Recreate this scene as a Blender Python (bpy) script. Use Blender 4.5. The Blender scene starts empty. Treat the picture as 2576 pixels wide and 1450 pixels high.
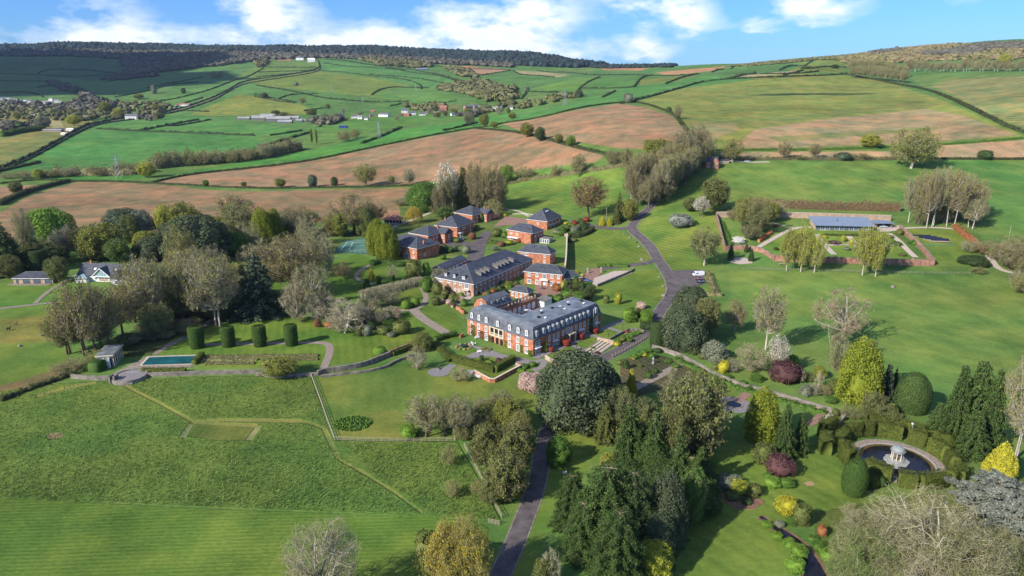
import bpy, math, random
import numpy as np
PI = math.pi
R = math.radians
rnd = random.Random(7)
S = bpy.context.scene
COL = S.collection
# ---------------------------------------------------------------- camera
CH = 90.0                                   # metres above the lawns of the estate
F = 1721.0; CX = 1288.0; CY = 725.0         # lens in units of a 2576 px wide picture
PITCH = math.atan(525.0 / F)
CP, SP = math.cos(PITCH), math.sin(PITCH)
cd = bpy.data.cameras.new('camera'); cam = bpy.data.objects.new('camera', cd); COL.objects.link(cam)
cd.sensor_width = 36; cd.lens = F / 2576 * 36; cd.clip_start = 1; cd.clip_end = 60000
cam.location = (0, 0, CH); cam.rotation_euler = (PI / 2 - PITCH, 0, 0)
S.camera = cam
# ---------------------------------------------------------------- light
SUN_EL = R(32); SH = (0.80, 0.60)           # direction the shadows fall
S.view_settings.view_transform = 'Standard'; S.view_settings.look = 'None'
S.view_settings.gamma = 1; S.view_settings.exposure = 0.82
sd = bpy.data.lights.new('sun', 'SUN'); sun = bpy.data.objects.new('sun', sd); COL.objects.link(sun)
sd.energy = 4.3; sd.angle = R(0.5); sd.color = (1.0, 0.93, 0.82)
sun.rotation_euler = (PI / 2 - SUN_EL, 0, math.atan2(SH[1], SH[0]) - PI / 2)
W = bpy.data.worlds.new('World'); S.world = W; W.use_nodes = True
def world():
    nt = W.node_tree; N = nt.nodes; L = nt.links; N.clear()
    out = N.new('ShaderNodeOutputWorld'); bg = N.new('ShaderNodeBackground'); L.new(bg.outputs[0], out.inputs[0])
    sky = N.new('ShaderNodeTexSky'); sky.sky_type = 'NISHITA'; sky.sun_disc = False
    sky.sun_elevation = SUN_EL
    sky.sun_rotation = math.atan2(-SH[0], -SH[1])
    sky.air_density = 1.0; sky.dust_density = 0.3; sky.ozone_density = 3.0
    bg.inputs[1].default_value = 0.13
    tc = N.new('ShaderNodeTexCoord')
    sep = N.new('ShaderNodeSeparateXYZ'); L.new(tc.outputs['Generated'], sep.inputs[0])
    def M(op, a, b=None, c=None, clamp=False):
        m = N.new('ShaderNodeMath'); m.operation = op; m.use_clamp = clamp
        for i, v in enumerate((a, b, c)):
            if v is None: continue
            if isinstance(v, (int, float)): m.inputs[i].default_value = v
            else: L.new(v, m.inputs[i])
        return m.outputs[0]
    az = M('ARCTAN2', sep.outputs[0], sep.outputs[1])         # 0 = straight ahead (north), + to the east
    el = M('ARCSINE', sep.outputs[2])
    comb = N.new('ShaderNodeCombineXYZ'); L.new(az, comb.inputs[0]); L.new(M('MULTIPLY', el, 2.3), comb.inputs[1])
    n1 = N.new('ShaderNodeTexNoise'); n1.inputs['Scale'].default_value = 13; n1.inputs['Detail'].default_value = 9; n1.inputs['Roughness'].default_value = 0.6
    L.new(comb.outputs[0], n1.inputs['Vector'])
    n2 = N.new('ShaderNodeTexNoise'); n2.inputs['Scale'].default_value = 42; n2.inputs['Detail'].default_value = 6
    L.new(comb.outputs[0], n2.inputs['Vector'])
    warpx = M('MULTIPLY_ADD', n1.outputs[0], 0.10, -0.05)
    warpy = M('MULTIPLY_ADD', n2.outputs[0], 0.028, -0.014)
    azw = M('ADD', az, warpx); elw = M('ADD', el, warpy)
    # fair-weather clouds: centre azimuth, elevation, half widths (radians), weight
    blobs = [(-.668, .064, .04, .045, 1.1), (-.50, .075, .05, .028, .8), (-.44, .040, .07, .020, 1.2), (-.53, .036, .05, .016, 1.0), (-.31, .066, .05, .032, 1.35),
             (-.33, .092, .06, .014, .6), (-.17, .046, .07, .026, 1.4), (-.25, .036, .04, .014, 1.0), (-.08, .090, .06, .016, .45), (-.07, .060, .04, .022, 1.0),
             (.005, .056, .05, .030, 1.2), (.045, .088, .055, .024, 1.25), (-.045, .046, .05, .016, .9),
             (.09, .038, .05, .016, 1.1), (.19, .036, .035, .016, 1.2), (.20, .100, .055, .030, 1.2), (.245, .074, .03, .02, 1.0),
             (.325, .070, .03, .012, .9), (.41, .098, .05, .026, .95), (.385, .080, .04, .014, .7), (.56, .100, .06, .02, .5), (-.60, .032, .03, .02, .5)]
    tot = None
    for a0, e0, wa, we, k in blobs:
        dx = M('MULTIPLY', M('SUBTRACT', azw, a0), 1 / wa); dy = M('MULTIPLY', M('SUBTRACT', elw, e0), 1 / we)
        q = M('ADD', M('MULTIPLY', dx, dx), M('MULTIPLY', dy, dy))
        g = M('MULTIPLY', M('EXPONENT', M('MULTIPLY', q, -0.8)), k)
        tot = g if tot is None else M('ADD', tot, g)
    # the rest of the sky, out of the picture's reach, carries scattered cloud too
    hi = M('MULTIPLY', M('SUBTRACT', el, 0.135, clamp=True), 3.0, clamp=True)
    tot = M('ADD', tot, M('MULTIPLY', hi, 0.55))
    mask = M('MULTIPLY', M('SUBTRACT', M('MULTIPLY', tot, M('MULTIPLY_ADD', n1.outputs[0], 3.8, -.95)), 0.34), .95, clamp=True)
    mask = M('MULTIPLY', mask, M('MULTIPLY_ADD', n2.outputs[0], 0.5, 0.72), clamp=True)
    tint = N.new('ShaderNodeMix'); tint.data_type = 'RGBA'; tint.blend_type = 'MULTIPLY'; tint.inputs[0].default_value = 1
    L.new(sky.outputs[0], tint.inputs[6]); tint.inputs[7].default_value = (0.235, 0.435, 0.80, 1)
    mx = N.new('ShaderNodeMix'); mx.data_type = 'RGBA'
    L.new(mask, mx.inputs[0]); L.new(tint.outputs[2], mx.inputs[6]); mx.inputs[7].default_value = (5.1, 5.4, 5.75, 1)
    L.new(mx.outputs[2], bg.inputs[0])
world()

# ---------------------------------------------------------------- terrain profile
SKY_X = [-700, -300, 0, 80, 150, 200, 300, 430, 560, 680, 760, 850, 960, 1060, 1170, 1290, 1340, 1440, 1540, 1620, 1700, 1820, 1900, 1990, 2100, 2200, 2300, 2400, 2490, 2576, 2800, 3300]
SKY_Y = [126, 124, 124, 122, 124, 119, 116, 121, 124, 125, 123, 126, 129, 134, 135, 136, 141, 163, 169, 170, 170, 168, 161, 151, 141, 129, 119, 110, 104, 106, 110, 116]
PXC = [-900, 0, 300, 700, 1000, 1200, 1350, 1500, 1700, 2000, 2300, 2576, 3500]
# each layer: list over PXC of (picture row, 'z' height or 'y' distance)
LAY = [
 [(760, 'z', v) for v in (0, 0, 0, 0, 0, 0, 0, 0, 0.5, 1, 1, 1, 1)],
 [(650, 'z', v) for v in (0, 0, 0, 0, 0, 0, 0.5, 1, 3, 5, 5, 5, 5)],
 [(560, 'z', v) for v in (0, 0, 0, 0, 0, 1, 3, 6, 11, 12, 12, 12, 12)],
 [(470, 'z', v) for v in (-3, -3, -2, 0, 2, 5, 9, 14, 20, 20, 20, 20, 20)],
 [(410, 'z', v) for v in (0, 0, 0, 4, 12, 16, 22, 28, 30, 29, 29, 29, 30)],
 [(340, 'z', v) for v in (15, 15, 15, 16, 22, 30, 38, 43, 45, 43, 43, 46, 48)],
 [(290, 'z', 22), (290, 'z', 22), (290, 'z', 22), (290, 'z', 25), (290, 'z', 28), (285, 'z', 32), (285, 'z', 46), (266, 'z', 61), (275, 'z', 58), (252, 'z', 65), (245, 'z', 68), (262, 'z', 68), (262, 'z', 70)],
 [(230, 'y', 2000), (230, 'y', 2000), (232, 'y', 1850), (235, 'y', 1700), (240, 'y', 1700), (245, 'y', 1500), (245, 'y', 1350), (240, 'y', 1150), (235, 'y', 1050), (212, 'y', 1150), (216, 'y', 1250), (218, 'y', 850), (218, 'y', 850)],
 [(200, 'y', 2500), (200, 'y', 2500), (200, 'y', 2350), (200, 'y', 2200), (205, 'y', 2200), (210, 'y', 2000), (208, 'y', 1800), (205, 'y', 1600), (205, 'y', 1400), (190, 'y', 1350), (190, 'y', 1500), (184, 'y', 1050), (184, 'y', 1050)],
 [(150, 'y', 3200), (150, 'y', 3200), (156, 'y', 3100), (160, 'y', 2800), (165, 'y', 2800), (170, 'y', 2700), (176, 'y', 2500), (185, 'y', 2300), (186, 'y', 1900), (168, 'y', 1850), (152, 'y', 1900), (150, 'y', 1500), (150, 'y', 1500)],
 [(-1, 'y', v) for v in (4300, 4300, 4300, 3900, 3800, 3700, 3600, 3400, 2700, 2500, 2600, 2500, 2500)],
]
def ray(px, py):
    v = (py - CY) / F
    return (px - CX) / F, CP - v * SP, -(SP + v * CP)       # X, Y, Z per unit depth
UT = np.linspace(-1.5, 1.5, 301)
LT = np.linspace(math.log(20), math.log(7500), 521)
def build_table():
    lay = []
    for row in LAY:
        us, ys, zs = [], [], []
        for px, (py, kind, val) in zip(PXC, row):
            if py < 0: py = float(np.interp(px, SKY_X, SKY_Y))
            x, y, z = ray(px, py)
            t = (val - CH) / z if kind == 'z' else val / y
            us.append(x / y); ys.append(t * y); zs.append(CH + t * z)
        lay.append((np.array(us), np.array(ys), np.array(zs)))
    T = np.zeros((len(LT), len(UT)))
    ker = np.exp(-0.5 * (np.arange(-12, 13) / 5.0) ** 2); ker /= ker.sum()
    Yk, Zk = [], []
    for i, (us, ys, zs) in enumerate(lay):
        if i == len(lay) - 1:                                 # skyline kept crisp
            yy = np.interp(UT, us, ys)
            px = CX + F * UT
            py = np.interp(px, SKY_X, SKY_Y)
            v = (py - CY) / F
            y1 = CP - v * SP; z1 = -(SP + v * CP)
            zz = CH + yy / y1 * z1
        else:
            yy = np.interp(UT, us, ys); zz = np.interp(UT, us, zs)
            yy = np.convolve(np.pad(yy, 12, 'edge'), ker, 'valid'); zz = np.convolve(np.pad(zz, 12, 'edge'), ker, 'valid')
        Yk.append(yy); Zk.append(zz)
    Yk = np.array(Yk); Zk = np.array(Zk)
    for j in range(len(UT)):
        ly = np.log(Yk[:, j]); z = Zk[:, j]
        ly = np.concatenate([[LT[0], math.log(180)], ly, [ly[-1] + 0.12, LT[-1] + .5]]); z = np.concatenate([[0, 0], z, [z[-1] - 25, z[-1] - 260]])
        # pchip through the layers
        h = np.diff(ly); d = np.diff(z) / h; m = np.zeros(len(z))
        for k in range(1, len(z) - 1):
            if d[k - 1] * d[k] > 0:
                w1 = 2 * h[k] + h[k - 1]; w2 = h[k] + 2 * h[k - 1]
                m[k] = (w1 + w2) / (w1 / d[k - 1] + w2 / d[k])
        k = np.clip(np.searchsorted(ly, LT) - 1, 0, len(h) - 1)
        t = (LT - ly[k]) / h[k]
        T[:, j] = (2 * t**3 - 3 * t**2 + 1) * z[k] + (t**3 - 2 * t**2 + t) * h[k] * m[k] + (-2 * t**3 + 3 * t**2) * z[k + 1] + (t**3 - t**2) * h[k] * m[k + 1]
    return T
TT = build_table()
def gz(X, Y):
    X = np.asarray(X, float); Y = np.maximum(np.asarray(Y, float), 21)
    u = np.clip(X / Y, -1.499, 1.499); l = np.clip(np.log(Y), LT[0], LT[-1] - 1e-6)
    a = (u - UT[0]) / (UT[1] - UT[0]); b = (l - LT[0]) / (LT[1] - LT[0])
    i = a.astype(int); j = b.astype(int); i = np.minimum(i, len(UT) - 2); j = np.minimum(j, len(LT) - 2); a = a - i; b = b - j
    z = TT[j, i] * (1 - a) * (1 - b) + TT[j, i + 1] * a * (1 - b) + TT[j + 1, i] * (1 - a) * b + TT[j + 1, i + 1] * a * b
    k = np.clip((Y - 700) / 900, 0, 1)                         # folds in the far hillsides
    z = z + k * (7 * np.sin(X / 190 + 1.3 * np.sin(Y / 330)) * np.sin(Y / 240 + X / 500) + 3.0 * np.sin(X / 71 + 2) * np.sin(Y / 97))
    k2 = np.clip((Y - 60) / 100, 0, 1) * np.clip((1 - (Y - 450) / 300), 0, 1)
    z = z + k2 * 0.25 * (np.sin(X / 23 + 1) * np.sin(Y / 31) + .5 * np.sin(X / 11 + Y / 17))
    return z
YS = np.exp(np.linspace(math.log(60), math.log(7000), 2600))
def at(px, py):
    """world point on the ground seen at a pixel"""
    x, y, z = ray(px, py)
    xs = YS * x / y; zr = CH + YS * z / y; g = gz(xs, YS)
    below = np.nonzero(zr < g)[0]
    if len(below) == 0:
        i = int(np.argmin(zr - g)); Y = YS[i]
    else:
        i = below[0]
        if i == 0: Y = YS[0]
        else:
            a = zr[i - 1] - g[i - 1]; b = g[i] - zr[i]; Y = YS[i - 1] + (YS[i] - YS[i - 1]) * a / (a + b)
    X = Y * x / y
    return (float(X), float(Y), float(gz(X, Y)))
def atz(px, py, z0):
    x, y, z = ray(px, py); t = (z0 - CH) / z
    return (x * t, y * t, z0)
def proj(X, Y, Z):
    dz = Z - CH
    dep = Y * CP - dz * SP; up = Y * SP + dz * CP
    return CX + F * X / dep, CY - F * up / dep, dep
def mpp(p):                                                    # metres per picture pixel at a point
    return proj(*p)[2] / F

# ---------------------------------------------------------------- objects
def tag(o, label=None, cat=None, group=None, kind=None):
    if label: o['label'] = label
    if cat: o['category'] = cat
    if group: o['group'] = group
    if kind: o['kind'] = kind
    return o
def empty(name, loc, rz=0, label=None, cat=None, group=None):
    o = bpy.data.objects.new(name, None); COL.objects.link(o)
    o.location = loc; o.rotation_euler = (0, 0, rz); o.empty_display_size = 0.5
    return tag(o, label, cat, group)
def meshdata(name, V, Fc, mats, mi=None, smooth=False):
    me = bpy.data.meshes.new(name)
    V = np.asarray(V, dtype=np.float32)
    if isinstance(Fc, np.ndarray):
        n, k = Fc.shape
        me.vertices.add(len(V)); me.vertices.foreach_set('co', V.ravel())
        me.loops.add(n * k); me.loops.foreach_set('vertex_index', Fc.astype(np.int32).ravel())
        me.polygons.add(n); me.polygons.foreach_set('loop_start', np.arange(0, n * k, k, dtype=np.int32))
        me.polygons.foreach_set('loop_total', np.full(n, k, dtype=np.int32))
    else:
        me.from_pydata(V.tolist(), [], Fc)
    for m in (mats if isinstance(mats, (list, tuple)) else [mats]): me.materials.append(m)
    if mi is not None: me.polygons.foreach_set('material_index', np.asarray(mi, dtype=np.int32))
    me.update(calc_edges=True); me.validate()
    if smooth: me.polygons.foreach_set('use_smooth', np.ones(len(me.polygons), dtype=bool))
    return me
def link(name, me, parent=None, loc=None):
    o = bpy.data.objects.new(name, me); COL.objects.link(o)
    if parent: o.parent = parent
    if loc is not None: o.location = loc
    return o
class MB:
    """collects simple solids into one mesh"""
    def __init__(s): s.v = []; s.f = []
    def add(s, V, Fc):
        b = len(s.v); s.v += [tuple(map(float, p)) for p in V]; s.f += [tuple(i + b for i in f) for f in Fc]; return s
    def box(s, x0, y0, z0, x1, y1, z1):
        return s.add([(x0, y0, z0), (x1, y0, z0), (x1, y1, z0), (x0, y1, z0), (x0, y0, z1), (x1, y0, z1), (x1, y1, z1), (x0, y1, z1)],
                     [(0, 3, 2, 1), (4, 5, 6, 7), (0, 1, 5, 4), (1, 2, 6, 5), (2, 3, 7, 6), (3, 0, 4, 7)])
    def prism(s, pts, z0, z1):
        n = len(pts)
        return s.add([(x, y, z0) for x, y in pts] + [(x, y, z1) for x, y in pts],
                     [tuple(range(n - 1, -1, -1)), tuple(range(n, 2 * n))] + [(i, (i + 1) % n, n + (i + 1) % n, n + i) for i in range(n)])
    def xz(s, pts, y0, y1):                                    # outline in x,z pushed along y
        n = len(pts)
        return s.add([(x, y0, z) for x, z in pts] + [(x, y1, z) for x, z in pts],
                     [tuple(range(n)), tuple(range(2 * n - 1, n - 1, -1))] + [((i + 1) % n, i, n + i, n + (i + 1) % n) for i in range(n)])
    def tube(s, p, q, r0, r1=None, n=6, cap=True):
        r1 = r0 if r1 is None else r1
        p = np.array(p, float); q = np.array(q, float); d = q - p; L = np.linalg.norm(d)
        if L < 1e-6: return s
        d /= L; a = np.cross(d, (0, 0, 1) if abs(d[2]) < .9 else (1, 0, 0)); a /= np.linalg.norm(a); b = np.cross(d, a)
        V = []
        for c, r in ((p, r0), (q, r1)):
            for i in range(n):
                t = 2 * PI * i / n; V.append(c + r * (math.cos(t) * a + math.sin(t) * b))
        Fc = [(i, (i + 1) % n, n + (i + 1) % n, n + i) for i in range(n)]
        if cap: Fc += [tuple(range(n - 1, -1, -1)), tuple(range(n, 2 * n))]
        return s.add(V, Fc)
    def lathe(s, prof, n=16, c=(0, 0), cap=True):              # prof: (radius, z)
        V = []; Fc = []
        for r, z in prof:
            for i in range(n):
                t = 2 * PI * i / n; V.append((c[0] + r * math.cos(t), c[1] + r * math.sin(t), z))
        for k in range(len(prof) - 1):
            for i in range(n):
                Fc.append((k * n + i, k * n + (i + 1) % n, (k + 1) * n + (i + 1) % n, (k + 1) * n + i))
        if cap: Fc += [tuple(range(n - 1, -1, -1)), tuple(range((len(prof) - 1) * n, len(prof) * n))]
        return s.add(V, Fc)
    def me(s, name, mat): return meshdata(name, s.v, s.f, mat)
    def build(s, name, mat, parent=None, smooth=False):
        m = s.me(name, mat)
        if smooth: m.polygons.foreach_set('use_smooth', np.ones(len(m.polygons), dtype=bool))
        return link(name, m, parent)

# ---------------------------------------------------------------- materials
def mat(name, base, rough=.9, spec=.2, var=.25, scale=1.0, base2=None, bump=0.0, bscale=4.0, island=0.0, objrand=0.0, metal=0.0, coord='Object', detail=4, trans=0.0, stretch=None):
    m = bpy.data.materials.new(name); m.use_nodes = True
    nt = m.node_tree; N = nt.nodes; L = nt.links; b = N['Principled BSDF']
    b.inputs['Roughness'].default_value = rough; b.inputs['Metallic'].default_value = metal
    b.inputs['Specular IOR Level'].default_value = spec
    tc = N.new('ShaderNodeTexCoord'); vec = tc.outputs[coord]
    if stretch:
        mp = N.new('ShaderNodeMapping'); mp.inputs['Scale'].default_value = stretch; L.new(vec, mp.inputs[0]); vec = mp.outputs[0]
    n = N.new('ShaderNodeTexNoise'); n.inputs['Scale'].default_value = scale; n.inputs['Detail'].default_value = detail; n.inputs['Roughness'].default_value = .65
    L.new(vec, n.inputs['Vector'])
    rp = N.new('ShaderNodeValToRGB'); rp.color_ramp.elements[0].position = .3; rp.color_ramp.elements[1].position = .7
    b2 = base2 or tuple(min(1, c * (1 + var)) for c in base); b1 = tuple(c * (1 - var) for c in base) if not base2 else base
    rp.color_ramp.elements[0].color = (*b1, 1); rp.color_ramp.elements[1].color = (*b2, 1)
    L.new(n.outputs[0], rp.inputs[0]); col = rp.outputs[0]
    def mulc(col, src, lo, hi):
        mr = N.new('ShaderNodeMapRange'); mr.inputs['To Min'].default_value = lo; mr.inputs['To Max'].default_value = hi; L.new(src, mr.inputs[0])
        mm = N.new('ShaderNodeVectorMath'); mm.operation = 'SCALE'; L.new(col, mm.inputs[0]); L.new(mr.outputs[0], mm.inputs['Scale']); return mm.outputs[0]
    if island:
        g = N.new('ShaderNodeNewGeometry'); col = mulc(col, g.outputs['Random Per Island'], 1 - island, 1 + island)
    if objrand:
        oi = N.new('ShaderNodeObjectInfo'); col = mulc(col, oi.outputs['Random'], 1 - objrand, 1 + objrand)
    L.new(col, b.inputs['Base Color'])
    if bump:
        bn = N.new('ShaderNodeTexNoise'); bn.inputs['Scale'].default_value = bscale; bn.inputs['Detail'].default_value = 5; L.new(vec, bn.inputs['Vector'])
        bp = N.new('ShaderNodeBump'); bp.inputs['Strength'].default_value = 1; bp.inputs['Distance'].default_value = bump
        L.new(bn.outputs[0], bp.inputs['Height']); L.new(bp.outputs[0], b.inputs['Normal'])
    if trans:
        tr = N.new('ShaderNodeBsdfTranslucent'); L.new(col, tr.inputs[0]); mx = N.new('ShaderNodeMixShader'); mx.inputs[0].default_value = trans
        L.new(b.outputs[0], mx.inputs[1]); L.new(tr.outputs[0], mx.inputs[2]); L.new(mx.outputs[0], N['Material Output'].inputs[0])
    return m
def brickmat(name, c1, c2, mortar, scale=4.0, patch=.25):
    m = bpy.data.materials.new(name); m.use_nodes = True
    nt = m.node_tree; N = nt.nodes; L = nt.links; b = N['Principled BSDF']; b.inputs['Roughness'].default_value = .9; b.inputs['Specular IOR Level'].default_value = .15
    tc = N.new('ShaderNodeTexCoord'); sp = N.new('ShaderNodeSeparateXYZ'); L.new(tc.outputs['Object'], sp.inputs[0])
    ad = N.new('ShaderNodeMath'); ad.operation = 'ADD'; L.new(sp.outputs[0], ad.inputs[0]); L.new(sp.outputs[1], ad.inputs[1])
    cb = N.new('ShaderNodeCombineXYZ'); L.new(ad.outputs[0], cb.inputs[0]); L.new(sp.outputs[2], cb.inputs[1])
    br = N.new('ShaderNodeTexBrick'); br.inputs['Color1'].default_value = (*c1, 1); br.inputs['Color2'].default_value = (*c2, 1); br.inputs['Mortar'].default_value = (*mortar, 1)
    br.inputs['Scale'].default_value = scale; br.inputs['Mortar Size'].default_value = .012; L.new(cb.outputs[0], br.inputs['Vector'])
    n = N.new('ShaderNodeTexNoise'); n.inputs['Scale'].default_value = .6; n.inputs['Detail'].default_value = 6; L.new(tc.outputs['Object'], n.inputs['Vector'])
    mr = N.new('ShaderNodeMapRange'); mr.inputs['From Min'].default_value = .3; mr.inputs['From Max'].default_value = .7; mr.inputs['To Min'].default_value = 1 - patch; mr.inputs['To Max'].default_value = 1 + patch; L.new(n.outputs[0], mr.inputs[0])
    mm = N.new('ShaderNodeVectorMath'); mm.operation = 'SCALE'; L.new(br.outputs[0], mm.inputs[0]); L.new(mr.outputs[0], mm.inputs['Scale']); L.new(mm.outputs[0], b.inputs['Base Color'])
    return m
# ================================================================ the ground: one sheet
def G(r, g, b): return (r, g, b)
C_LAWN = (.082, .150, .026); C_PAST = (.075, .155, .037); C_FAR = (.060, .150, .040); C_MEAD = (.092, .178, .036); C_MOWN = (.076, .150, .026)
C_PL = (.285, .155, .10); C_OLIVE = (.185, .185, .048); C_RED = (.36, .165, .10); C_TAN = (.33, .25, .14); C_SOIL = (.15, .095, .06)
def linespace(y0, y1, n): return np.linspace(y0, y1, n)
def make_ground():
    us = np.concatenate([np.linspace(-1.45, -.80, 90), np.linspace(-.795, .795, 1180), np.linspace(.80, 1.45, 90)])
    # rows: even in the picture nearby, even in log distance far away
    pys = np.linspace(1620, 640, 560); yn = [(CH / (SP + (p - CY) / F * CP)) * (CP - (p - CY) / F * SP) for p in pys]
    yn = np.array(yn); last = yn[-1]
    yf = np.exp(np.linspace(math.log(last * 1.004), math.log(5200), 620))
    Yr = np.concatenate([[30, 45, 62, 75], yn, yf, [5800, 6500]])
    Yr = np.unique(Yr)
    U, Y = np.meshgrid(us, Yr); X = U * Y; Z = gz(X, Y)
    n, m = X.shape
    PX, PY, DEP = proj(X, Y, Z)
    colr = np.zeros((n, m, 3)); colr[:] = C_PAST
    k = np.clip((Y - 600) / 500, 0, 1)[..., None]; colr = colr * (1 - k) + np.array(C_FAR) * k
    rough = np.zeros((n, m)); amp = np.zeros((n, m)); sc = np.zeros((n, m)); soil = np.zeros((n, m))
    def inside(poly):
        p = np.array(poly, float); res = np.zeros(X.shape, bool)
        x0, y0 = p.min(0); x1, y1 = p.max(0)
        sel = (PX >= x0) & (PX <= x1) & (PY >= y0) & (PY <= y1)
        qx = PX[sel]; qy = PY[sel]; ins = np.zeros(qx.shape, bool)
        for i in range(len(p)):
            ax, ay = p[i]; bx, by = p[i - 1]
            if ay == by: continue
            c = ((ay > qy) != (by > qy)) & (qx < (bx - ax) * (qy - ay) / (by - ay) + ax); ins ^= c
        res[sel] = ins; return res
    def paint(poly, c, ang=None, period=3.0, am=0.0, rg=0.0, so=0.0, k=1.0):
        s = inside(poly)
        colr[s] = colr[s] * (1 - k) + np.array(c) * k
        rough[s] = rg; amp[s] = am; soil[s] = so
        if ang is not None: sc[s] = ((X * math.cos(R(ang)) + Y * math.sin(R(ang))) / period)[s]
    # --- far hillside fields, each its own green
    far = [
     ([(0, 145), (300, 147), (310, 160), (260, 205), (0, 185)], (.045, .11, .035)), ([(0, 190), (130, 190), (250, 235), (0, 250)], (.05, .12, .035)), ([(95, 160), (300, 158), (330, 185), (230, 200), (140, 175)], (.042, .10, .036)),
     ([(300, 205), (440, 185), (560, 175), (640, 160), (680, 160), (600, 190), (420, 240), (260, 255)], (.062, .15, .045)),
     ([(660, 158), (800, 155), (805, 178), (680, 195), (560, 215), (600, 190)], (.085, .165, .04)), ([(808, 150), (1060, 180), (1200, 215), (1160, 240), (930, 190), (800, 178)], (.058, .165, .045)),
     ([(640, 200), (800, 180), (930, 195), (1030, 215), (935, 240), (1000, 252), (800, 230), (620, 212)], (.10, .17, .036)), ([(940, 240), (980, 222), (1090, 222), (1170, 250), (1060, 265), (990, 255)], (.07, .17, .04)),
     ([(430, 215), (600, 200), (700, 225), (740, 260), (560, 250)], (.065, .165, .045)), ([(480, 288), (600, 237), (700, 250), (770, 268), (785, 287), (640, 292), (520, 292)], C_OLIVE),
     ([(210, 325), (350, 290), (420, 288), (525, 296), (760, 330), (730, 345), (350, 328)], (.058, .17, .04)), ([(0, 430), (110, 365), (240, 325), (640, 342), (690, 352), (640, 375), (390, 385), (300, 425), (60, 430)], (.052, .165, .04)),
     ([(0, 290), (170, 296), (240, 305), (160, 345), (0, 410)], (.14, .165, .05)), ([(0, 372), (110, 335), (165, 345), (60, 395), (0, 420)], (.17, .165, .06)), ([(110, 300), (150, 300), (165, 330), (140, 330)], C_TAN),
     ([(100, 445), (420, 440), (640, 405), (850, 365), (1000, 330), (1280, 285), (1330, 295), (1250, 315), (1100, 335), (800, 398), (500, 432), (300, 455), (130, 455)], (.05, .175, .035)),
     ([(1260, 300), (1400, 268), (1600, 215), (1780, 190), (2000, 170), (2100, 165), (2000, 190), (1700, 222), (1600, 255), (1400, 285), (1265, 311)], (.055, .165, .04)),
     ([(1330, 225), (1460, 195), (1500, 198), (1450, 232), (1340, 232)], (.075, .175, .035)), ([(1460, 230), (1500, 200), (1620, 190), (1590, 220)], (.055, .15, .034)), ([(1610, 200), (1760, 188), (1700, 205), (1610, 215)], (.10, .15, .035)),
     ([(1290, 250), (1330, 234), (1450, 236), (1430, 262), (1290, 275)], (.08, .16, .045)), ([(1350, 180), (1470, 168), (1500, 172), (1480, 186), (1400, 184)], (.085, .16, .045)), ([(1820, 190), (2000, 185), (2130, 188), (1900, 200)], (.12, .155, .04)),
     ([(1990, 150), (2140, 152), (2120, 185), (1980, 180)], (.095, .155, .035)), ([(1800, 186), (1990, 158), (2020, 162), (1980, 178), (1830, 196)], (.055, .14, .04)), ([(1850, 190), (2000, 178), (2020, 180), (1880, 196)], C_TAN),
     ([(1098, 165), (1195, 167), (1210, 173), (1140, 170)], C_RED), ([(1140, 172), (1235, 171), (1285, 176), (1215, 190), (1150, 186)], (.34, .18, .12)),
     ([(1290, 178), (1350, 180), (1440, 189), (1400, 195), (1310, 187)], C_TAN), ([(1508, 171), (1638, 169), (1612, 178), (1520, 177)], C_RED), ([(1648, 183), (1740, 174), (1835, 166), (1790, 179), (1700, 189), (1670, 188)], (.40, .19, .11)),
     ([(700, 147), (730, 146), (735, 153), (695, 154)], C_RED), ([(1050, 300), (1200, 275), (1260, 285), (1100, 318)], (.07, .165, .04)), ([(870, 280), (1000, 300), (1100, 300), (900, 340), (760, 330)], (.065, .165, .035)),
     ([(1060, 268), (1160, 262), (1200, 272), (1100, 280)], (.15, .15, .06)),
    ]
    for p, c in far: paint(p, c)
    # --- the big ploughed and sown fields
    paint([(378, 462), (470, 441), (640, 424), (800, 403), (960, 369), (1100, 341), (1200, 324), (1290, 331), (1400, 358), (1520, 391), (1500, 408), (1440, 413), (1330, 429), (1260, 437), (1200, 446), (1040, 463), (900, 467), (700, 471), (560, 471)], C_PL, 120, 2.4, .6, so=1)
    paint([(-400, 640), (0, 535), (60, 500), (130, 475), (190, 459), (290, 459), (420, 466), (520, 478), (640, 482), (800, 478), (1030, 473), (1016, 500), (1008, 548), (900, 560), (760, 560), (640, 575), (300, 590), (200, 620), (60, 645), (0, 640)], (.26, .148, .09), 97, 2.3, .9, so=1)
    paint([(-100, 476), (0, 470), (95, 465), (80, 480), (30, 495), (0, 511), (-100, 540)], C_PL, 100, 3, .4, so=1)
    paint([(1262, 312), (1330, 303), (1400, 288), (1470, 273), (1560, 261), (1620, 270), (1690, 291), (1716, 322), (1737, 352), (1720, 364), (1640, 374), (1560, 374), (1480, 362), (1400, 351), (1320, 334)], (.30, .165, .105), 70, 2.6, .35, so=1)
    paint([(1600, 258), (1700, 226), (1800, 213), (1900, 201), (2060, 191), (2130, 191), (2240, 209), (2320, 236), (2400, 263), (2500, 312), (2576, 343), (2360, 362), (2100, 370), (1760, 378), (1742, 345), (1720, 318), (1700, 292), (1640, 270)], (.205, .20, .055), 80, 5.0, .10, so=.2)
    paint([(1718, 300), (1900, 303), (2100, 280), (2320, 256), (2370, 262), (2330, 275), (2200, 283), (2050, 300), (1900, 322), (1830, 330), (1730, 330)], (.115, .16, .045), 80, 5, .2, so=.2)
    paint([(1900, 325), (2060, 302), (2200, 287), (2330, 275), (2420, 290), (2560, 340), (2350, 358), (2000, 372), (1830, 374), (1870, 350)], (.31, .20, .12), 84, 4.0, .35, so=.7)
    paint([(1740, 310), (1850, 312), (1860, 325), (1800, 350), (1770, 370), (1745, 345)], (.26, .20, .10), 84, 4, .3, so=.6)
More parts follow.
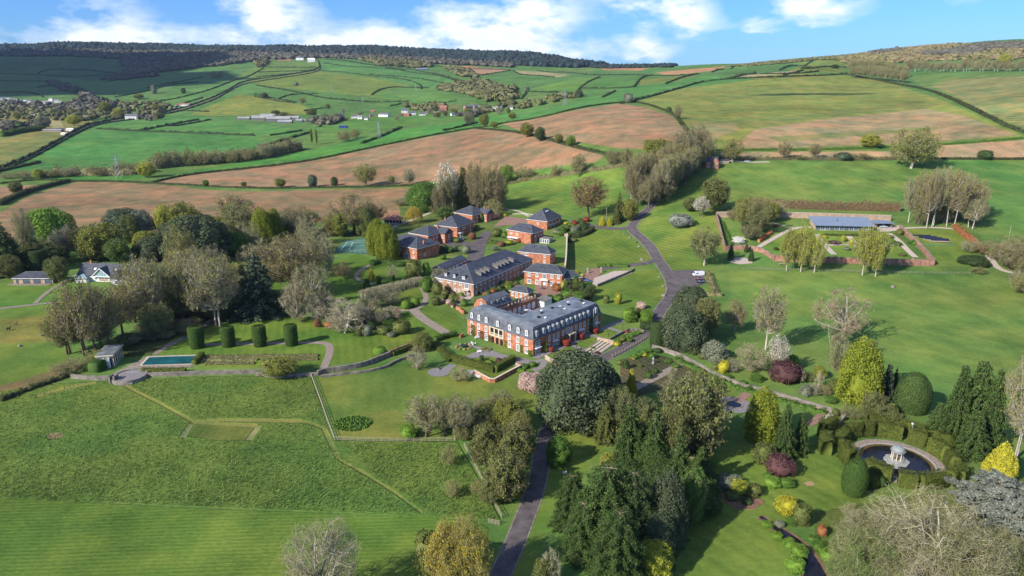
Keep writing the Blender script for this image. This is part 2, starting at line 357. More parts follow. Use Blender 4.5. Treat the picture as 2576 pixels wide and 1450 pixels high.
    paint([(1930, 345), (2400, 318), (2330, 330), (1960, 358)], (.20, .17, .075), 84, 4, .2, so=.5)
    paint([(2283, 190), (2700, 178), (2900, 400), (2576, 336), (2500, 306), (2400, 256), (2330, 226)], (.085, .17, .045), 50, 9.0, .2, so=.1)
    for a, b, w in (((2350, 205), (2576, 310), 16), ((2400, 200), (2640, 290), 14), ((2470, 195), (2640, 240), 9)):
        paint([(a[0], a[1]), (b[0], b[1] - w), (b[0], b[1] + w)], (.25, .20, .10), 50, 7, .3, so=.4, k=.6)
    paint([(2340, 215), (2400, 200), (2640, 188), (2700, 330), (2576, 322), (2480, 285), (2400, 240)], (.21, .19, .085), 50, 8, .45, so=.5, k=.5)
    paint([(2352, 366), (2700, 346), (2700, 398), (2362, 398)], (.37, .22, .145), 84, 3.0, .2, so=1)
    paint([(1812, 384), (2290, 380), (2290, 394), (1812, 400)], (.33, .215, .135), 84, 3, .2, so=1)
    # --- estate pastures and lawns
    paint([(1270, 440), (1400, 432), (1590, 425), (1585, 470), (1560, 500), (1540, 540), (1440, 545), (1260, 540)], (.082, .158, .030), 30, 5, .12)
    paint([(1800, 412), (2290, 407), (2320, 430), (2270, 500), (2200, 520), (1960, 520), (1830, 500), (1790, 440)], (.082, .165, .036), 10, 7, .06)
    paint([(2330, 405), (2800, 405), (3000, 640), (2560, 620), (2480, 560), (2480, 500), (2420, 430)], (.062, .150, .034), 10, 9, .06)
    paint([(1590, 590), (1650, 520), (1700, 470), (1780, 440), (1800, 470), (1830, 520), (1805, 560), (1815, 600), (1830, 650), (1760, 678), (1690, 678), (1650, 630), (1610, 600)], (.092, .168, .032), 40, 3.2, .22)
    paint([(1440, 580), (1490, 576), (1560, 580), (1600, 605), (1640, 650), (1620, 663), (1500, 668), (1440, 672), (1435, 640)], C_LAWN, 20, 3.2, .13)
    paint([(1490, 715), (1590, 685), (1650, 680), (1672, 715), (1690, 765), (1600, 775), (1500, 765)], C_LAWN, 60, 3.2, .12)
    paint([(1830, 680), (2200, 690), (2560, 700), (2800, 760), (2700, 900), (2500, 930), (2260, 960), (2230, 880), (2200, 820), (1980, 800), (1840, 740)], (.085, .165, .036), 30, 9, .06)
    paint([(0, 715), (160, 700), (215, 720), (200, 760), (0, 775)], (.07, .165, .028)); paint([(-60, 775), (170, 760), (180, 880), (150, 940), (0, 985), (-60, 990)], (.088, .165, .030), rg=.15)
    paint([(0, 805), (150, 790), (150, 860), (0, 865)], (.15, .155, .045), rg=.2, k=.6)
    paint([(-60, 985), (60, 955), (150, 925), (170, 935), (80, 980), (-60, 1030)], (.20, .14, .07), rg=.4)
    # rough meadow
    paint([(-900, 1000), (0, 985), (100, 970), (240, 960), (520, 948), (780, 945), (800, 1000), (845, 1108), (1150, 1112), (1190, 1180), (1260, 1310), (1060, 1300), (0, 1252), (-900, 1230)], C_MEAD, rg=1.0)
    paint([(455, 1095), (480, 1065), (648, 1072), (625, 1108), (540, 1108)], (.080, .122, .028), 0, 2, .1, rg=.35)
    paint([(450, 1100), (473, 1068), (484, 1070), (465, 1104)], (.22, .19, .10)); paint([(617, 1108), (644, 1072), (656, 1074), (631, 1110)], (.22, .19, .10))
    paint([(116, 1097), (125, 1091), (145, 1088), (160, 1091), (157, 1099), (140, 1105), (120, 1105)], (.34, .19, .12))
    for ln in ([(285, 955), (340, 985), (410, 1020), (485, 1062)], [(485, 1062), (560, 1058), (700, 1060), (770, 1062), (815, 1078), (830, 1110), (850, 1155), (930, 1200), (1000, 1245), (1060, 1290)], [(485, 1064), (645, 1072)], [(240, 963), (160, 978), (90, 998)]):
        for (ax, ay), (bx, by) in zip(ln[:-1], ln[1:]):
            paint([(ax - 1, ay - 4), (bx + 1, by - 5), (bx + 1, by + 4), (ax - 1, ay + 3)] if abs(bx - ax) > 40 else [(ax - 7, ay), (ax + 6, ay), (bx + 6, by), (bx - 7, by)], (.125, .165, .045), rg=.15)
    paint([(-900, 1230), (0, 1252), (500, 1280), (1060, 1300), (1200, 1312), (1230, 1330), (1200, 1470), (1180, 1640), (-900, 1640)], C_MOWN, 93, 1.15, .22, rg=.22)
    # lawns of the house and garden
    paint([(800, 945), (900, 925), (1000, 915), (1050, 915), (1100, 925), (1200, 960), (1345, 945), (1350, 1060), (1330, 1110), (850, 1105)], (.086, .150, .030), 10, 4, .06)
    paint([(850, 1080), (870, 1065), (920, 1040), (1000, 1030), (1040, 1080), (1000, 1105), (850, 1105)], (.12, .152, .036), k=.5)
    paint([(380, 900), (440, 855), (620, 800), (760, 790), (820, 830), (1020, 780), (1130, 830), (1160, 850), (1100, 870), (960, 900), (830, 920), (800, 925), (500, 925), (480, 895)], (.074, .145, .023), 15, 3.0, .14)
    paint([(940, 745), (1060, 725), (1080, 770), (1150, 790), (1165, 830), (1100, 835), (990, 780)], (.068, .135, .022), 40, 3, .12)
    paint([(1160, 870), (1290, 905), (1340, 910), (1380, 905), (1380, 940), (1250, 950), (1140, 925)], C_LAWN, 50, 3, .1)
    paint([(1350, 890), (1500, 830), (1560, 820), (1590, 845), (1500, 880), (1400, 915)], C_LAWN, 50, 3, .12)
    paint([(1395, 1080), (1520, 1080), (1520, 1130), (1400, 1280), (1330, 1450), (1280, 1450), (1380, 1180)], (.080, .150, .028), 100, 4, .1)
    paint([(1770, 1140), (2110, 1110), (2130, 1240), (2230, 1270), (2050, 1300), (1940, 1320), (2020, 1440), (1700, 1470), (1740, 1330), (1830, 1240)], (.078, .152, .028), 35, 3.5, .12)
    paint([(1640, 1000), (1990, 1000), (1850, 1040), (1650, 1040)], C_LAWN); paint([(1780, 955), (1870, 960), (1830, 1010), (1790, 990)], C_LAWN)
    paint([(1560, 905), (1640, 890), (1790, 930), (1760, 960), (1590, 1000), (1560, 960)], (.13, .095, .055), 30, 2, .3, rg=.8)
    paint([(1812, 1240), (1835, 1228), (1900, 1250), (1925, 1262), (1900, 1282), (1850, 1282), (1820, 1262)], (.26, .16, .10), rg=.5)
    paint([(2021, 1215), (2035, 1211), (2048, 1216), (2046, 1222), (2030, 1223)], (.32, .20, .14))
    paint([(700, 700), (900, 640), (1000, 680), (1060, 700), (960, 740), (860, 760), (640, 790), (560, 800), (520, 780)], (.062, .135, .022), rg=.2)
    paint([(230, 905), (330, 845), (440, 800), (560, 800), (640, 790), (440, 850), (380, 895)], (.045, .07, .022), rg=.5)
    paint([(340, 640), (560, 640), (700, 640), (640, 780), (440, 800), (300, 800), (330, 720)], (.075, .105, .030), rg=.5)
    paint([(1905, 612), (1990, 575), (2040, 575), (2240, 580), (2290, 630), (2320, 650), (1960, 645)], (.088, .165, .03)); paint([(2270, 577), (2420, 580), (2460, 640), (2440, 668), (2350, 660)], (.095, .175, .032), 60, 2.2, .12)
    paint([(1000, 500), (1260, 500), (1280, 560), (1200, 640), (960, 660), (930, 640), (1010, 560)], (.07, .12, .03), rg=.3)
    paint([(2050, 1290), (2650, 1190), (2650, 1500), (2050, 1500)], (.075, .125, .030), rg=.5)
    gr = colr[..., 1:2] > colr[..., 0:1] * 1.05; colr = np.where(gr, colr * np.array([1.32, 1.08, 1.08]), colr * np.array([.84, 1.0, .86]))
    idx = np.arange(n * m).reshape(n, m)
    quads = np.stack([idx[:-1, :-1], idx[:-1, 1:], idx[1:, 1:], idx[1:, :-1]], -1).reshape(-1, 4)
    V = np.stack([X, Y, Z], -1).reshape(-1, 3)
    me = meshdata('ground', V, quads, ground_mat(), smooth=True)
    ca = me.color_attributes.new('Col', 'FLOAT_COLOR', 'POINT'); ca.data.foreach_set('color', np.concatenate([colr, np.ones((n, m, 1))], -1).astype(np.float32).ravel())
    for nm, arr in (('rough', rough), ('amp', amp), ('rowpos', sc), ('soil', soil)):
        a = me.attributes.new(nm, 'FLOAT', 'POINT'); a.data.foreach_set('value', arr.astype(np.float32).ravel())
    return tag(link('ground', me), 'green fields, lawns and ploughed land of a wide valley', kind='structure')
def ground_mat():
    m = bpy.data.materials.new('ground_cover'); m.use_nodes = True
    nt = m.node_tree; N = nt.nodes; L = nt.links; b = N['Principled BSDF']; b.inputs['Roughness'].default_value = .95; b.inputs['Specular IOR Level'].default_value = .08
    def at_(nm, o='Fac'):
        a = N.new('ShaderNodeAttribute'); a.attribute_name = nm; return a.outputs[o]
    def M(op, a, b_=None, clamp=False):
        q = N.new('ShaderNodeMath'); q.operation = op; q.use_clamp = clamp
        for i, v in enumerate((a, b_)):
            if v is None: continue
            if isinstance(v, (int, float)): q.inputs[i].default_value = v
            else: L.new(v, q.inputs[i])
        return q.outputs[0]
    tc = N.new('ShaderNodeTexCoord'); pos = tc.outputs['Object']
    def noise(scale, detail=4, vec=pos, rough=.6, off=None):
        n = N.new('ShaderNodeTexNoise'); n.inputs['Scale'].default_value = scale; n.inputs['Detail'].default_value = detail; n.inputs['Roughness'].default_value = rough
        L.new(vec, n.inputs['Vector']); return n.outputs[0]
    rough, amp, rp, soil = at_('rough'), at_('amp'), at_('rowpos'), at_('soil')
    col = at_('Col', 'Color')
    big = noise(.011, 5); mid = noise(.07, 5); fine = noise(.9, 5); tus = noise(.75, 3, rough=.7)
    mp = N.new('ShaderNodeMapping'); mp.inputs['Rotation'].default_value = (0, 0, R(35)); mp.inputs['Scale'].default_value = (.5, 2.2, 1); L.new(pos, mp.inputs[0])
    blade = noise(1.1, 4, mp.outputs[0], .7)
    # tonal patches
    k = M('ADD', M('MULTIPLY', M('SUBTRACT', big, .5), 1.2), M('MULTIPLY', M('SUBTRACT', mid, .5), 1.1))
    k = M('ADD', k, M('MULTIPLY', M('SUBTRACT', fine, .5), .75))
    k = M('ADD', k, M('MULTIPLY', M('MULTIPLY', M('SUBTRACT', blade, .5), 1.4), rough))
    row = M('SINE', M('MULTIPLY', M('ADD', rp, M('MULTIPLY', mid, .35)), 2 * PI))
    k = M('ADD', k, M('MULTIPLY', M('MULTIPLY', row, amp), M('ADD', M('MULTIPLY', noise(.25, 3), 1.2), -.1)))
    k = M('MAXIMUM', M('ADD', k, 1.0), .25)
    hue = noise(.035, 6)
    hm = N.new('ShaderNodeMix'); hm.data_type = 'RGBA'; hm.blend_type = 'MULTIPLY'; hm.inputs[0].default_value = 1
    rmp = N.new('ShaderNodeValToRGB'); rmp.color_ramp.elements[0].position = .36; rmp.color_ramp.elements[1].position = .66
    rmp.color_ramp.elements[0].color = (.80, 1.0, .95, 1); rmp.color_ramp.elements[1].color = (1.34, 1.06, 1.0, 1); L.new(hue, rmp.inputs[0])
    L.new(col, hm.inputs[6]); L.new(rmp.outputs[0], hm.inputs[7])
    sc = N.new('ShaderNodeVectorMath'); sc.operation = 'SCALE'; L.new(hm.outputs[2], sc.inputs[0]); L.new(k, sc.inputs['Scale'])
    # thin green growth over ploughed soil, in drifts
    gm = M('MULTIPLY', M('MULTIPLY', M('SUBTRACT', noise(.022, 6, rough=.7), .53), 4, clamp=True), M('MULTIPLY', soil, .28))
    mx = N.new('ShaderNodeMix'); mx.data_type = 'RGBA'; L.new(gm, mx.inputs[0]); L.new(sc.outputs[0], mx.inputs[6]); mx.inputs[7].default_value = (.19, .17, .06, 1)
    L.new(mx.outputs[2], b.inputs['Base Color'])
    h = M('ADD', M('MULTIPLY', M('MULTIPLY', blade, rough), 1.3), M('MULTIPLY', fine, .12))
    h = M('ADD', h, M('MULTIPLY', M('MULTIPLY', row, amp), .10))
    bp = N.new('ShaderNodeBump'); bp.inputs['Strength'].default_value = .8; bp.inputs['Distance'].default_value = .8; L.new(h, bp.inputs['Height']); L.new(bp.outputs[0], b.inputs['Normal'])
    return m
make_ground()

# ---------------------------------------------------------------- roads, paths, water: draped sheets
M_TAR = mat('tarmac', (.10, .086, .085), scale=.35, var=.4, detail=8, bump=.01, bscale=8)
M_GRAV = mat('pale_gravel', (.42, .35, .29), scale=1.5, var=.2, bump=.02, bscale=9)
M_PATH = mat('stone_paving', (.24, .195, .155), scale=1.3, var=.4, bump=.03, bscale=3)
M_PAVE = mat('grey_paving', (.20, .185, .18), scale=1.8, var=.35, bump=.02, bscale=4)
M_BPAVE = mat('brick_paving', (.24, .145, .11), scale=1.2, var=.35, bump=.02, bscale=4)
M_KERB = mat('kerb_stone', (.20, .175, .13), scale=1, var=.5)
M_DIRT = mat('bare_soil', (.17, .10, .06), scale=1.0, var=.4, bump=.06, bscale=3)
def resample(pts, step):
    out = [pts[0]]
    for p, q in zip(pts[:-1], pts[1:]):
        d = math.dist(p[:2], q[:2]); n = max(1, int(math.ceil(d / step)))
        for i in range(1, n + 1): out.append(tuple(p[k] + (q[k] - p[k]) * i / n for k in range(len(p))))
    return out
def smooth_line(P, it=2):
    for _ in range(it):
        Q = [P[0]]
        for a, b in zip(P[:-1], P[1:]):
            Q.append(tuple(.75 * a[k] + .25 * b[k] for k in range(len(a)))); Q.append(tuple(.25 * a[k] + .75 * b[k] for k in range(len(a))))
        Q.append(P[-1]); P = Q
    return P
def wline(pix, step=2.0, sm=2):
    P = [at(*p)[:2] for p in pix]
    if sm and len(P) > 2: P = smooth_line(P, sm)
    return resample(P, step)
def strip(name, pix, width, m, lift=.05, step=2.0, kind='structure', label=None, world=None, widths=None, thick=0.0):
    P = np.array(world if world is not None else wline(pix, step)); d = np.gradient(P, axis=0); d /= np.linalg.norm(d, axis=1)[:, None] + 1e-9
    nrm = np.stack([-d[:, 1], d[:, 0]], -1); n = len(P)
    w = np.full(n, width) if widths is None else np.interp(np.linspace(0, 1, n), np.linspace(0, 1, len(widths)), widths)
    nc = 5; V = []
    for j in range(nc):
        o = (j / (nc - 1) - .5); q = P + nrm * (w * o)[:, None]; V.append(np.column_stack([q, gz(q[:, 0], q[:, 1]) + lift]))
    V = np.concatenate(V); idx = np.arange(n * nc).reshape(nc, n)
    Fq = np.stack([idx[:-1, :-1], idx[:-1, 1:], idx[1:, 1:], idx[1:, :-1]], -1).reshape(-1, 4)[:, ::-1]
    return tag(link(name, meshdata(name, V, Fq, m, smooth=True)), label, kind=kind)
def area(name, pix, m, lift=.06, label=None, kind='structure', cell=2.0, world=None):
    import bmesh
    P = world if world is not None else [at(*p)[:2] for p in pix]
    bm = bmesh.new(); vs = [bm.verts.new((x, y, 0)) for x, y in P]; bm.faces.new(vs)
    bmesh.ops.triangulate(bm, faces=bm.faces[:])
    for _ in range(6):
        es = [e for e in bm.edges if e.calc_length() > cell]
        if not es or len(bm.verts) > 6000: break
        bmesh.ops.subdivide_edges(bm, edges=es, cuts=1); bmesh.ops.triangulate(bm, faces=bm.faces[:])
    for f in bm.faces:
        if f.normal.z < 0: f.normal_flip()
    co = np.array([v.co[:] for v in bm.verts]); z = gz(co[:, 0], co[:, 1]) + lift
    for v, zz in zip(bm.verts, z): v.co.z = zz
    me = bpy.data.meshes.new(name); bm.to_mesh(me); bm.free(); me.materials.append(m)
    return tag(link(name, me), label, kind=kind)
DR1 = [(1228, 1520), (1262, 1440), (1290, 1380), (1325, 1290), (1350, 1225), (1360, 1170), (1366, 1130), (1375, 1090), (1390, 1055), (1430, 1000), (1470, 945), (1510, 905), (1560, 882), (1605, 855), (1630, 835), (1650, 800), (1665, 775), (1690, 745), (1692, 715), (1675, 680), (1652, 650), (1640, 625), (1615, 600), (1592, 582), (1588, 568), (1605, 550), (1630, 528), (1652, 500), (1690, 462), (1725, 432), (1760, 412), (1800, 404)]
for wd, mm, lf in ((6.3, M_KERB, .05), (5.3, M_TAR, .09)):
    strip('drive' if mm is M_TAR else 'drive_edge', DR1, wd, mm, lf, widths=[wd * q for q in (.72, .72, .75, .8, .85, .9, 1, 1, 1, .9, .85, .8)], label='grey tarmac drive winding from the foreground past the houses' if mm is M_TAR else None)
strip('side_road', [(1592, 572), (1560, 577), (1520, 574), (1490, 570), (1450, 560)], 5, M_TAR, .12, label='side road leaving the drive towards the brick houses')
area('car_park', [(1668, 682), (1768, 680), (1775, 715), (1745, 722), (1705, 740), (1688, 742), (1680, 710)], M_TAR, .13, 'tarmac car park beside the drive')
strip('side_road', [(1650, 655), (1620, 664), (1560, 670), (1500, 678), (1475, 690)], 4.5, M_TAR, .12, label='spur from the drive to the gravel forecourt')
area('forecourt', [(1495, 700), (1545, 683), (1592, 682), (1590, 688), (1500, 722), (1490, 715)], M_GRAV, .14, 'pale gravel forecourt behind the low wall')
area('forecourt', [(1455, 700), (1490, 676), (1515, 676), (1510, 690), (1490, 712), (1460, 712)], M_BPAVE, .13, 'brown paved forecourt by the brick house')
strip('mews_road', [(1172, 712), (1185, 680), (1195, 650), (1203, 622), (1215, 600), (1230, 583)], 7, M_TAR, .12, widths=[11, 9, 8, 7, 6], label='tarmac mews road between the brick houses')
area('mews_court', [(1095, 622), (1130, 603), (1200, 612), (1195, 640), (1150, 632), (1110, 640)], M_TAR, .11, 'tarmac apron in front of the mews houses')
area('side_yard', [(1240, 572), (1270, 545), (1330, 552), (1320, 566), (1262, 568)], M_BPAVE, .12, 'paved yard in front of the upper house')
area('stable_court', [(1345, 712), (1395, 712), (1420, 735), (1400, 755), (1350, 745)], M_BPAVE, .12, 'brown brick courtyard')
area('courtyard', [(1275, 800), (1350, 772), (1385, 770), (1330, 800), (1285, 812)], M_BPAVE, .10, 'parking courtyard behind the manor')
strip('path', [(1235, 524), (1300, 528), (1330, 545)], 2, M_GRAV, .07, label='thin path at the field edge')
strip('gravel_path', [(980, 575), (1020, 560), (1060, 545), (1100, 528)], 3, M_GRAV, .08, label='pale path beside the red roofed pavilion')
# garden paths
strip('garden_path', [(388, 892), (410, 878), (440, 862), (470, 847), (485, 842), (520, 812), (545, 800)], 2.2, M_PATH, .08, label='pale path from the pool towards the trees')
strip('garden_path', [(500, 868), (600, 866), (700, 864), (800, 862), (828, 866), (831, 885), (824, 905), (815, 925), (808, 945)], 2.6, M_PATH, .08, label='stone path curving round the end of the topiary lawn')
strip('garden_path', [(1062, 726), (1072, 745), (1070, 760), (1055, 775), (1030, 782), (990, 780)], 2.4, M_PATH, .08, label='curved stone path by the clipped yew balls')
strip('stone_steps_path', [(1040, 780), (1055, 795), (1078, 812), (1105, 828), (1135, 845)], 4.0, M_PATH, .10, label='wide stone stepped path down the lawn')
strip('garden_path', [(936, 664), (905, 682), (893, 695), (905, 708), (940, 715)], 2, M_PATH, .08, label='thin winding path through the upper garden')
area('terrace', [(325, 920), (372, 896), (500, 893), (520, 905), (478, 925), (360, 930), (360, 945), (340, 955), (295, 955), (285, 940)], M_PATH, .09, 'stone terrace round the swimming pool')
area('terrace', [(1178, 868), (1215, 875), (1262, 892), (1330, 905), (1345, 912), (1320, 918), (1262, 906), (1232, 897), (1175, 904), (1163, 902), (1190, 888), (1210, 885)], M_PAVE, .10, 'grey paved terrace along the manor front')
strip('garden_path', [(1345, 902), (1400, 880), (1440, 862), (1480, 843), (1530, 822), (1570, 805)], 2.4, M_PAVE, .10, label='paved walk along the shaded long front')
strip('garden_path', [(1482, 842), (1520, 855), (1560, 868)], 2, M_PAVE, .11, label='cross path over the front lawn near the steps')
strip('garden_path', [(1430, 866), (1470, 882), (1490, 892)], 2, M_PAVE, .11, label='cross path over the front lawn beside the red shrubs')
strip('garden_path', [(1525, 824), (1570, 838), (1600, 845)], 2, M_PAVE, .11, label='cross path at the far end of the front lawn')
strip('garden_path', [(1342, 912), (1370, 905), (1365, 925), (1335, 935), (1375, 950)], 2.2, M_PAVE, .10, label='path winding down beside the rockery')
strip('garden_path', [(1582, 985), (1620, 965), (1660, 945), (1715, 915)], 3.0, M_PATH, .09, label='long straight flagged path in the kitchen garden')
strip('garden_path', [(1790, 950), (1830, 965), (1880, 975), (1970, 1005), (2060, 1035)], 2.2, M_BPAVE, .09, label='brick path below the garden wall')
strip('garden_path', [(1895, 975), (1870, 1000), (1850, 1012)], 2.6, M_BPAVE, .10, label='brick path leading to the round pond')
strip('garden_path', [(2078, 1035), (2060, 1052), (2035, 1070)], 2.2, M_BPAVE, .10, label='brick path between the clipped domes')
strip('gravel_path', [(1905, 624), (1950, 598), (1995, 574), (2040, 572)], 2.6, M_GRAV, .09, label='pale diagonal path crossing the walled garden')
strip('gravel_path', [(1995, 574), (1960, 566), (1940, 560)], 1.4, M_GRAV, .10, label='narrow kerb path by the walled garden hedge')
for pp, w in (([(2055, 590), (2070, 612), (2098, 641)], 3.0), ([(2133, 592), (2150, 612), (2165, 630), (2180, 645)], 3.0), ([(2236, 588), (2262, 606), (2278, 625), (2303, 648)], 3.0), ([(2240, 624), (2200, 621), (2130, 615), (2075, 618)], 1.6)):
    strip('gravel_path', pp, w, M_GRAV, .09, label='straight gravel path dividing the walled garden beds')
area('forecourt', [(2205, 572), (2262, 568), (2270, 580), (2210, 586)], M_GRAV, .10, 'pale concrete yard at the carport')
strip('farm_track', [(2480, 635), (2492, 650), (2505, 672), (2530, 684), (2576, 692), (2640, 694)], 3.2, M_GRAV, .09, label='pale farm track bending round the garden corner')
strip('farm_track', [(2270, 575), (2330, 572), (2405, 576), (2440, 590), (2480, 635)], 2.2, M_GRAV, .08, label='pale track behind the vegetable garden')
strip('field_path', [(0, 777), (90, 766), (165, 760)], 2.4, M_PATH, .08, label='narrow path crossing the paddock')
strip('field_path', [(88, 764), (110, 742), (150, 715), (185, 696), (200, 688)], 1.8, M_PATH, .10, label='path from the paddock up to the white house')
area('patio', [(2190 - 432, 1), (2, 2), (3, 3)], M_GRAV) if False else None
area('patio', [(1834, 660), (1848, 650), (1868, 648), (1892, 655), (1893, 663), (1862, 666)], M_GRAV, .10, 'pale semicircular patio between conifers')
area('stone_terrace', [(1140, 765), (1150, 750), (1175, 744), (1190, 748), (1175, 760), (1150, 770)], M_GRAV, .10, 'pale stone terrace by the stone fronted block')
strip('lane', [(1800, 402), (1880, 409), (1935, 408)], 3.0, M_GRAV, .1, label='pale lane beside the lodge')
# a narrow lane between hedges on the left
LANE = [(-60, 452), (0, 428), (60, 402), (120, 372), (180, 340), (240, 312), (290, 302), (380, 288), (430, 282), (500, 262), (560, 240), (600, 210), (660, 200), (740, 188), (800, 176), (806, 168), (800, 155)]
strip('lane', LANE, 4.5, mat('lane_surface', (.16, .14, .11)), .3, step=8, label='narrow country lane climbing between dark hedges')
# ================================================================ vegetation generators
def unit(v): return v / (np.linalg.norm(v, axis=-1, keepdims=True) + 1e-9)
def slivers(P, D, Ln, w, rg):
    """thin tapering twigs: one triangle each"""
    s = unit(np.cross(D, rg.normal(size=D.shape))) * np.asarray(w)[:, None] * .5
    V = np.stack([P - s, P + s, P + D * np.asarray(Ln)[:, None]], 1).reshape(-1, 3)
    return V, np.arange(len(V)).reshape(-1, 3)
def leaves(P, N, size, rg, flat=.45):
    """leaf clumps: irregular four-sided cards"""
    N = unit(N + rg.normal(size=N.shape) * flat)
    a = unit(np.cross(N, rg.normal(size=N.shape))); b = np.cross(N, a)
    s = (np.asarray(size) * rg.uniform(.6, 1.35, len(P)))[:, None]
    q = [a * s * rg.uniform(.35, .7, (len(P), 1)), b * s * rg.uniform(.35, .7, (len(P), 1)), -a * s * rg.uniform(.35, .7, (len(P), 1)), -b * s * rg.uniform(.35, .7, (len(P), 1))]
    V = np.stack([P + k for k in q], 1).reshape(-1, 3)
    return V, np.arange(len(V)).reshape(-1, 4)
def polyline_tubes(paths, n=5):
    V = []; Fc = []; o = 0
    for P, r in paths:
        P = np.asarray(P, float); d = unit(np.gradient(P, axis=0))
        a = unit(np.cross(d, np.array([.3, .2, 1.0]) if abs(d[0, 2]) < .9 else np.array([1., .1, 0]))); b = np.cross(d, a)
        for k in range(len(P)):
            for i in range(n):
                t = 2 * PI * i / n; V.append(P[k] + r[k] * (math.cos(t) * a[k] + math.sin(t) * b[k]))
        for k in range(len(P) - 1):
            for i in range(n): Fc.append((o + k * n + i, o + k * n + (i + 1) % n, o + (k + 1) * n + (i + 1) % n, o + (k + 1) * n + i))
        o += len(P) * n
    return np.array(V), np.array(Fc)
def cat(parts):
    """join (V, F) lists of one face size"""
    V = []; Fc = []; o = 0
    for v, f in parts:
        V.append(v); Fc.append(np.asarray(f) + o); o += len(v)
    return np.concatenate(V), np.concatenate(Fc)
def tri(f): f = np.asarray(f); return np.concatenate([f[:, [0, 1, 2]], f[:, [0, 2, 3]]]) if f.shape[1] == 4 else f
def bez(a, b, c, n): t = np.linspace(0, 1, n)[:, None]; return (1 - t)**2 * a + 2 * t * (1 - t) * b + t**2 * c
# every archetype is built 10 m tall and 10 m wide, then scaled
def gen_open(seed, clear=.22, nl=26, nb=9, nt=10, stems=1, top=1.0, gnarl=.15, leaf=0, lsize=.22, tw=.034, up=.35, wr=1.0):
    """open crown: trunk, limbs, branches and fine twigs, with optional leaf clumps on the twig ends"""
    rg = np.random.default_rng(seed); big = []; P = []; D = []; Ln = []; Wd = []; LP = []
    cz = (clear + 1) / 2 * 10; rz = (1 - clear) / 2 * 10; rx = 5.0; C0 = np.array([0, 0, cz]); AX = np.array([rx, rx, rz])
    def pull(Q):
        w = (Q - C0) / AX; r = np.linalg.norm(w, axis=-1, keepdims=True); lim = 1 + .06 * np.sin(w[..., :1] * 9 + seed) + .05 * np.sin(w[..., 1:2] * 11); f = np.where(r > lim, lim / np.maximum(r, 1e-6), 1); return C0 + w * f * AX
    for s in range(stems):
        off = np.array([0, 0, 0.]) if stems == 1 else np.append(rg.normal(size=2) * .7, 0)
        tp = np.array([rg.normal() * .5, rg.normal() * .5, 8.4 * top]) + off * 2.2
        tr = bez(off, off + np.array([rg.normal() * gnarl * 2, rg.normal() * gnarl * 2, 4]), tp, 7)
        r0 = .32 / math.sqrt(stems); big.append((tr, np.linspace(r0, .05, 7)))
        for i in range(s, nl, stems):
            th = i * 2.399 + rg.normal() * .25; cp_ = 1 - 1.62 * (i + .5) / nl; sp_ = math.sqrt(max(0, 1 - cp_ * cp_)); q = rg.uniform(.62, .9)
            tgt = C0 + AX * q * np.array([sp_ * math.cos(th), sp_ * math.sin(th), cp_])
            hz = np.clip(clear * 8 + (tgt[2] - clear * 10) * .42, clear * 8, 7.0); k = hz / 8.4 * 6; k0 = min(int(k), 5); st = tr[k0] + (tr[k0 + 1] - tr[k0]) * (k - k0)
            midp = (st + tgt) / 2 + np.array([0, 0, -up * .9]) + rg.normal(size=3) * gnarl * 3
            lb = bez(st, midp, tgt, 6); big.append((lb, np.linspace(.12, .03, 6)))
            for j in range(nb):
                t = rg.uniform(.22, 1) ** .8 * .999; kk = int(t * 5); p = lb[kk] + (lb[kk + 1] - lb[kk]) * (t * 5 - kk)
                out = unit((p - C0) / AX); d = unit(out * .7 + rg.normal(size=3) * .6 + np.array([0, 0, up])); ln = rg.uniform(1.1, 2.2) * wr; e = pull(p + d * ln)
                br = bez(p, (p + e) / 2 + rg.normal(size=3) * .22, e, 4); big.append((br[[0, 2, 3]], np.array([.045, .028, .012])))
                tt = rg.uniform(.15, 1, nt); pp = p + (e - p) * tt[:, None] + rg.normal(size=(nt, 3)) * .08
                dd = unit(d * .6 + rg.normal(size=(nt, 3)) * .75 + np.array([0, 0, up * .6])); ll = rg.uniform(.5, 1.2, nt); e2 = pull(pp + dd * ll[:, None]); dd = e2 - pp; ll = np.linalg.norm(dd, axis=1) + .01; dd = dd / ll[:, None]
                P.append(pp); D.append(dd); Ln.append(ll); Wd.append(np.full(nt, tw * 1.3))
                for _ in range(3):
                    p2 = pp + dd * (ll * rg.uniform(.2, 1, nt))[:, None]; e3 = pull(p2 + unit(dd * .5 + rg.normal(size=(nt, 3)) * .8 + np.array([0, 0, up * .4])) * rg.uniform(.3, .8, nt)[:, None]); d3 = e3 - p2; l3 = np.linalg.norm(d3, axis=1) + .01; P.append(p2); D.append(d3 / l3[:, None]); Ln.append(l3); Wd.append(np.full(nt, tw)); LP.append(p2 + d3 * .8)
    P, D, Ln, Wd, LP = (np.concatenate(a) for a in (P, D, Ln, Wd, LP))
    tv, tf = polyline_tubes([b for b in big if len(b[0]) > 3], 5); bv, bf = polyline_tubes([b for b in big if len(b[0]) == 3], 3)
    sv, sf = slivers(P, D, Ln, Wd, rg)
    cv, cf = cat([(bv, tri(bf)), (sv, sf)]); mi = np.zeros(len(cf), int)
    if leaf:
        LP = np.concatenate([LP] * max(1, math.ceil(leaf))); pick = LP[rg.random(len(LP)) < leaf / max(1, math.ceil(leaf))]
        lv, lf = leaves(pick + rg.normal(size=pick.shape) * .15, unit(pick - C0), np.full(len(pick), lsize), rg, .8)
        lf = tri(lf); cf = np.concatenate([cf, lf + len(cv)]); cv = np.concatenate([cv, lv]); mi = np.concatenate([mi, np.ones(len(lf), int)])
    return (tv, tf), (cv, cf, mi)
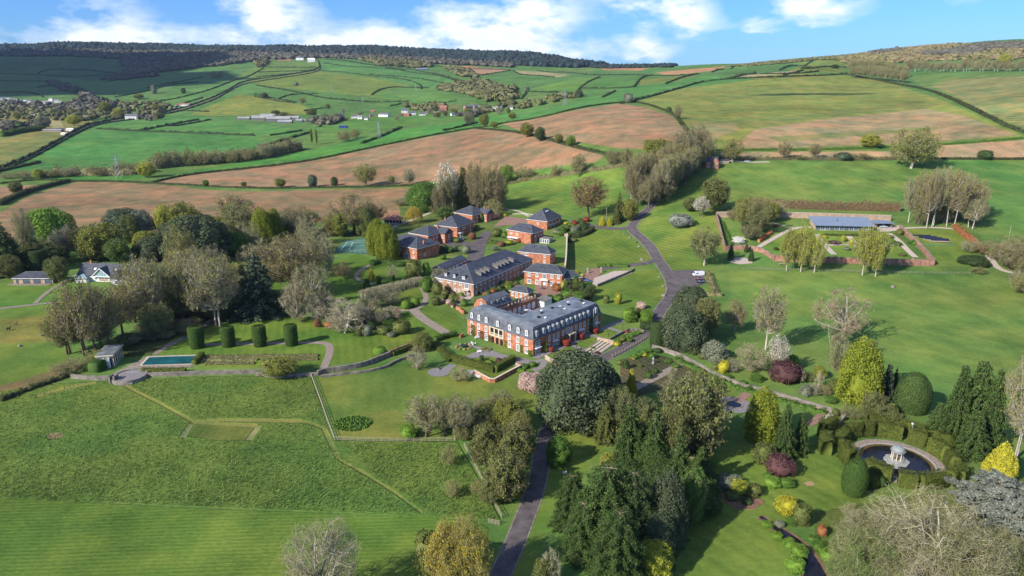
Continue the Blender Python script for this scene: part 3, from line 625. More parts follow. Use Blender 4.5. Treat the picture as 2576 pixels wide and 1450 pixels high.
def icos(n=2):
    import bmesh
    bm = bmesh.new(); bmesh.ops.create_icosphere(bm, subdivisions=n, radius=1); V = np.array([v.co[:] for v in bm.verts]); Fc = np.array([[v.index for v in f.verts] for f in bm.faces]); bm.free(); return V, Fc
ICO2 = icos(2); ICO3 = icos(3); ICO1 = icos(1)
def lump(V, seed, a=.12, k=3.0):
    rg = np.random.default_rng(seed); o = np.zeros(len(V))
    for i in range(5):
        w = rg.normal(size=3) * k * (1 + i * .5); o += np.sin(V @ w + rg.uniform(0, 6)) / (1 + i * .4)
    return V * (1 + a * o / 2)[:, None]
def gen_dense(seed, shape='dome', nlobe=40, cards=15000, size=.27, lob=1.7, trunk=.0, flat=.45):
    """closed evergreen crown: lobes of leaf clumps on an inner mass"""
    rg = np.random.default_rng(seed); parts = []
    if shape == 'dome': prof = lambda z: 5.0 * np.sqrt(np.clip(1 - ((z - 3.6) / 6.4) ** 2 if z > 3.6 else 1 - ((3.6 - z) / 5.2) ** 2, 0, 1))
    elif shape == 'cone': prof = lambda z: 5.0 * max(0.04, (1 - (z / 10.2)) ** .72 * min(1, .62 + z * .22))
    elif shape == 'egg': prof = lambda z: 5.0 * math.sqrt(max(0, 1 - ((z - 3.9) / 6.1) ** 2 if z > 3.9 else 1 - ((3.9 - z) / 6.0) ** 2))
    elif shape == 'plume': prof = lambda z: 5.0 * (1 - (z / 10.15) ** 2.6) ** .62 * min(1, .8 + z * .1)
    elif shape == 'column': prof = lambda z: 5.0 * (1 - max(0, z - 9.2) * .25) * (.86 + .14 * min(1, z / 4))
    elif shape == 'ball': prof = lambda z: 5.0 * math.sqrt(max(0, 1 - ((z - 4.7) / 5.3) ** 2))
    z0 = trunk * 10; cs = []
    for i in range(nlobe):
        z = z0 + (10 - z0) * ((i + rg.random()) / nlobe) ** (1.0 if shape != 'cone' else 1.15) * .95
        r = prof(z) ; th = i * 2.399 + rg.normal() * .3; lr = lob * rg.uniform(.7, 1.25) * (1 if shape != 'cone' else max(.25, r / 5 + .15)); rr = max(0, r - lr * .75)
        cs.append((rr * math.cos(th), rr * math.sin(th), min(z, 10 - lr * .75), lr))
    cs.append((0, 0, 10 - lob * .55 * (1 if shape != 'cone' else .4), lob * .6 * (1 if shape != 'cone' else .45)))
    cs = np.array(cs); area_ = cs[:, 3] ** 2; num = np.maximum(30, (cards * area_ / area_.sum())).astype(int)
    for (x, y, z, lr), k in zip(cs, num):
        d = unit(rg.normal(size=(k, 3)) + np.array([x, y, 0]) * .12 + np.array([0, 0, .35])); p = np.array([x, y, z]) + d * lr * rg.uniform(.86, 1.08, (k, 1)) * np.array([1, 1, 1.0 if shape not in ('cone', 'column', 'plume') else 1.7])
        keep = p[:, 2] > z0; parts.append((p[keep], (d + np.array([0, 0, .25]))[keep]))
    P = np.concatenate([a for a, _ in parts]); N = np.concatenate([b for _, b in parts])
    if shape in ('egg', 'column', 'ball') and flat < .5:
        z = rg.uniform(0, 10, cards); r = np.array([prof(q) for q in z]); keep = rg.random(cards) < (r / 5) ** .7 + .02; z = z[keep]; r = r[keep]; k2 = cards // 5 if shape == 'column' else 0
        r = np.concatenate([r, 4.6 * np.sqrt(rg.random(k2))]); z = np.concatenate([z, np.full(k2, 9.75)]); th = rg.uniform(0, 2 * PI, len(z)); P = np.column_stack([r * np.cos(th), r * np.sin(th), z]) + rg.normal(size=(len(z), 3)) * .06; N = np.column_stack([np.cos(th), np.sin(th), np.where(z > 9.7, 4, .3 + (z - 4) * .12)])
    lv, lf = leaves(P, N, np.full(len(P), size), rg, flat); lf = tri(lf)
    zz = np.linspace(z0 + .1, 9.0 if shape != 'column' else 9.6, 11); V = []; Fc = []
    for k, z in enumerate(zz):
        for i in range(14):
            t = 2 * PI * i / 14; r = max(.03, prof(z) * (.90 if shape in ('egg', 'column', 'ball') else .58 if shape == 'plume' else .70) - .1) * (1 + .03 * math.sin(i * 2.1 + k * 1.7 + seed)); V.append((r * math.cos(t), r * math.sin(t), z))
    for k in range(10):
        for i in range(14):
            a, b, c, d = k * 14 + i, k * 14 + (i + 1) % 14, (k + 1) * 14 + (i + 1) % 14, (k + 1) * 14 + i; Fc += [(a, b, c), (a, c, d)]
    cv, cf = cat([(np.array(V), np.array(Fc)), (lv, lf)])
    tv, tf = polyline_tubes([(np.array([(0, 0, -.3), (0, 0, 2), (0.1, 0, 6)]), np.array([.42, .34, .12]))], 6)
    return (tv, tf), (cv, cf, np.ones(len(cf), int))
def gen_conifer(seed, tiers=16, droop=.35, cards=9000, size=.36, base=.05, pw=.85, layer=False):
    """spruce or cedar: whorls of boughs carrying needle clumps"""
    rg = np.random.default_rng(seed); P = []; N = []; big = [(np.array([(0, 0, -.3), (rg.normal() * .1, 0, 5), (0, 0, 9.9)]), np.array([.36, .22, .03]))]
    for i in range(tiers):
        z = 10 * (base + (1 - base) * (i + rg.uniform(0, .6)) / tiers); nb = max(4, int(11 - i * 5 / tiers))
        if layer: rr = 5.0 * (1 - (max(0, z / 10 - .35) / .68) ** 1.9) * rg.uniform(.75, 1.05) if z > 3.5 else 5 * rg.uniform(.7, 1)
        else: rr = 5.0 * (1 - z / 10.1) ** pw * rg.uniform(.85, 1.1) + .15
        for b in range(nb):
            th = 2 * PI * b / nb + rg.uniform(-.3, .3); L_ = rr * rg.uniform(.75, 1.1); d = np.array([math.cos(th), math.sin(th), 0])
            e = np.array([0, 0, z]) + d * L_ + np.array([0, 0, (-droop * L_ * .5) if not layer else .15 * L_])
            k = max(6, int(cards / (tiers * 8) * (L_ / 2.8) ** 1.3)); t = rg.uniform(.12, 1, k) ** .7
            side = np.array([-d[1], d[0], 0]); sp = rg.normal(size=k) * (.34 if not layer else .5) * (L_ * .35 + .35) * (1.15 - t)
            p = np.array([0, 0, z]) * (1 - t)[:, None] + e * t[:, None] + side * sp[:, None] + rg.normal(size=(k, 3)) * np.array([.12, .12, .14 if not layer else .10])
            p[:, 2] -= np.abs(sp) * droop * .8
            P.append(p); N.append(np.tile(np.array([0, 0, 1.0]) + d * .35, (k, 1)))
            big.append((np.array([(0, 0, z - .2), (e + np.array([0, 0, z])) / 2 * np.array([1, 1, 1]) + np.array([0, 0, .05]), (e * .82 + np.array([0, 0, z]) * .18)]), np.array([.08, .045, .01])))
    P = np.concatenate(P); N = np.concatenate(N); rgs = rg
    lv, lf = leaves(P, N, np.full(len(P), size), rgs, .55)
    tv, tf = polyline_tubes(big[:1], 6); bv, bf = polyline_tubes(big[1:], 3)
    cv, cf = cat([(bv, tri(bf)), (lv, tri(lf))]); mi = np.concatenate([np.zeros(len(bf) * 2, int), np.ones(len(lf) * 2, int)])
    return (tv, tf), (cv, cf, mi)
def gen_willow(seed):
    (tv, tf), (cv, cf, mi) = gen_open(seed, .2, 16, 8, 6, leaf=0)
    rg = np.random.default_rng(seed + 5); P = []; D = []
    for i in range(520):
        th = rg.uniform(0, 2 * PI); r = 5 * math.sqrt(rg.random()); z = 3 + 6.8 * math.sqrt(max(0, 1 - (r / 5.3) ** 2)) * rg.uniform(.8, 1); L_ = rg.uniform(2, 5.5); n = 16
        t = np.linspace(0, 1, n)[:, None]; P.append(np.array([r * math.cos(th), r * math.sin(th), z]) + t * np.array([math.cos(th) * .5, math.sin(th) * .5, -min(L_, z - .4)]) + rg.normal(size=(n, 3)) * .1)
    P = np.concatenate(P); lv, lf = leaves(P, rg.normal(size=P.shape), np.full(len(P), .26), rg, 1); lf = tri(lf)
    return (tv, tf), (np.concatenate([cv, lv]), np.concatenate([cf, lf + len(cv)]), np.concatenate([mi, np.ones(len(lf), int)]))
# ---------------------------------------------------------------- plant materials
M_BARK = mat('bark_brown', (.13, .10, .075), scale=2, var=.35, objrand=.2)
M_BARKP = mat('bark_pale', (.40, .36, .29), scale=2, var=.35, objrand=.1)
def leafm(nm, c, c2=None, isl=.42, tr=.25, sc=.8): return mat(nm, c, rough=.8, spec=.12, scale=sc, base2=c2, var=.25, island=isl, objrand=.10, trans=tr)
TWIG = {'brown': mat('twigs_brown', (.265, .21, .13), scale=.5, var=.2, island=.3, objrand=.14), 'grey': mat('twigs_grey', (.30, .265, .175), scale=.5, var=.2, island=.3, objrand=.12),
        'pale': mat('twigs_pale', (.33, .30, .175), scale=.5, var=.2, island=.25), 'olive': mat('twigs_olive', (.25, .235, .11), scale=.5, var=.2, island=.3, objrand=.14), 'red': mat('twigs_red', (.24, .13, .09), scale=.5, var=.2, island=.3)}
LEAF = {'olive': leafm('leaves_olive', (.17, .19, .035), (.26, .27, .05)), 'yellow': leafm('leaves_yellow', (.29, .31, .04), (.40, .41, .05)), 'lime': leafm('leaves_lime', (.12, .22, .03), (.19, .31, .045)),
        'holm': leafm('leaves_holm', (.060, .082, .040), (.12, .145, .075)), 'dark': leafm('leaves_dark', (.042, .075, .026), (.08, .12, .038)), 'fir': leafm('leaves_fir', (.048, .088, .024), (.09, .14, .036)),
        'cedar': leafm('leaves_cedar', (.06, .09, .055), (.11, .145, .08)), 'leyland': leafm('leaves_leyland', (.15, .19, .020), (.25, .28, .032)), 'gold': leafm('leaves_gold', (.36, .34, .03), (.50, .46, .05)),
        'green': leafm('leaves_green', (.075, .15, .025), (.12, .21, .04)), 'mid': leafm('leaves_mid', (.10, .13, .035), (.16, .18, .055)), 'purple': leafm('leaves_purple', (.085, .04, .045), (.14, .07, .065)),
        'red': leafm('leaves_red', (.25, .045, .035), (.36, .085, .05)), 'rust': leafm('leaves_rust', (.30, .12, .05), (.42, .20, .08)), 'white': leafm('blossom_white', (.60, .57, .50), (.85, .83, .78), .2), 'pink': leafm('blossom_pink', (.48, .32, .26), (.66, .50, .42), .2),
        'greypine': leafm('leaves_grey_pine', (.17, .19, .15), (.28, .30, .24)), 'sage': leafm('leaves_sage', (.16, .18, .12), (.25, .27, .18)), 'brownleaf': leafm('leaves_bronze', (.115, .135, .036), (.185, .20, .058)),
        'yew': leafm('leaves_yew', (.045, .09, .02), (.08, .135, .03)), 'willow': leafm('leaves_willow', (.36, .28, .035), (.50, .40, .06)), 'copper': leafm('leaves_copper', (.20, .09, .05), (.30, .15, .08))}
# ---------------------------------------------------------------- archetypes (10 m x 10 m)
ARCH = {}
def arch(nm, *fns):
    ARCH[nm] = []
    for fn in fns:
        (tv, tf), (cv, cf, mi) = fn
        ARCH[nm].append((meshdata('trunk', tv, tf, M_BARK, smooth=True), meshdata('crown', cv, cf, [TWIG['brown'], LEAF['olive']], mi)))
arch('bare', gen_open(1, leaf=.32), gen_open(2, .14, gnarl=.25, leaf=.32), gen_open(3, .2, up=.5, leaf=.32))
arch('tall', gen_open(4, .24, 28, up=.8, gnarl=.1, leaf=.28), gen_open(5, .2, 28, stems=3, up=.8, leaf=.28), gen_open(6, .26, 28, stems=2, up=.8, leaf=.28))
arch('gnarl', gen_open(7, .12, 18, 8, 10, gnarl=.6, up=.1, tw=.045), gen_open(8, .10, 18, 8, 10, gnarl=.7, up=.05, tw=.045))
arch('bushy', gen_open(9, .02, 26, 8, 12, stems=4, up=.6, top=.7, leaf=.25), gen_open(10, .01, 26, 8, 12, stems=4, up=.5, top=.7, leaf=.25))
arch('bud', gen_open(11, .16, leaf=.7), gen_open(12, .12, leaf=.7), gen_open(13, .18, leaf=.7, gnarl=.3))
arch('leafy', gen_open(14, .08, 30, leaf=1.5, lsize=.27), gen_open(15, .1, 30, leaf=1.5, lsize=.27))
arch('giant', gen_open(50, .08, 40, 11, 9, gnarl=.4, up=.2, leaf=.5, lsize=.085, tw=.017), gen_open(51, .08, 40, 12, 12, gnarl=.3, leaf=1.3, lsize=.10, tw=.015))
arch('bigfir', gen_conifer(52, 28, .45, 52000, .15, pw=.36), gen_conifer(53, 30, .5, 52000, .15, pw=.30))
arch('birch', gen_open(16, .14, 24, 8, 12, leaf=1.0, lsize=.2, up=.75, gnarl=.08), gen_open(17, .12, 24, 8, 12, leaf=1.0, lsize=.2, up=.75, gnarl=.08))
arch('dome', gen_dense(20), gen_dense(21, lob=1.9, nlobe=34), gen_dense(22, lob=1.5, nlobe=48))
arch('cone', gen_dense(23, 'cone', 46, 14000, .25, 1.35), gen_dense(24, 'cone', 52, 14000, .25, 1.25))
arch('plume', gen_dense(40, 'plume', 80, 20000, .24, 1.2), gen_dense(41, 'plume', 90, 20000, .24, 1.1))
arch('egg', gen_dense(25, 'egg', 60, 13000, .22, 1.2, flat=.3)); arch('column', gen_dense(26, 'column', 60, 12000, .26, 1.3, flat=.35)); arch('ball', gen_dense(27, 'ball', 60, 6000, .36, 1.1, flat=.25))
arch('shrub', gen_dense(28, 'ball', 16, 4200, .42, 1.9, flat=.8), gen_dense(29, 'dome', 14, 4200, .42, 2.2, flat=.8), gen_dense(30, 'ball', 12, 4200, .42, 2.4, flat=.8))
arch('fir', gen_conifer(31, 20, cards=20000, size=.25), gen_conifer(32, 22, .5, cards=20000, size=.25, pw=.7), gen_conifer(33, 20, .6, cards=20000, size=.27, pw=.5))
arch('cedar', gen_conifer(34, 11, .05, 24000, .24, .12, layer=True), gen_conifer(35, 10, .1, 24000, .24, .15, layer=True))
arch('willow', gen_willow(36))
CNT = {}
def plant(kind, x, yb, yt, w, leaf=None, twig=None, label='', cat='tree', group=None, pale=False, name=None, var=None, world=None, hm=None):
    """a tree whose foot shows at (x, yb), whose top shows at row yt and whose crown is w pixels wide"""
    skirt = kind in ('bigfir', 'dome', 'cone', 'plume', 'egg', 'column', 'ball', 'shrub', 'fir', 'cedar', 'bushy')
    p = at(x, yb)
    if skirt:
        dep = proj(*p)[2]; s = (CH - p[2]) / dep
        yb2 = yb - w * .5 * max(.02, min(s, .75)) * .8
        p = at(x, max(yb2, yt + 2))
    m_ = mpp(p); wm = w * m_
    # height that brings the top to row yt
    lo, hi = .2, 60
    for _ in range(30):
        h = (lo + hi) / 2
        if proj(p[0], p[1], p[2] + h)[1] > yt: lo = h
        else: hi = h
    h = hm or max(h, .25)
    k = CNT.get(kind, 0); CNT[kind] = k + 1
    ms = ARCH[kind]; tm, cm = ms[(k if var is None else var) % len(ms)]
    nm = name or {'shrub': 'shrub', 'ball': 'clipped_ball', 'column': 'topiary_column', 'egg': 'clipped_yew', 'fir': 'conifer', 'cone': 'conifer', 'plume': 'cypress_tree', 'cedar': 'cedar_tree', 'dome': 'evergreen_tree', 'bushy': 'bush', 'bigfir': 'conifer', 'birch': 'birch_tree', 'willow': 'willow_tree'}.get(kind, 'tree')
    root = empty(nm, (p[0], p[1], p[2] - .1), rnd.uniform(0, 6.28), label, cat, group)
    root.scale = (wm / 10, wm / 10, h / 10)
    if kind not in ('shrub', 'ball', 'egg', 'column', 'bushy'):
        t = link('trunk', tm, root)
        if pale: t.material_slots[0].link = 'OBJECT'; t.material_slots[0].material = M_BARKP
    c = link('crown' if kind not in ('shrub', 'ball', 'egg', 'column', 'bushy') else 'foliage', cm, root)
    for sl, mt in ((0, TWIG[twig] if twig else None), (1, LEAF[leaf] if leaf else None)):
        if mt and sl < len(c.material_slots): c.material_slots[sl].link = 'OBJECT'; c.material_slots[sl].material = mt
    return root
def fill(poly, n, kinds, hp, wp, label, group, seed, leafs=(None,), twigs=('brown', 'grey', 'olive'), gap=.5):
    rg = random.Random(seed); xs = [q[0] for q in poly]; ys = [q[1] for q in poly]; done = []; tries = 0
    while len(done) < n and tries < n * 60:
        tries += 1; x, y = rg.uniform(min(xs), max(xs)), rg.uniform(min(ys), max(ys)); ins = False
        for i in range(len(poly)):
            (ax, ay), (bx, by) = poly[i], poly[i - 1]
            if (ay > y) != (by > y) and x < (bx - ax) * (y - ay) / (by - ay) + ax: ins = not ins
        if not ins or any(abs(x - a) < wp[0] * gap and abs(y - b) < wp[0] * gap * .4 for a, b in done): continue
        done.append((x, y)); plant(rg.choice(kinds), x, y, y - rg.uniform(*hp), rg.uniform(*wp), rg.choice(leafs), rg.choice(twigs), label, 'tree', group)
# ---------------------------------------------------------------- hedges and clipped blocks
def hedge_mesh(P, width, height, size, rg, flat=.6, rag=.25, dens=1.0):
    P = np.array(P, float); n = len(P)
    d = unit(np.gradient(P[:, :2], axis=0)); nr = np.stack([-d[:, 1], d[:, 0]], -1)
    hv = height * (1 + rag * .5 * (np.sin(np.arange(n) * 1.7 + rg.uniform(0, 6)) * .5 + rg.normal(size=n) * .5))
    sec = [(-.5, 0), (-.52, .5), (-.42, .93), (0, 1.0), (.42, .93), (.52, .5), (.5, 0)]
    V = []
    for o, z in sec:
        q = P[:, :2] + nr * (o * width * .86)[None] if False else P[:, :2] + nr * (o * width * .86)
        V.append(np.column_stack([q, gz(q[:, 0], q[:, 1]) - .1 + z * hv * .92]))
    V = np.concatenate(V); idx = np.arange(len(sec) * n).reshape(len(sec), n)
    Fq = np.stack([idx[:-1, :-1], idx[:-1, 1:], idx[1:, 1:], idx[1:, :-1]], -1).reshape(-1, 4)
    Fq = tri(Fq); cap = []
    for e in (0, n - 1): cap += [(idx[0, e], idx[k, e], idx[k + 1, e]) for k in range(1, len(sec) - 1)]
    Fq = np.concatenate([Fq, np.array(cap)])
    L_ = np.linalg.norm(np.diff(P[:, :2], axis=0), axis=1).sum(); k = int(min(60000, L_ * (width + 2 * height) / (size * size) * 1.15 * dens)) + 8
    t = rg.uniform(0, n - 1.001, k); i = t.astype(int); f = (t - i)[:, None]; q = P[i, :2] * (1 - f) + P[i + 1, :2] * f; nn = nr[i]; hh = hv[i]
    s = rg.uniform(0, width + 2 * height, k); side = np.where(s < height, -1, np.where(s > height + width, 1, 0))
    o = np.where(side == 0, (s - height) / width - .5, side * .5) + rg.normal(size=k) * .04
    z = np.where(side == -1, s / height, np.where(side == 1, (s - height - width) / height, 1.0)) * hh + rg.normal(size=k) * .08 * height * rag * 3
    q = q + nn * (o * width)[:, None]; pos = np.column_stack([q, gz(q[:, 0], q[:, 1]) + np.maximum(z, .05)])
    N = np.column_stack([nn * (side * 1.0)[:, None], np.where(side == 0, 1.0, .35)])
    lv, lf = leaves(pos, N, np.full(k, size), rg, flat)
    return cat([(V, Fq), (lv, tri(lf))])
HM = {'field': leafm('hedge_leaves', (.050, .068, .025), (.095, .105, .045)), 'farh': leafm('far_hedge_leaves', (.035, .055, .028), (.06, .08, .04)), 'brown': leafm('brown_hedge', (.18, .125, .07), (.28, .20, .10)), 'yew': LEAF['yew'], 'box': leafm('box_hedge', (.055, .085, .020), (.10, .13, .03)),
      'clip': leafm('clipped_hedge', (.060, .095, .018), (.13, .14, .03)), 'rust': LEAF['rust'], 'green': LEAF['green'], 'scrub': leafm('scrub_leaves', (.16, .15, .07), (.26, .24, .11))}
def hedge(pix, width, height, m='field', label='', group=None, size=None, name='hedge', rag=.35, step=None, world=None, dens=1.0, flat=.6, sm=2, cat_='hedge'):
    if m == 'farh': rag = .95
    p0 = at(*pix[len(pix) // 2]) if world is None else (*world[len(world) // 2], 0)
    mp_ = mpp((p0[0], p0[1], float(gz(p0[0], p0[1])))); size = size or max(.30, mp_ * 2.0)
    P = wline(pix, step or max(1.0, size * 1.6), sm) if world is None else resample(world, step or 1.0)
    v, f = hedge_mesh(P, width, height, size, np.random.default_rng(len(P) * 7 + int(pix[0][0]) if pix else 5), rag=rag, dens=dens, flat=flat)
    o = np.array([P[0][0], P[0][1], float(gz(*P[0]))]); ob = link(name, meshdata(name, v - o, f, HM[m]), loc=o)
    return tag(ob, label, cat_, group)
# ================================================================ fields' hedges
GH='hedges dividing the distant fields'
LH='dark clipped hedge line dividing green fields on the distant hillside'
FARH=[
 [(0,187),(130,190),(295,189)],[(95,186),(110,178),(150,174),(250,178),(300,187)],[(0,203),(120,205),(150,214),(215,242),(260,262)],[(95,221),(135,214)],[(0,234),(75,231),(110,245)],[(55,269),(110,262),(165,270)],
 [(290,245),(330,238),(380,228),(430,214),(500,208)],[(370,222),(430,210),(510,195)],[(500,207),(430,212)],[(300,272),(340,262),(420,254),(500,236),(560,215),(640,185),(664,172)],[(430,276),(470,258),(510,247)],
 [(405,290),(455,278),(525,282)],[(425,318),(445,318),(530,302)],[(243,325),(330,330),(420,333),(640,342)],[(355,330),(410,318),(500,302)],[(644,195),(720,188),(790,178)],[(645,215),(700,225),(760,235),(820,248),(900,256),(935,258)],[(640,238),(700,250),(745,258)],[(700,250),(730,238),(800,237)],
 [(648,170),(800,170)],[(650,183),(720,180),(795,178)],[(810,178),(920,190),(1000,197),(1060,212),(1060,225)],[(935,258),(1030,256)],[(935,240),(965,222),(1000,219),(1080,222)],[(815,160),(900,170),(1020,178)],[(820,150),(960,168),(1080,187),(1150,204)],
 [(930,188),(1020,193),(1150,214)],[(850,152),(1000,175),(1050,176),(1160,203)],[(740,260),(640,243)],[(765,280),(830,270)],[(1060,265),(1150,255)],[(980,268),(1010,262)],[(1093,165),(1140,172),(1285,177)],[(1210,190),(1285,178)],[(1290,178),(1320,190),(1395,195)],
 [(1352,178),(1380,182),(1500,190)],[(1455,232),(1460,218),(1510,195)],[(1455,223),(1560,223),(1595,220)],[(1595,220),(1615,195),(1640,190)],[(1335,232),(1455,236)],[(1312,250),(1325,235)],[(1515,246),(1548,230)],[(1675,212),(1720,195),(1755,187)],
 [(1500,190),(1650,192),(1760,188)],[(1790,183),(1850,165)],[(1830,200),(1880,188),(1900,185)],[(1850,190),(2000,187),(2060,180)],[(1960,178),(2040,155),(2055,150)],[(1970,190),(2020,178)],[(2040,174),(2130,170)],[(1560,262),(1610,250),(1740,212),(1800,202),(1900,197),(2000,194),(2130,187)],
 [(1115,330),(1170,318),(1200,310)],[(910,362),(960,345),(1010,322)],[(650,370),(700,358),(780,335)],[(760,330),(680,342)],
]
for ln in FARH:hedge(ln,3.0,1.9,'farh',LH,GH,step=9)
hedge([(x,y-2)for x,y in LANE],2.2,2.4,'farh','dark hedge along the upper side of the climbing country lane',step=8)
hedge([(x+1,y+4)for x,y in LANE],2.0,1.8,'farh','dark hedge along the lower side of the climbing country lane',step=8)
hedge([(380,461),(470,440),(640,423),(800,402),(960,367),(1100,339),(1200,322),(1240,318)],2.6,1.6,'field','long dark hedge along the top of the wide ploughed field',step=4)
hedge([(1240,318),(1262,311),(1330,302),(1400,287),(1470,271),(1560,259),(1600,258)],2.6,1.7,'field','hedge curving over the top of the ploughed hill',step=4)
hedge([(1600,258),(1640,268),(1700,290),(1718,318),(1740,350)],3.4,1.6,'field','grassy hedge bank running down beside the ploughed hill',step=4)
hedge([(2130,188),(2240,207),(2330,225),(2400,256),(2500,308),(2576,337),(2640,352)],3.6,2.0,'field','hedge bank between the olive field and the striped green field',step=3)
hedge([(1200,324),(1290,332),(1400,360),(1520,392),(1580,390)],4.0,1.3,'field','low hedge bank between the two ploughed fields',step=4)
hedge([(0,463),(100,452),(180,457),(290,457),(420,464),(640,476),(800,473),(1035,468)],3.0,1.2,'field','low hedge between the near ploughed field and the wide one',step=3)
hedge([(0,518),(40,497),(100,476),(175,458)],3.5,3.4,'field','thick dark hedge at the left end of the near ploughed field',step=3,size=.5)
hedge([(1262,466),(1330,452),(1420,440),(1500,430),(1560,420),(1590,416)],3.2,2.4,'scrub','scrubby hedge between the pasture and the ploughed field',step=2.5,rag=.8)
hedge([(1810,402),(1900,402),(2020,403),(2130,404),(2270,402)],2.4,2.0,'scrub','brown hedgerow along the top of the right hand pasture',step=2.5,rag=.8)
hedge([(2340,401),(2480,402),(2600,402)],2.4,1.4,'field','low hedge below the pink ploughed field',step=3)
hedge([(1740,381),(1850,378),(2100,377),(2330,366),(2576,349),(2620,346)],2.4,1.0,'green','low green bank under the wide hillside field',step=4)
hedge([(1880,518),(1960,524),(2080,527),(2200,530),(2262,532)],3.4,4.6,'brown','tall brown beech hedge behind the walled garden',rag=.5,size=.4)
hedge([(2402,575),(2420,590),(2450,615),(2475,640)],3.2,2.4,'rust','rust brown hedge beside the vegetable garden',rag=.4)
hedge([(1908,610),(1925,598),(1940,588)],1.6,1.6,'rust','short rust brown hedge at the walled garden corner')
hedge([(100,410),(0,432)],4,2.4,'field','dark hedge at the far left beside the lane',step=6)
hedge([(5,345),(50,334),(110,328)],9,6,'yew','tall dark windbreak hedge by the distant sheds',step=6)
# scrub belts in the valley
hedge([(100,447),(180,440),(260,440),(330,440),(380,432)],16,6.0,'scrub','belt of brown scrub along the valley stream',rag=.9,step=5,size=1.0,name='scrub_belt')
hedge([(385,425),(440,418),(520,412),(600,405),(680,395),(750,378)],18,9.5,'scrub','thick belt of leafless trees above the green strip',rag=.9,step=6,size=1.1,name='scrub_belt')
# ================================================================ woods seen as one mass
def scatter(poly,spacing,seed):
    poly=np.array(poly,float);rg=np.random.default_rng(seed);x0,y0=poly.min(0);x1,y1=poly.max(0)
    pts=[]
    gx=np.arange(x0,x1,6);us=[];corners=[at(x,y)for x in(x0,(x0+x1)/2,x1)for y in(y0+1,(y0+y1)/2,y1)]
    X0=min(c[0]for c in corners)-50;X1=max(c[0]for c in corners)+50;Y0=min(c[1]for c in corners)-50;Y1=max(c[1]for c in corners)+250
    n=int((X1-X0)*(Y1-Y0)/spacing**2);n=min(n,400000)
    X=rg.uniform(X0,X1,n);Y=rg.uniform(Y0,Y1,n);Z=gz(X,Y);px,py,dep=proj(X,Y,Z)
    ins=np.zeros(n,bool)
    for i in range(len(poly)):
        ax,ay=poly[i];bx,by=poly[i-1]
        if ay==by:continue
        ins^=((ay>py)!=(by>py))&(px<(bx-ax)*(py-ay)/(by-ay)+ax)
    return np.column_stack([X,Y,Z])[ins]
def wood(name,polys,spacing,r,h,m,label,seed,maxn=9000,cat_=None,cards=0,cone=False):
    P=np.concatenate([scatter(p,spacing,seed+i)for i,p in enumerate(polys)]);rg=np.random.default_rng(seed)
    if len(P)>maxn:P=P[rg.permutation(len(P))[:maxn]]
    V0,F0=ICO1;k=len(P)
    rr=r*rg.uniform(.6,1.3,k);hh=h*rg.uniform(.65,1.25,k)
    V=V0[None]*(1+rg.normal(size=(k,len(V0),1))*.22)*np.column_stack([rr,rr,hh*.55])[:,None,:]+(P+np.column_stack([np.zeros(k),np.zeros(k),hh*.45]))[:,None,:]
    V=V+rg.normal(size=V.shape)*r*.08
    Fc=(F0[None]+(np.arange(k)*len(V0))[:,None,None]).reshape(-1,3);V=V.reshape(-1,3)
    if cards:
        q=rg.integers(0,k,k*cards);d=unit(rg.normal(size=(len(q),3))+np.array([0,0,.4]));pos=P[q]+np.column_stack([np.zeros(len(q)),np.zeros(len(q)),hh[q]*.45])+d*np.column_stack([rr[q],rr[q],hh[q]*.6])
        lv,lf=leaves(pos,d,np.full(len(q),r*.55),rg,.6);V,Fc=cat([(V,Fc),(lv,tri(lf))])
    return tag(link(name,meshdata(name,V,Fc,m)),label,cat_ or 'woodland',kind='stuff')
M_WD=mat('wood_conifer',(.022,.036,.034),scale=.02,var=.4,island=.45,detail=6);M_WB=mat('wood_leafless',(.075,.07,.055),scale=.012,base2=(.12,.11,.075),island=.4,detail=6)
M_WO=mat('wood_budding',(.095,.105,.04),scale=.012,base2=(.15,.14,.06),island=.4,detail=6);M_WH=mat('heath_scrub',(.20,.14,.075),scale=.01,base2=(.15,.15,.05),island=.4,detail=6)
wood('woodland',[[(-200,122),(0,119),(200,112),(300,109),(430,114),(640,118),(850,120),(1060,128),(1290,131),(1440,158),(1530,166),(1440,172),(1290,165),(1060,150),(850,139),(640,136),(400,131),(200,130),(-200,134)]],11,11,17,M_WD,'dark conifer forest covering the skyline ridge',50,16000)
wood('woodland',[[(-200,133),(200,129),(640,135),(850,140),(1060,150),(1290,163),(1290,171),(1200,166),(1060,161),(950,152),(820,147),(660,152),(560,166),(440,178),(340,192),(290,200),(320,180),(300,150),(180,143),(-200,143)]],14,12,12,M_WB,'leafless brown woodland below the conifer ridge',51,9000,cards=5)
wood('woodland',[[(900,150),(1060,158),(1090,170),(1030,172),(960,166)],[(640,158),(668,152),(680,156),(655,170)],[(1120,172),(1180,180),(1200,196),(1160,194)],[(1190,205),(1290,228),(1290,256),(1240,258),(1160,236),(1100,226)]],15,12,11,M_WO,'pale budding woods in the fold of the hills',52,2600,cards=14)
wood('woodland',[[(120,205),(215,235),(270,258),(300,268),(230,272),(130,275),(165,268),(215,250),(130,215)],[(255,200),(330,195),(420,190),(300,205),(262,203)],[(0,256),(55,262),(170,272),(300,262),(260,285),(0,280)]],17,10,10,M_WB,'dark leafless woods in the shaded valley folds',53,2000,cards=12)
wood('woodland',[[(2100,150),(2200,130),(2300,120),(2400,112),(2576,108),(2640,112),(2640,150),(2500,152),(2300,155),(2200,165),(2140,166)]],11,7,5.5,M_WH,'brown heath and scrub on the right hand hilltop',54,8000)
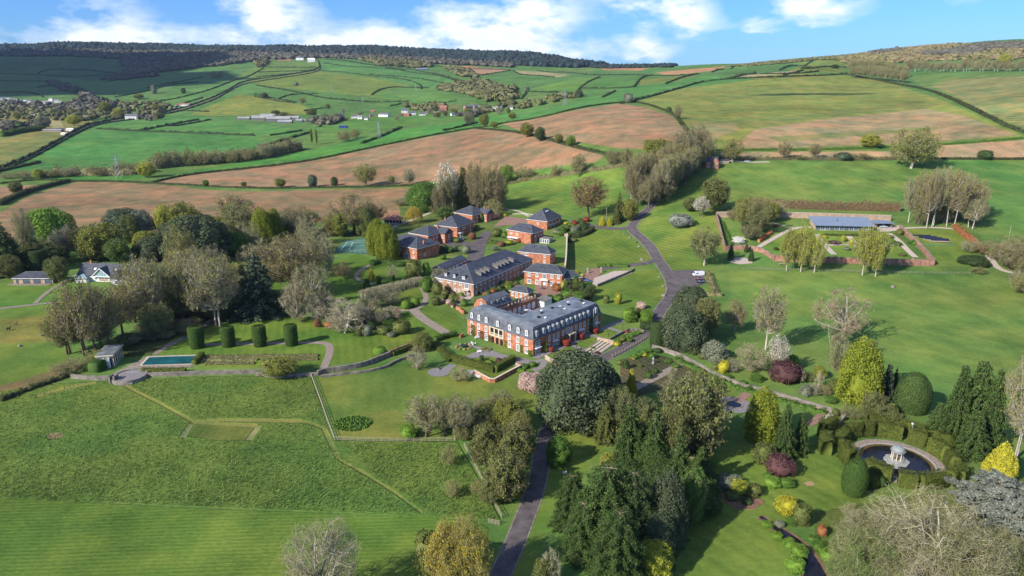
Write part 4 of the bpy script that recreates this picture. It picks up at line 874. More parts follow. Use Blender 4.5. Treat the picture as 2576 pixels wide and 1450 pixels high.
wood('woodland',[[(2300,138),(2400,128),(2480,112),(2576,112),(2640,116),(2640,124),(2500,128),(2440,140),(2350,143)],[(2190,135),(2260,124),(2262,130),(2200,141)]],10,8,9,M_WB,'dark leafless wood on the right hand hilltop',55,3500,cards=0)
wood('woodland',[[(1820,168),(1900,160),(2000,150),(2100,141),(2150,137),(2160,150),(2050,152),(1990,160),(1880,168)]],9,5,4,M_WO,'low bushes edging the crest of the right hand hill',56,2500)
wood('woodland',[[(1440,158),(1520,166),(1620,168),(1700,166),(1700,170),(1530,173),(1440,168)]],12,9,9,M_WD,'thin dark tree belt on the low part of the skyline',57,1500)
wood('woodland',[[(0,268),(160,272),(300,262),(420,262),(440,285),(330,296),(200,306),(0,300)],[(1010,268),(1100,262),(1140,268),(1060,282)],[(1190,275),(1290,262),(1450,240),(1480,242),(1330,272),(1230,285)]],17,7,7.5,M_WO,'mixed budding trees filling the valley floor',58,1500,cards=10)
wood('woodland',[[(0,310),(120,318),(100,328),(0,332)],[(330,300),(390,292),(380,305)],[(780,306),(860,296),(860,312),(800,322)],[(1130,296),(1200,287),(1235,286),(1180,298)]],15,6,7,M_WB,'brown leafless trees around the valley farms',59,900,cards=14)
# out-of-view clouds put in to shade the far left hillside, ridge and olive field
def cloud(loc,sx,sy,sz,seed,label):
    V,Fc=icos(4);V=lump(V,seed,.25,2.2);V=lump(V,seed+3,.10,6)
    V[:,2]=np.where(V[:,2]<-.25,-.25+(V[:,2]+.25)*.2,V[:,2]);V=V*np.array([sx,sy,sz])
    m=bpy.data.materials.get('cloud_white')or mat('cloud_white',(.9,.9,.9),rough=1,spec=0,var=.03,scale=.01)
    return tag(link('cloud',meshdata('cloud',V,Fc,m,smooth=True),loc=loc),label,kind='structure')
def cloud_shading(X,Y,alt,*a):
    z=float(gz(X,Y));d=(alt-z)/math.tan(SUN_EL);return cloud((X-SH[0]*d,Y-SH[1]*d,alt),*a)
cloud_shading(-2050,2750,1500,1050,800,200,1,'low cumulus cloud shading the hillside')
cloud_shading(900,4000,1500,900,500,160,3,'broad cloud shading the end of the ridge')
cloud_shading(-1420,2150,1450,500,400,120,9,'smaller cumulus shading the left valley village')
for i_,(x_,y_,a_,b_)in enumerate([(375,1000,32,12),(425,1015,40,13),(478,1002,30,11)]):cloud_shading(x_,y_,1300,a_,b_,12,4+i_,('left','middle','right')[i_]+' wisp of cloud above the olive field')
# ================================================================ every tree and shrub
def T(rows,cat_='tree',group=None):
    for r in rows:
        k,x,yb,yt,w,leaf,twig,label=r[:8];kw=r[8]if len(r)>8 else{}
        plant(k,x,yb,yt,w,leaf,twig,label,kw.pop('cat',cat_),kw.pop('group',group),**kw)
PL={'pale':True}
# --- left block
T([('fir',25,705,560,120,'dark',None,'tall dark conifer at the left edge of the estate'),
   ('fir',-20,700,575,90,'dark',None,'dark conifer cut off by the left edge'),
   ('dome',132,640,528,128,'lime',None,'big bright green tree in front of the ploughed field'),
   ('bud',172,648,568,70,'sage','grey','grey green tree against the big bright green one'),
   ('tall',78,668,520,50,None,'grey','thin bare tree standing left of the bright green tree'),
   ('leafy',28,702,640,66,'brownleaf',None,'bronze leaved tree beside the long bungalow'),
   ('leafy',150,712,645,60,'mid','olive','round olive tree at the end of the long bungalow'),
   ('column',102,690,628,44,'dark',None,'dark clipped evergreen behind the bungalow',{'name':'conifer'}),
   ('dome',318,612,528,110,'cedar',None,'blue green pine group behind the white cottage'),
   ('dome',360,608,530,62,'sage',None,'grey pine crown next to the blue green pines'),
   ('leafy',262,655,560,110,'olive','olive','broad olive yellow tree behind the white cottage'),
   ('leafy',222,648,570,70,'olive','olive','smaller olive tree left of the broad olive one'),
   ('leafy',354,605,544,30,'lime',None,'narrow ivy covered tree of vivid green'),
   ('leafy',300,664,600,60,'green',None,'dark green tree touching the cottage roof'),
   ('leafy',418,600,512,50,'yellow','olive','bright yellow leafed tree above the pines'),
   ('leafy',470,598,508,90,'olive','olive','wide olive crown next to the yellow tree'),
   ('bare',588,560,484,90,None,'brown','leafless brown round tree at the ploughed field edge'),
   ('bud',612,612,505,130,'mid','olive','wide budding grey green tree in the upper wood'),
   ('dome',500,672,546,160,'holm',None,'huge dark grey green evergreen oak in the upper wood'),
   ('dome',440,640,560,80,'holm',None,'left shoulder of dark evergreen oaks in the upper wood'),
   ('dome',388,662,596,90,'holm',None,'smaller dark evergreen oak near the cottage'),
   ('dome',602,648,585,66,'green',None,'dark green laurel tree below the yellow green cypress'),
   ('plume',664,628,533,62,'leyland',None,'left yellow green cypress of the upper pair',{'var':0}),
   ('plume',692,620,533,54,'leyland',None,'right yellow green cypress of the upper pair',{'var':1}),
   ('bud',752,592,520,110,'mid','olive','budding green tree at the edge of the ploughed field'),
   ('bare',890,588,488,130,None,'brown','large round leafless brown tree beside the ploughed field'),
   ('bare',940,575,505,70,None,'brown','smaller leafless tree near the red roofed pavilion'),
   ('leafy',856,596,535,50,'olive','olive','ivy clad trunk tree at the left of the big brown tree'),
   ('bushy',830,598,560,60,None,'olive','grey green bush at the court end'),
   ('bushy',1010,520,500,60,None,'brown','low scrub at the ploughed field corner')])
T([('tall',215,905,700,130,None,'brown','tall leafless tree by the pool house, leftmost'),('tall',262,885,715,120,None,'brown','tall leafless tree right behind the pool house',),
   ('bud',178,890,775,100,'mid','brown','spreading tree at the paddock edge left of the pool house'),('bare',310,850,715,110,None,'brown','leafless tree on the slope above the pool house'),
   ('tall',382,832,640,115,None,'grey','tall leafless grey tree right of the white cottage'),('bare',340,812,660,100,None,'brown','dark branched tree below the white cottage'),
   ('bud',400,850,760,90,'mid','olive','low budding tree on the slope below the wood'),('fir',455,815,690,50,'dark',None,'dark narrow conifer among leafless trees'),
   ('tall',540,820,642,135,None,'grey','big leafless tree with pale trunk in the middle of the wood',PL),('fir',655,815,632,150,'cedar',None,'massive dark blue green cedar in the wood'),
   ('fir',615,760,665,80,'dark',None,'dark conifer left of the massive cedar'),('bare',735,745,585,165,None,'brown','large round leafless brown crown above the lawn'),('bare',790,700,600,70,None,'grey','leafless tree at the right of the large brown crown'),
   ('bare',792,800,660,110,None,'grey','grey leafless tree beside the cedar',PL),('gnarl',826,690,592,52,None,'pale','pale bare tree left of the tennis court',PL),
   ('gnarl',868,838,745,120,None,'pale','fallen looking bare tree with pale twisted limbs',PL),('gnarl',820,812,738,95,None,'grey','low twisted bare tree left of the shrubbery'),
   ('gnarl',755,810,700,90,None,'grey','twisted bare tree at the lower edge of the wood'),('bushy',860,705,660,60,None,'brown','dark thicket below the tennis court'),
   ('bushy',480,850,800,70,None,'brown','brown undergrowth beside the pale path'),('bushy',245,930,880,80,None,'olive','brown thicket behind the pool house hedge'),
   ('bushy',175,950,905,90,None,'brown','brown bramble at the meadow corner'),('dome',312,868,842,40,'dark',None,'dark evergreen bush behind the pool house'),
   ('bushy',430,790,745,90,None,'brown','leafless thicket in the middle of the wood'),('bushy',345,745,700,70,None,'olive','thin budding bushes beside the white cottage'),
   ('leafy',706,948,897,95,'olive','olive','wide low spreading tree on the terrace wall'),('bushy',665,950,925,46,'sage','pale','pale bush at the end of the terrace wall')])
# --- north of the houses
T([('dome',1068,535,462,90,'green',None,'rich green tree behind the mews houses',{'var':1}),('dome',1108,505,458,45,'lime',None,'lime green tree beside the pale blossom tree'),('willow',1042,562,517,42,'willow','olive','golden weeping willow by the red roofed pavilion'),
   ('tall',1128,530,408,70,'white','pale','tall tree misted with pale blossom'),('fir',1166,532,418,50,'brownleaf',None,'brown conifer behind the top mews house'),
   ('tall',1200,528,405,70,None,'brown','tall leafless brown tree behind the top mews house'),('tall',1238,535,412,70,None,'brown','leafless tree with ivy at the pasture edge'),('bushy',1100,540,510,70,None,'olive','olive undergrowth behind the mews houses'),
   ('leafy',1120,552,520,50,'green',None,'green bushes at the back of the mews houses'),('bushy',1240,550,500,60,None,'olive','leafless thicket below the tall brown trees'),('leafy',1274,462,414,42,'lime','olive','bright lime tree at the corner of the pasture'),
   ('bare',1480,548,442,108,None,'red','large round leafless tree with reddish twigs on the pasture'),('fir',1556,560,482,36,'brownleaf',None,'narrow brown conifer beside the drive'),('leafy',1583,556,500,46,'olive','red','olive and red budding tree beside the drive'),
   ('cone',1515,570,543,22,'gold',None,'left golden cone shrub by the drive junction'),('cone',1533,570,546,15,'gold',None,'right slim golden cone shrub by the drive junction'),('fir',1551,566,528,24,'brownleaf',None,'small conifer between the golden cones and the drive'),
   ('leafy',1655,400,349,78,'olive','olive','olive yellow trees at the top of the avenue'),('leafy',1630,388,350,30,'olive','olive','small olive tree at the corner of the ploughed hill'),
   ('leafy',1796,532,446,76,'brownleaf','olive','bronze green tree right of the drive'),('tall',1762,545,494,48,'white','pale','pale blossoming tree right of the drive'),('leafy',1735,532,496,42,'mid','olive','small budding tree left of the pale blossom'),
   ('shrub',1710,574,540,62,'greypine',None,'spreading grey green pine bush on the lawn'),('bud',1771,668,570,82,'mid','olive','lone tree with pale trunk on the lawn beside the car park',PL),
   ('bud',1866,575,500,62,'olive','olive','budding tree over the garden wall end'),('bud',1905,590,500,70,'brownleaf','olive','bronze budding tree inside the walled garden'),('leafy',1935,560,508,50,'olive','olive','olive tree at the left end of the beech hedge'),
   ('bud',1888,605,565,56,'mid','brown','low branching tree at the garden wall'),('bare',1955,548,505,50,None,'pale','bare pale tree by the garden house'),('shrub',1857,614,596,34,'white',None,'white flowering shrub beside the brick garden wall'),
   ('bud',2292,424,318,128,'olive','olive','huge spreading oak on the pasture boundary',{'pale':True,'var':1}),('bud',1842,408,348,58,'olive','olive','oak with pale trunk beside the lodge',PL),('leafy',2189,372,337,56,'yellow','olive','yellow green oak on the hillside field'),
   ('bare',1972,402,355,44,None,'brown','small leafless tree in the pasture hedgerow'),('bare',2048,400,360,38,None,'brown','second small leafless tree in the pasture hedgerow'),('shrub',2120,404,384,44,'cedar',None,'dark holly bush in the pasture hedgerow'),
   ('shrub',2478,402,379,36,'dark',None,'round dark bush below the pink ploughed field'),('bushy',2165,402,384,60,None,'olive','scrub in the hedgerow left of the huge oak'),('bushy',2010,402,390,50,None,'olive','bramble between the small hedgerow trees')])
for i,(x,yb,yt,w)in enumerate([(2285,560,440,50),(2312,562,428,60),(2345,570,420,60),(2330,575,432,46),(2372,560,418,60),(2392,572,425,66),(2420,548,432,60),(2448,552,450,60),(2440,575,500,60)]):
    plant('tall',x,yb,yt,w,None,'brown' if i%2 else 'grey','tall leafless tree with pale trunk in the copse behind the vegetable garden','tree','copse behind the vegetable garden',pale=True)
for i,(x,yb,yt,w,l)in enumerate([(1978,682,572,48,'leftmost slender birch outside the brick wall'),(2014,684,560,52,'brightest yellow green birch of the left group'),(1996,676,580,36,'thin birch standing behind the two left ones'),(2048,686,584,50,'rightmost birch of the left group'),(2169,693,568,62,'left birch of the pair outside the brick wall'),(2202,696,574,56,'right birch of the pair outside the brick wall')]):
    plant('birch',x,yb,yt,w,'yellow','olive',l,'birch tree',pale=True)
T([('dome',2448,672,645,70,'dark',None,'flat topped dark yew at the corner of the vegetable garden'),('bushy',2500,660,600,80,None,'brown','leafless brown tree clump right of the farm track'),('bushy',2545,690,610,90,None,'brown','thicket at the right edge of the pasture'),
   ('bushy',2575,750,680,80,None,'olive','tangled bushes cut by the right edge'),('bushy',2462,692,672,46,None,'olive','low bush below the dark yew'),('bushy',2440,640,600,50,None,'grey','grey bush behind the dark yew'),
   ('cone',1837,657,612,19,'dark',None,'left dark upright conifer by the brick wall',{'var':0}),('cone',1889,659,625,17,'dark',None,'right dark upright conifer by the patio',{'var':1}),('cone',1877,636,612,14,'dark',None,'small dark conifer behind the patio')])
# --- the avenue
AV=[]
for i in range(15):
    t=i/14;AV+=[(1604+150*t-16*(1-t),520-112*t,395-50*t**.8,62-20*t),(1664+108*t,508-98*t,400-48*t,60-20*t)]
for i,(x,yb,yt,w)in enumerate(AV):
    plant('tall' if i%3 else 'bare',x+rnd.uniform(-4,4),yb,yt+rnd.uniform(-6,8),w*rnd.uniform(.9,1.2),None,('brown','grey','brown','olive')[i%4],'tall leafless tree of the avenue lining the drive','tree','leafless trees of the avenue',pale=(i%2==0))
for i in range(34):
    x=2140+(i%17)*8.5+rnd.uniform(-3,3);yb=181+(i//17)*14+(i%17)*.9
    plant('tall',x,yb,yb-38+abs((i%17)-8)*1.0,22,None,'olive' if i%2 else 'grey','leafless tree in the dense round copse on the hillside','tree','trees of the hillside copse')
for i in range(26):
    x=2280+i*11.5+rnd.uniform(-4,4);plant('tall' if i%3 else 'bushy',x,181-i*.05,150+rnd.uniform(-6,8),rnd.uniform(18,30),None,('grey','brown','olive')[i%3],'leafless tree in the row above the striped field','tree','trees in the row above the striped field',pale=True)
T([('leafy',2525,172,134,34,'yellow',None,'bright yellow tree on the right hand skyline'),('shrub',2100,172,163,20,'dark',None,'dark bush between two hillside fields'),('shrub',2028,173,167,26,'holm',None,'grey bush on a distant hedge line')])
# --- trees dotted along hedges and fields
for r in[('leafy',370,447,407,46,'yellow','lone yellow tree beside the pylon'),('leafy',186,316,290,38,'yellow','round yellow tree near the distant lane'),('leafy',98,450,424,26,'yellow','yellow tree in the scrub at the far left'),
          ('leafy',396,283,262,28,'olive','olive tree above the hill lane'),('leafy',300,296,272,26,'yellow','yellow olive tree left of the white farmhouse'),('leafy',268,288,254,34,'olive','olive tree in the valley belt'),('leafy',518,470,452,18,'lime','small green bush on the ploughed field hedge, furthest left'),
          ('leafy',614,470,457,16,'green','small green bush on the ploughed field hedge beside the next one'),('leafy',705,472,448,30,'olive','round olive bush on the ploughed field hedge'),('shrub',787,472,442,24,'cedar','ivy dark tree on the ploughed field hedge'),
          ('shrub',842,468,446,20,'dark','small dark tree on the ploughed field hedge'),('bud',920,470,412,60,'olive','oak standing on the ploughed field hedge'),('bud',985,465,440,18,'olive','thin small tree right of the hedge oak'),('bud',1030,466,424,34,'sage','pale budding tree right of the hedge oak'),
          ('leafy',1326,346,308,38,'olive','yellowish oak between the two ploughed fields'),('leafy',1358,356,318,30,'dark','ivy dark tree between the two ploughed fields'),('leafy',1406,362,336,24,'olive','small olive tree between the two ploughed fields'),('leafy',1435,368,340,28,'lime','bright green small tree between the two ploughed fields'),
          ('leafy',1218,320,287,28,'olive','olive tree above the wide ploughed field'),('bud',1180,318,280,34,'sage','grey budding tree above the wide ploughed field'),('leafy',1243,322,305,22,'olive','low olive bush above the wide ploughed field'),('shrub',1580,260,235,26,'sage','grey bush on the crest of the ploughed hill'),
          ('bare',1704,300,262,24,None,'pale bare tree on the bank beside the ploughed hill'),('shrub',1682,282,270,15,'dark','dark bush on the bank beside the ploughed hill'),('shrub',1455,247,226,18,'holm','bush on a far hedge near the pylon'),('shrub',1325,232,218,16,'sage','pink grey bush at a far field corner'),
          ('leafy',785,366,322,7,'olive','left slim poplar of the pair'),('leafy',797,366,323,7,'olive','right slim poplar of the pair'),('bushy',866,358,325,42,None,'leafless bush clump in the valley meadow'),('bushy',893,350,322,30,None,'smaller leafless bush in the valley meadow'),
          ('shrub',462,235,222,12,'dark','tiny dark tree on the left hillside'),('shrub',825,274,262,12,'brownleaf','small brown tree on the far meadow'),('bare',762,265,245,18,None,'bare tree on the shaded far meadow'),('shrub',665,248,234,18,'holm','dark bush above the olive field'),
          ('shrub',745,216,207,12,'sage','grey bush on the lit hillside'),('bushy',545,198,178,44,None,'leafless grove on the left hillside'),('shrub',388,236,214,14,'sage','left small tree on the shaded hillside'),('leafy',350,250,236,26,'olive','olive bush on the far left hillside'),
          ('bushy',1455,440,385,44,None,'leafless tree in the scrub hedge, left of the crooked one'),('gnarl',1458,441,388,40,None,'crooked pale trunked tree in the scrub hedge'),('bushy',1540,420,372,50,None,'leafless tree in the scrub hedge near the avenue'),('bare',1576,424,370,36,None,'ivy trunked tree in the scrub hedge near the avenue'),
          ('bushy',1320,452,418,60,None,'grey green thicket at the left end of the scrub hedge'),('bushy',1400,446,412,40,None,'low thicket in the middle of the scrub hedge'),('leafy',110,325,292,40,'sage','grey green tree by the distant sheds'),('shrub',53,325,307,24,'dark','dark bush by the distant sheds'),('leafy',42,490,455,34,'brownleaf','brown tree in the hedge at the far left ploughed field')]:
    k,x,yb,yt,w,lf,lab=r
    plant(k,x,yb,yt,w,lf,'brown' if k in('bare','bushy')else 'olive',lab,'tree' if k!='shrub' else 'bush')
for i,(x,yb,yt,w)in enumerate([(410,425,378,40),(440,422,374,44),(478,420,374,40),(515,418,376,44),(550,414,378,40),(585,412,376,40),(625,408,372,40),(668,402,350,46),(700,392,366,44),(735,385,362,40),(352,436,408,40),(310,440,402,44),(250,446,418,40),(170,448,420,44),(130,450,425,40),(60,452,428,46),(20,452,432,40)]):
    plant('bushy',x,yb,yt,w,None,('brown','grey','olive')[i%3],'rounded leafless tree in the brown belt along the valley stream','tree','trees of the valley belt')
for i in range(46):
    x=rnd.choice([rnd.uniform(1010,1290),rnd.uniform(640,1000),rnd.uniform(20,420)]);yb={True:rnd.uniform(284,300),False:rnd.uniform(288,306)}[x>1000]
    plant('bushy' if i%2 else 'leafy',x,yb,yb-rnd.uniform(10,22),rnd.uniform(12,26),'mid' if i%4 else 'olive',('brown','grey')[i%2],'small tree among the cottages and farms of the valley floor','tree','trees around the valley village')
# --- right hand garden and park
T([('dome',1732,838,723,92,'holm',None,'upper dark evergreen oak beside the car park',{'var':0}),('dome',1716,895,775,112,'holm',None,'lower dark evergreen oak above the kitchen garden',{'var':1}),('leafy',1772,852,748,76,'brownleaf',None,'bronze leaved tree touching the dark evergreen oaks'),
   ('column',1652,878,810,38,'dark',None,'dense green column tree by the drive bend',{'name':'conifer'}),('bare',1847,834,752,62,None,'brown','small bare tree with pale trunk in the park',PL),('tall',1926,880,714,92,None,'grey','tall bare tree with thick pale trunk in the park',{'pale':True,'var':0}),
   ('gnarl',2115,862,722,150,None,'brown','wide bare oak with pale broken limbs in the park',{'pale':True,'var':0}),('bud',2107,952,852,66,'mid','pale','young tree with white stem left of the yellow cypress',PL),('bushy',2178,900,852,52,None,'grey','round grey bush below the wide bare oak'),
   ('tall',1952,940,842,58,'white','pale','pale lichen covered tree above the purple bush'),('bushy',1886,948,862,92,None,'grey','broad dark bare bush in the park'),('shrub',1975,972,912,82,'purple',None,'big purple leaved bush behind the garden wall'),
   ('shrub',1795,915,860,62,'sage',None,'grey green bush above the garden wall'),('shrub',1819,942,908,26,'gold',None,'vivid yellow shrub behind the garden wall'),('shrub',1800,932,916,20,'brownleaf',None,'bronze shrub left of the vivid yellow one'),
   ('gnarl',2015,965,930,24,None,'pale','small pale bare tree right of the purple bush',PL),('gnarl',2056,975,930,30,None,'pale','small pale bare tree left of the yellow cypress',PL),('bushy',2070,1000,968,40,None,'brown','brown bush behind the garden wall'),
   ('shrub',2024,1000,968,30,'sage',None,'low grey green bush behind the garden wall'),('shrub',2090,1018,998,30,'green',None,'green bush near the end of the garden wall'),
   ('plume',2155,1030,866,108,'leyland',None,'big yellow green cypress in the park',{'var':0}),('fir',2225,1018,914,46,'cedar',None,'dark grey conifer right of the yellow cypress'),('fir',2245,1005,922,30,'dark',None,'slim dark conifer behind the yellow cypress'),('egg',2291,1048,938,82,'fir',None,'smooth egg shaped green conifer on the park lawn',{'name':'conifer'}),
   ('leafy',2195,1065,985,70,'mid',None,'fine leaved small tree in front of the yellow cypress'),('leafy',2232,1072,1020,60,'mid','olive','low pine like tree beside the egg shaped conifer'),
   ('fir',2440,1130,905,125,'fir',None,'large shaggy dark green conifer, tallest of the right hand group',{'var':2}),('fir',2395,1120,915,80,'fir',None,'left shoulder of the large shaggy conifer',{'var':2}),('fir',2480,1140,925,90,'fir',None,'right shoulder of the large shaggy conifer',{'var':1}),('fir',2352,1105,1010,60,'fir',None,'small drooping conifer at the left foot of the shaggy group',{'var':2}),('fir',2440,1165,1030,100,'fir',None,'lower front conifer of the shaggy group',{'var':1}),
   ('tall',2556,1150,880,115,None,'grey','leafless tree with several pale trunks at the right edge',{'pale':True,'var':1}),('cone',2513,1225,1113,92,'gold',None,'golden cone conifer right of the fountain hedges',{'var':1}),
   ('cedar',2500,1345,1195,210,'greypine',None,'flat grey green cedar spreading near the right edge',{'var':0}),('cedar',2560,1450,1260,200,'greypine',None,'grey cedar boughs at the lower right corner',{'var':1}),
   ('giant',2310,1460,1245,320,'mid','pale','huge bare tree with pale spreading limbs in the right foreground',{'var':0,'pale':True}),('giant',2180,1450,1295,200,'mid','pale','budding tree left of the huge bare one in the foreground',{'var':1}),('giant',2400,1500,1310,240,'mid','pale','budding tree right of the huge bare one in the foreground',{'var':1}),
   ('giant',2160,1500,1350,190,'green','olive','leafy green tree at the bottom edge beside the stream'),('giant',2290,1540,1400,220,'olive','grey','budding tree cut by the bottom edge at the right'),
   ('bushy',2140,1310,1270,60,None,'pale','pale bare twigs under the smooth dark yew'),('egg',2146,1255,1152,62,'yew',None,'tall smooth dark yew beside the fountain hedges'),('ball',2212,1228,1197,30,'yew',None,'clipped yew dome in front of the fountain hedges'),
   ('plume',1912,1122,988,84,'leyland',None,'yellow green cypress above the lower lawn',{'var':0}),('fir',1968,1165,1012,74,'fir',None,'dark green conifer right of the yellow green cypress',{'var':1}),('fir',2010,1150,1030,56,'fir',None,'conifer with brown patches above the hedge maze',{'var':0}),
   ('shrub',1962,1208,1148,72,'purple',None,'purple leaved tree above the lower lawn'),('shrub',1922,1175,1118,56,'mid',None,'olive green shrub left of the purple tree'),('shrub',1942,1232,1203,40,'lime',None,'small lime green tree below the purple one'),('shrub',1980,1232,1204,34,'green',None,'small green tree below the purple one'),
   ('dome',1448,1102,898,205,'holm',None,'enormous dark evergreen oak in front of the manor',{'var':0}),('dome',1515,1020,925,90,'holm',None,'right shoulder of the enormous evergreen oak',{'var':2}),('cone',1586,1012,928,36,'gold',None,'golden conifer beside the enormous evergreen oak',{'var':1}),
   ('fir',1522,1125,1015,74,'brownleaf',None,'bronze conifer below the enormous oak',{'var':2}),('leafy',1745,1150,935,165,'brownleaf','grey','tall ivy clad tree in the middle of the garden',{'pale':True,'var':0}),('bud',1700,1060,930,110,'mid','grey','bare topped tree behind the ivy clad one'),('leafy',1690,1190,1020,90,'brownleaf',None,'lower left part of the ivy clad trees'),
   ('fir',1580,1215,1015,110,'fir',None,'tall dark conifer left of the ivy clad tree',{'var':2}),('fir',1640,1230,1030,110,'fir',None,'tall dark conifer below the ivy clad tree',{'var':1}),('fir',1700,1300,1075,110,'fir',None,'tall dark conifer over the shaded lawn',{'var':0}),('fir',1760,1235,1120,80,'fir',None,'dark conifer at the edge of the shaded lawn',{'var':1}),
   ('bigfir',1520,1440,1165,200,'fir',None,'biggest dark conifer of the foreground',{'var':2}),('bigfir',1437,1350,1190,110,'fir',None,'left conifer of the foreground group',{'var':2}),('bigfir',1465,1430,1260,120,'fir',None,'low left conifer of the foreground group',{'var':1}),('bigfir',1585,1420,1180,150,'dark',None,'middle conifer of the foreground group',{'var':1}),('bigfir',1550,1530,1280,170,'fir',None,'front conifer of the foreground group',{'var':2}),
   ('plume',1672,1400,1205,105,'holm',None,'grey leaved tree among the dark conifers',{'var':2}),('dome',1650,1440,1300,90,'holm',None,'lower grey leaved tree among the dark conifers',{'var':1}),('leafy',1735,1330,1170,70,'green',None,'green tree edging the lower lawn'),
   ('dome',1640,1475,1365,100,'yellow',None,'golden leaved tree at the bottom of the picture',{'var':1}),('dome',1405,1180,1098,64,'green',None,'round green bush beside the drive'),('leafy',1530,1200,1140,50,'yellow',None,'yellow tipped tree behind the foreground conifers')])
T([('leafy',1232,1178,1065,110,'brownleaf','brown','bronze green tree left of the drive, the nearest to the fence corner'),('leafy',1295,1190,1060,110,'brownleaf','brown','bronze green tree close to the drive'),('leafy',1272,1260,1130,120,'brownleaf','brown','lowest bronze green tree left of the drive'),
   ('dome',1240,1092,1015,84,'brownleaf',None,'dark bronze bush at the lawn edge'),('bare',1072,1100,992,112,None,'grey','broad grey leafless tree on the lower lawn'),('tall',1158,1105,992,90,None,'sage' if False else 'grey','grey tree with green ivy trunks on the lower lawn',PL),('bare',1118,1098,1000,70,None,'grey','leafless tree between the broad grey one and the ivy one'),
   ('shrub',1028,1108,1066,52,'lime',None,'lime green bush at the fence'),('shrub',1290,1062,1022,50,'dark',None,'dark fir bush right of the bronze bush'),('bushy',1128,1180,1118,50,None,'olive','thin shrub in the meadow near the fence'),('bushy',1140,1262,1205,52,None,'olive','left young shrub in the meadow'),('bushy',1202,1256,1205,46,None,'olive','right young shrub in the meadow'),
   ('giant',820,1540,1310,215,'mid','pale','dead looking tree with pale limbs at the bottom edge',{'pale':True,'var':0}),('giant',1155,1490,1298,150,'willow','olive','golden yellow tree at the bottom edge',{'var':1}),('birch',1120,1500,1320,110,'willow','olive','left part of the golden yellow trees at the bottom edge'),('birch',1190,1500,1330,110,'willow','olive','right part of the golden yellow trees at the bottom edge'),('shrub',1085,1480,1345,90,'brownleaf',None,'dark bronze shrub left of the golden trees'),
   ('gnarl',1385,1470,1380,60,None,'pale','small lichen covered bare tree left of the foreground conifers',PL),('shrub',1365,1490,1410,60,'brownleaf',None,'bronze shrub at the bottom edge by the drive'),
   ('shrub',1335,992,940,66,'pink',None,'round pink blossoming shrub on the lawn'),('gnarl',1048,928,868,56,None,'brown','small bare garden tree with a white trunk',PL),('dome',1063,888,838,52,'brownleaf',None,'dark bronze tree at the wall end'),('ball',956,898,872,34,'lime',None,'clipped lime green ball by the curved wall'),
   ('bushy',1158,965,925,66,None,'pale','pale bush beside the round paving'),('ball',1022,780,755,24,'lime',None,'left clipped yew ball beside the curved path'),('ball',1045,773,748,23,'lime',None,'right clipped yew ball beside the curved path'),
   ('plume',950,645,560,58,'leyland',None,'left yellow green cypress beside the tennis court',{'var':0}),('plume',976,658,570,62,'leyland',None,'right yellow green cypress beside the tennis court',{'var':1}),('cone',935,708,673,20,'gold',None,'golden conifer in the upper garden'),
   ('shrub',1040,700,655,44,'brownleaf',None,'dark olive bush beside the garage block'),('shrub',1074,695,660,22,'green',None,'green upright bush beside the garage block'),('gnarl',987,705,665,34,None,'grey','small grey bare tree in the upper garden'),('leafy',1102,720,675,36,'sage','grey','grey budding tree by the stone fronted block'),
   ('shrub',1076,738,696,32,'green',None,'dark bush left of the stone fronted block'),('shrub',1100,745,712,30,'mid',None,'olive bush left of the stone fronted block'),('tall',1088,636,612,26,'pink','pale','pale pink blossom tree by the lowest mews house'),('leafy',1075,645,628,14,'lime',None,'lime bush by the lowest mews house'),
   ('ball',1188,604,584,20,'copper',None,'clipped copper ball bush beside the mews road'),('bushy',1240,556,532,34,'pink','red','pinkish bare bush by the top mews house'),('gnarl',1245,550,528,28,'white','pale','white blossoming tree by the top mews house')])
T([('column',x,y,yt,w,'yew',None,l,{'var':0})for x,y,yt,w,l in[(497,880,821,37,'clipped yew column, leftmost of the row of four'),(576,876,821,34,'clipped yew column, second from the left of the row of four'),(655,875,819,34,'clipped yew column, third of the row of four'),(734,873,816,33,'clipped yew column, rightmost of the row of four')]],'topiary','row of four clipped yew columns')
T([('column',913,733,708,15,'yew',None,'small clipped yew column nearest the pergola',{'var':0}),('column',924,724,702,13,'yew',None,'small clipped yew column beside the nearest one',{'var':0}),('column',953,716,695,13,'yew',None,'small clipped yew column before the golden conifer',{'var':0}),('column',987,708,692,12,'yew',None,'small clipped yew column under the grey tree',{'var':0}),('column',1018,707,697,12,'yew',None,'small clipped yew column at the end of the upper lawn',{'var':0})],'topiary')
# --- shrubberies: one plant each
BEDN={};SEC={}
def bed(rows,place):
    for i,(x,y,h,w,lf)in enumerate(rows):
        colr={'gold':'golden','lime':'lime green','green':'green','dark':'dark green','olive':'olive','red':'crimson','rust':'rusty orange','sage':'grey green','brownleaf':'bronze','purple':'purple','mid':'olive green','pink':'pale pink','white':'white flowering','yew':'deep green','copper':'copper','yellow':'yellow','holm':'dark grey green'}[lf]
        if(place,lf)in BEDN:BEDN[(place,lf)]+=1
        else:BEDN[(place,lf)]=1
        side=('leftmost in','near the left of','left of the middle of','in the middle of','right of the middle of','near the right of','rightmost in')
        q=sorted(r[0]for r in rows).index(x)/max(1,len(rows)-1)
        plant('shrub',x,y,y-h,w,lf,None,f"{colr} shrub {SEC[(place, lf, side[int(round(q * 6))])] + ' ' if (place, lf, side[int(round(q * 6))]) in SEC else ''}{side[int(round(q * 6))]} {place}",'shrub')
        SEC[(place,lf,side[int(round(q*6))])]='further right' if(place,lf,side[int(round(q*6))])not in SEC else 'furthest right'
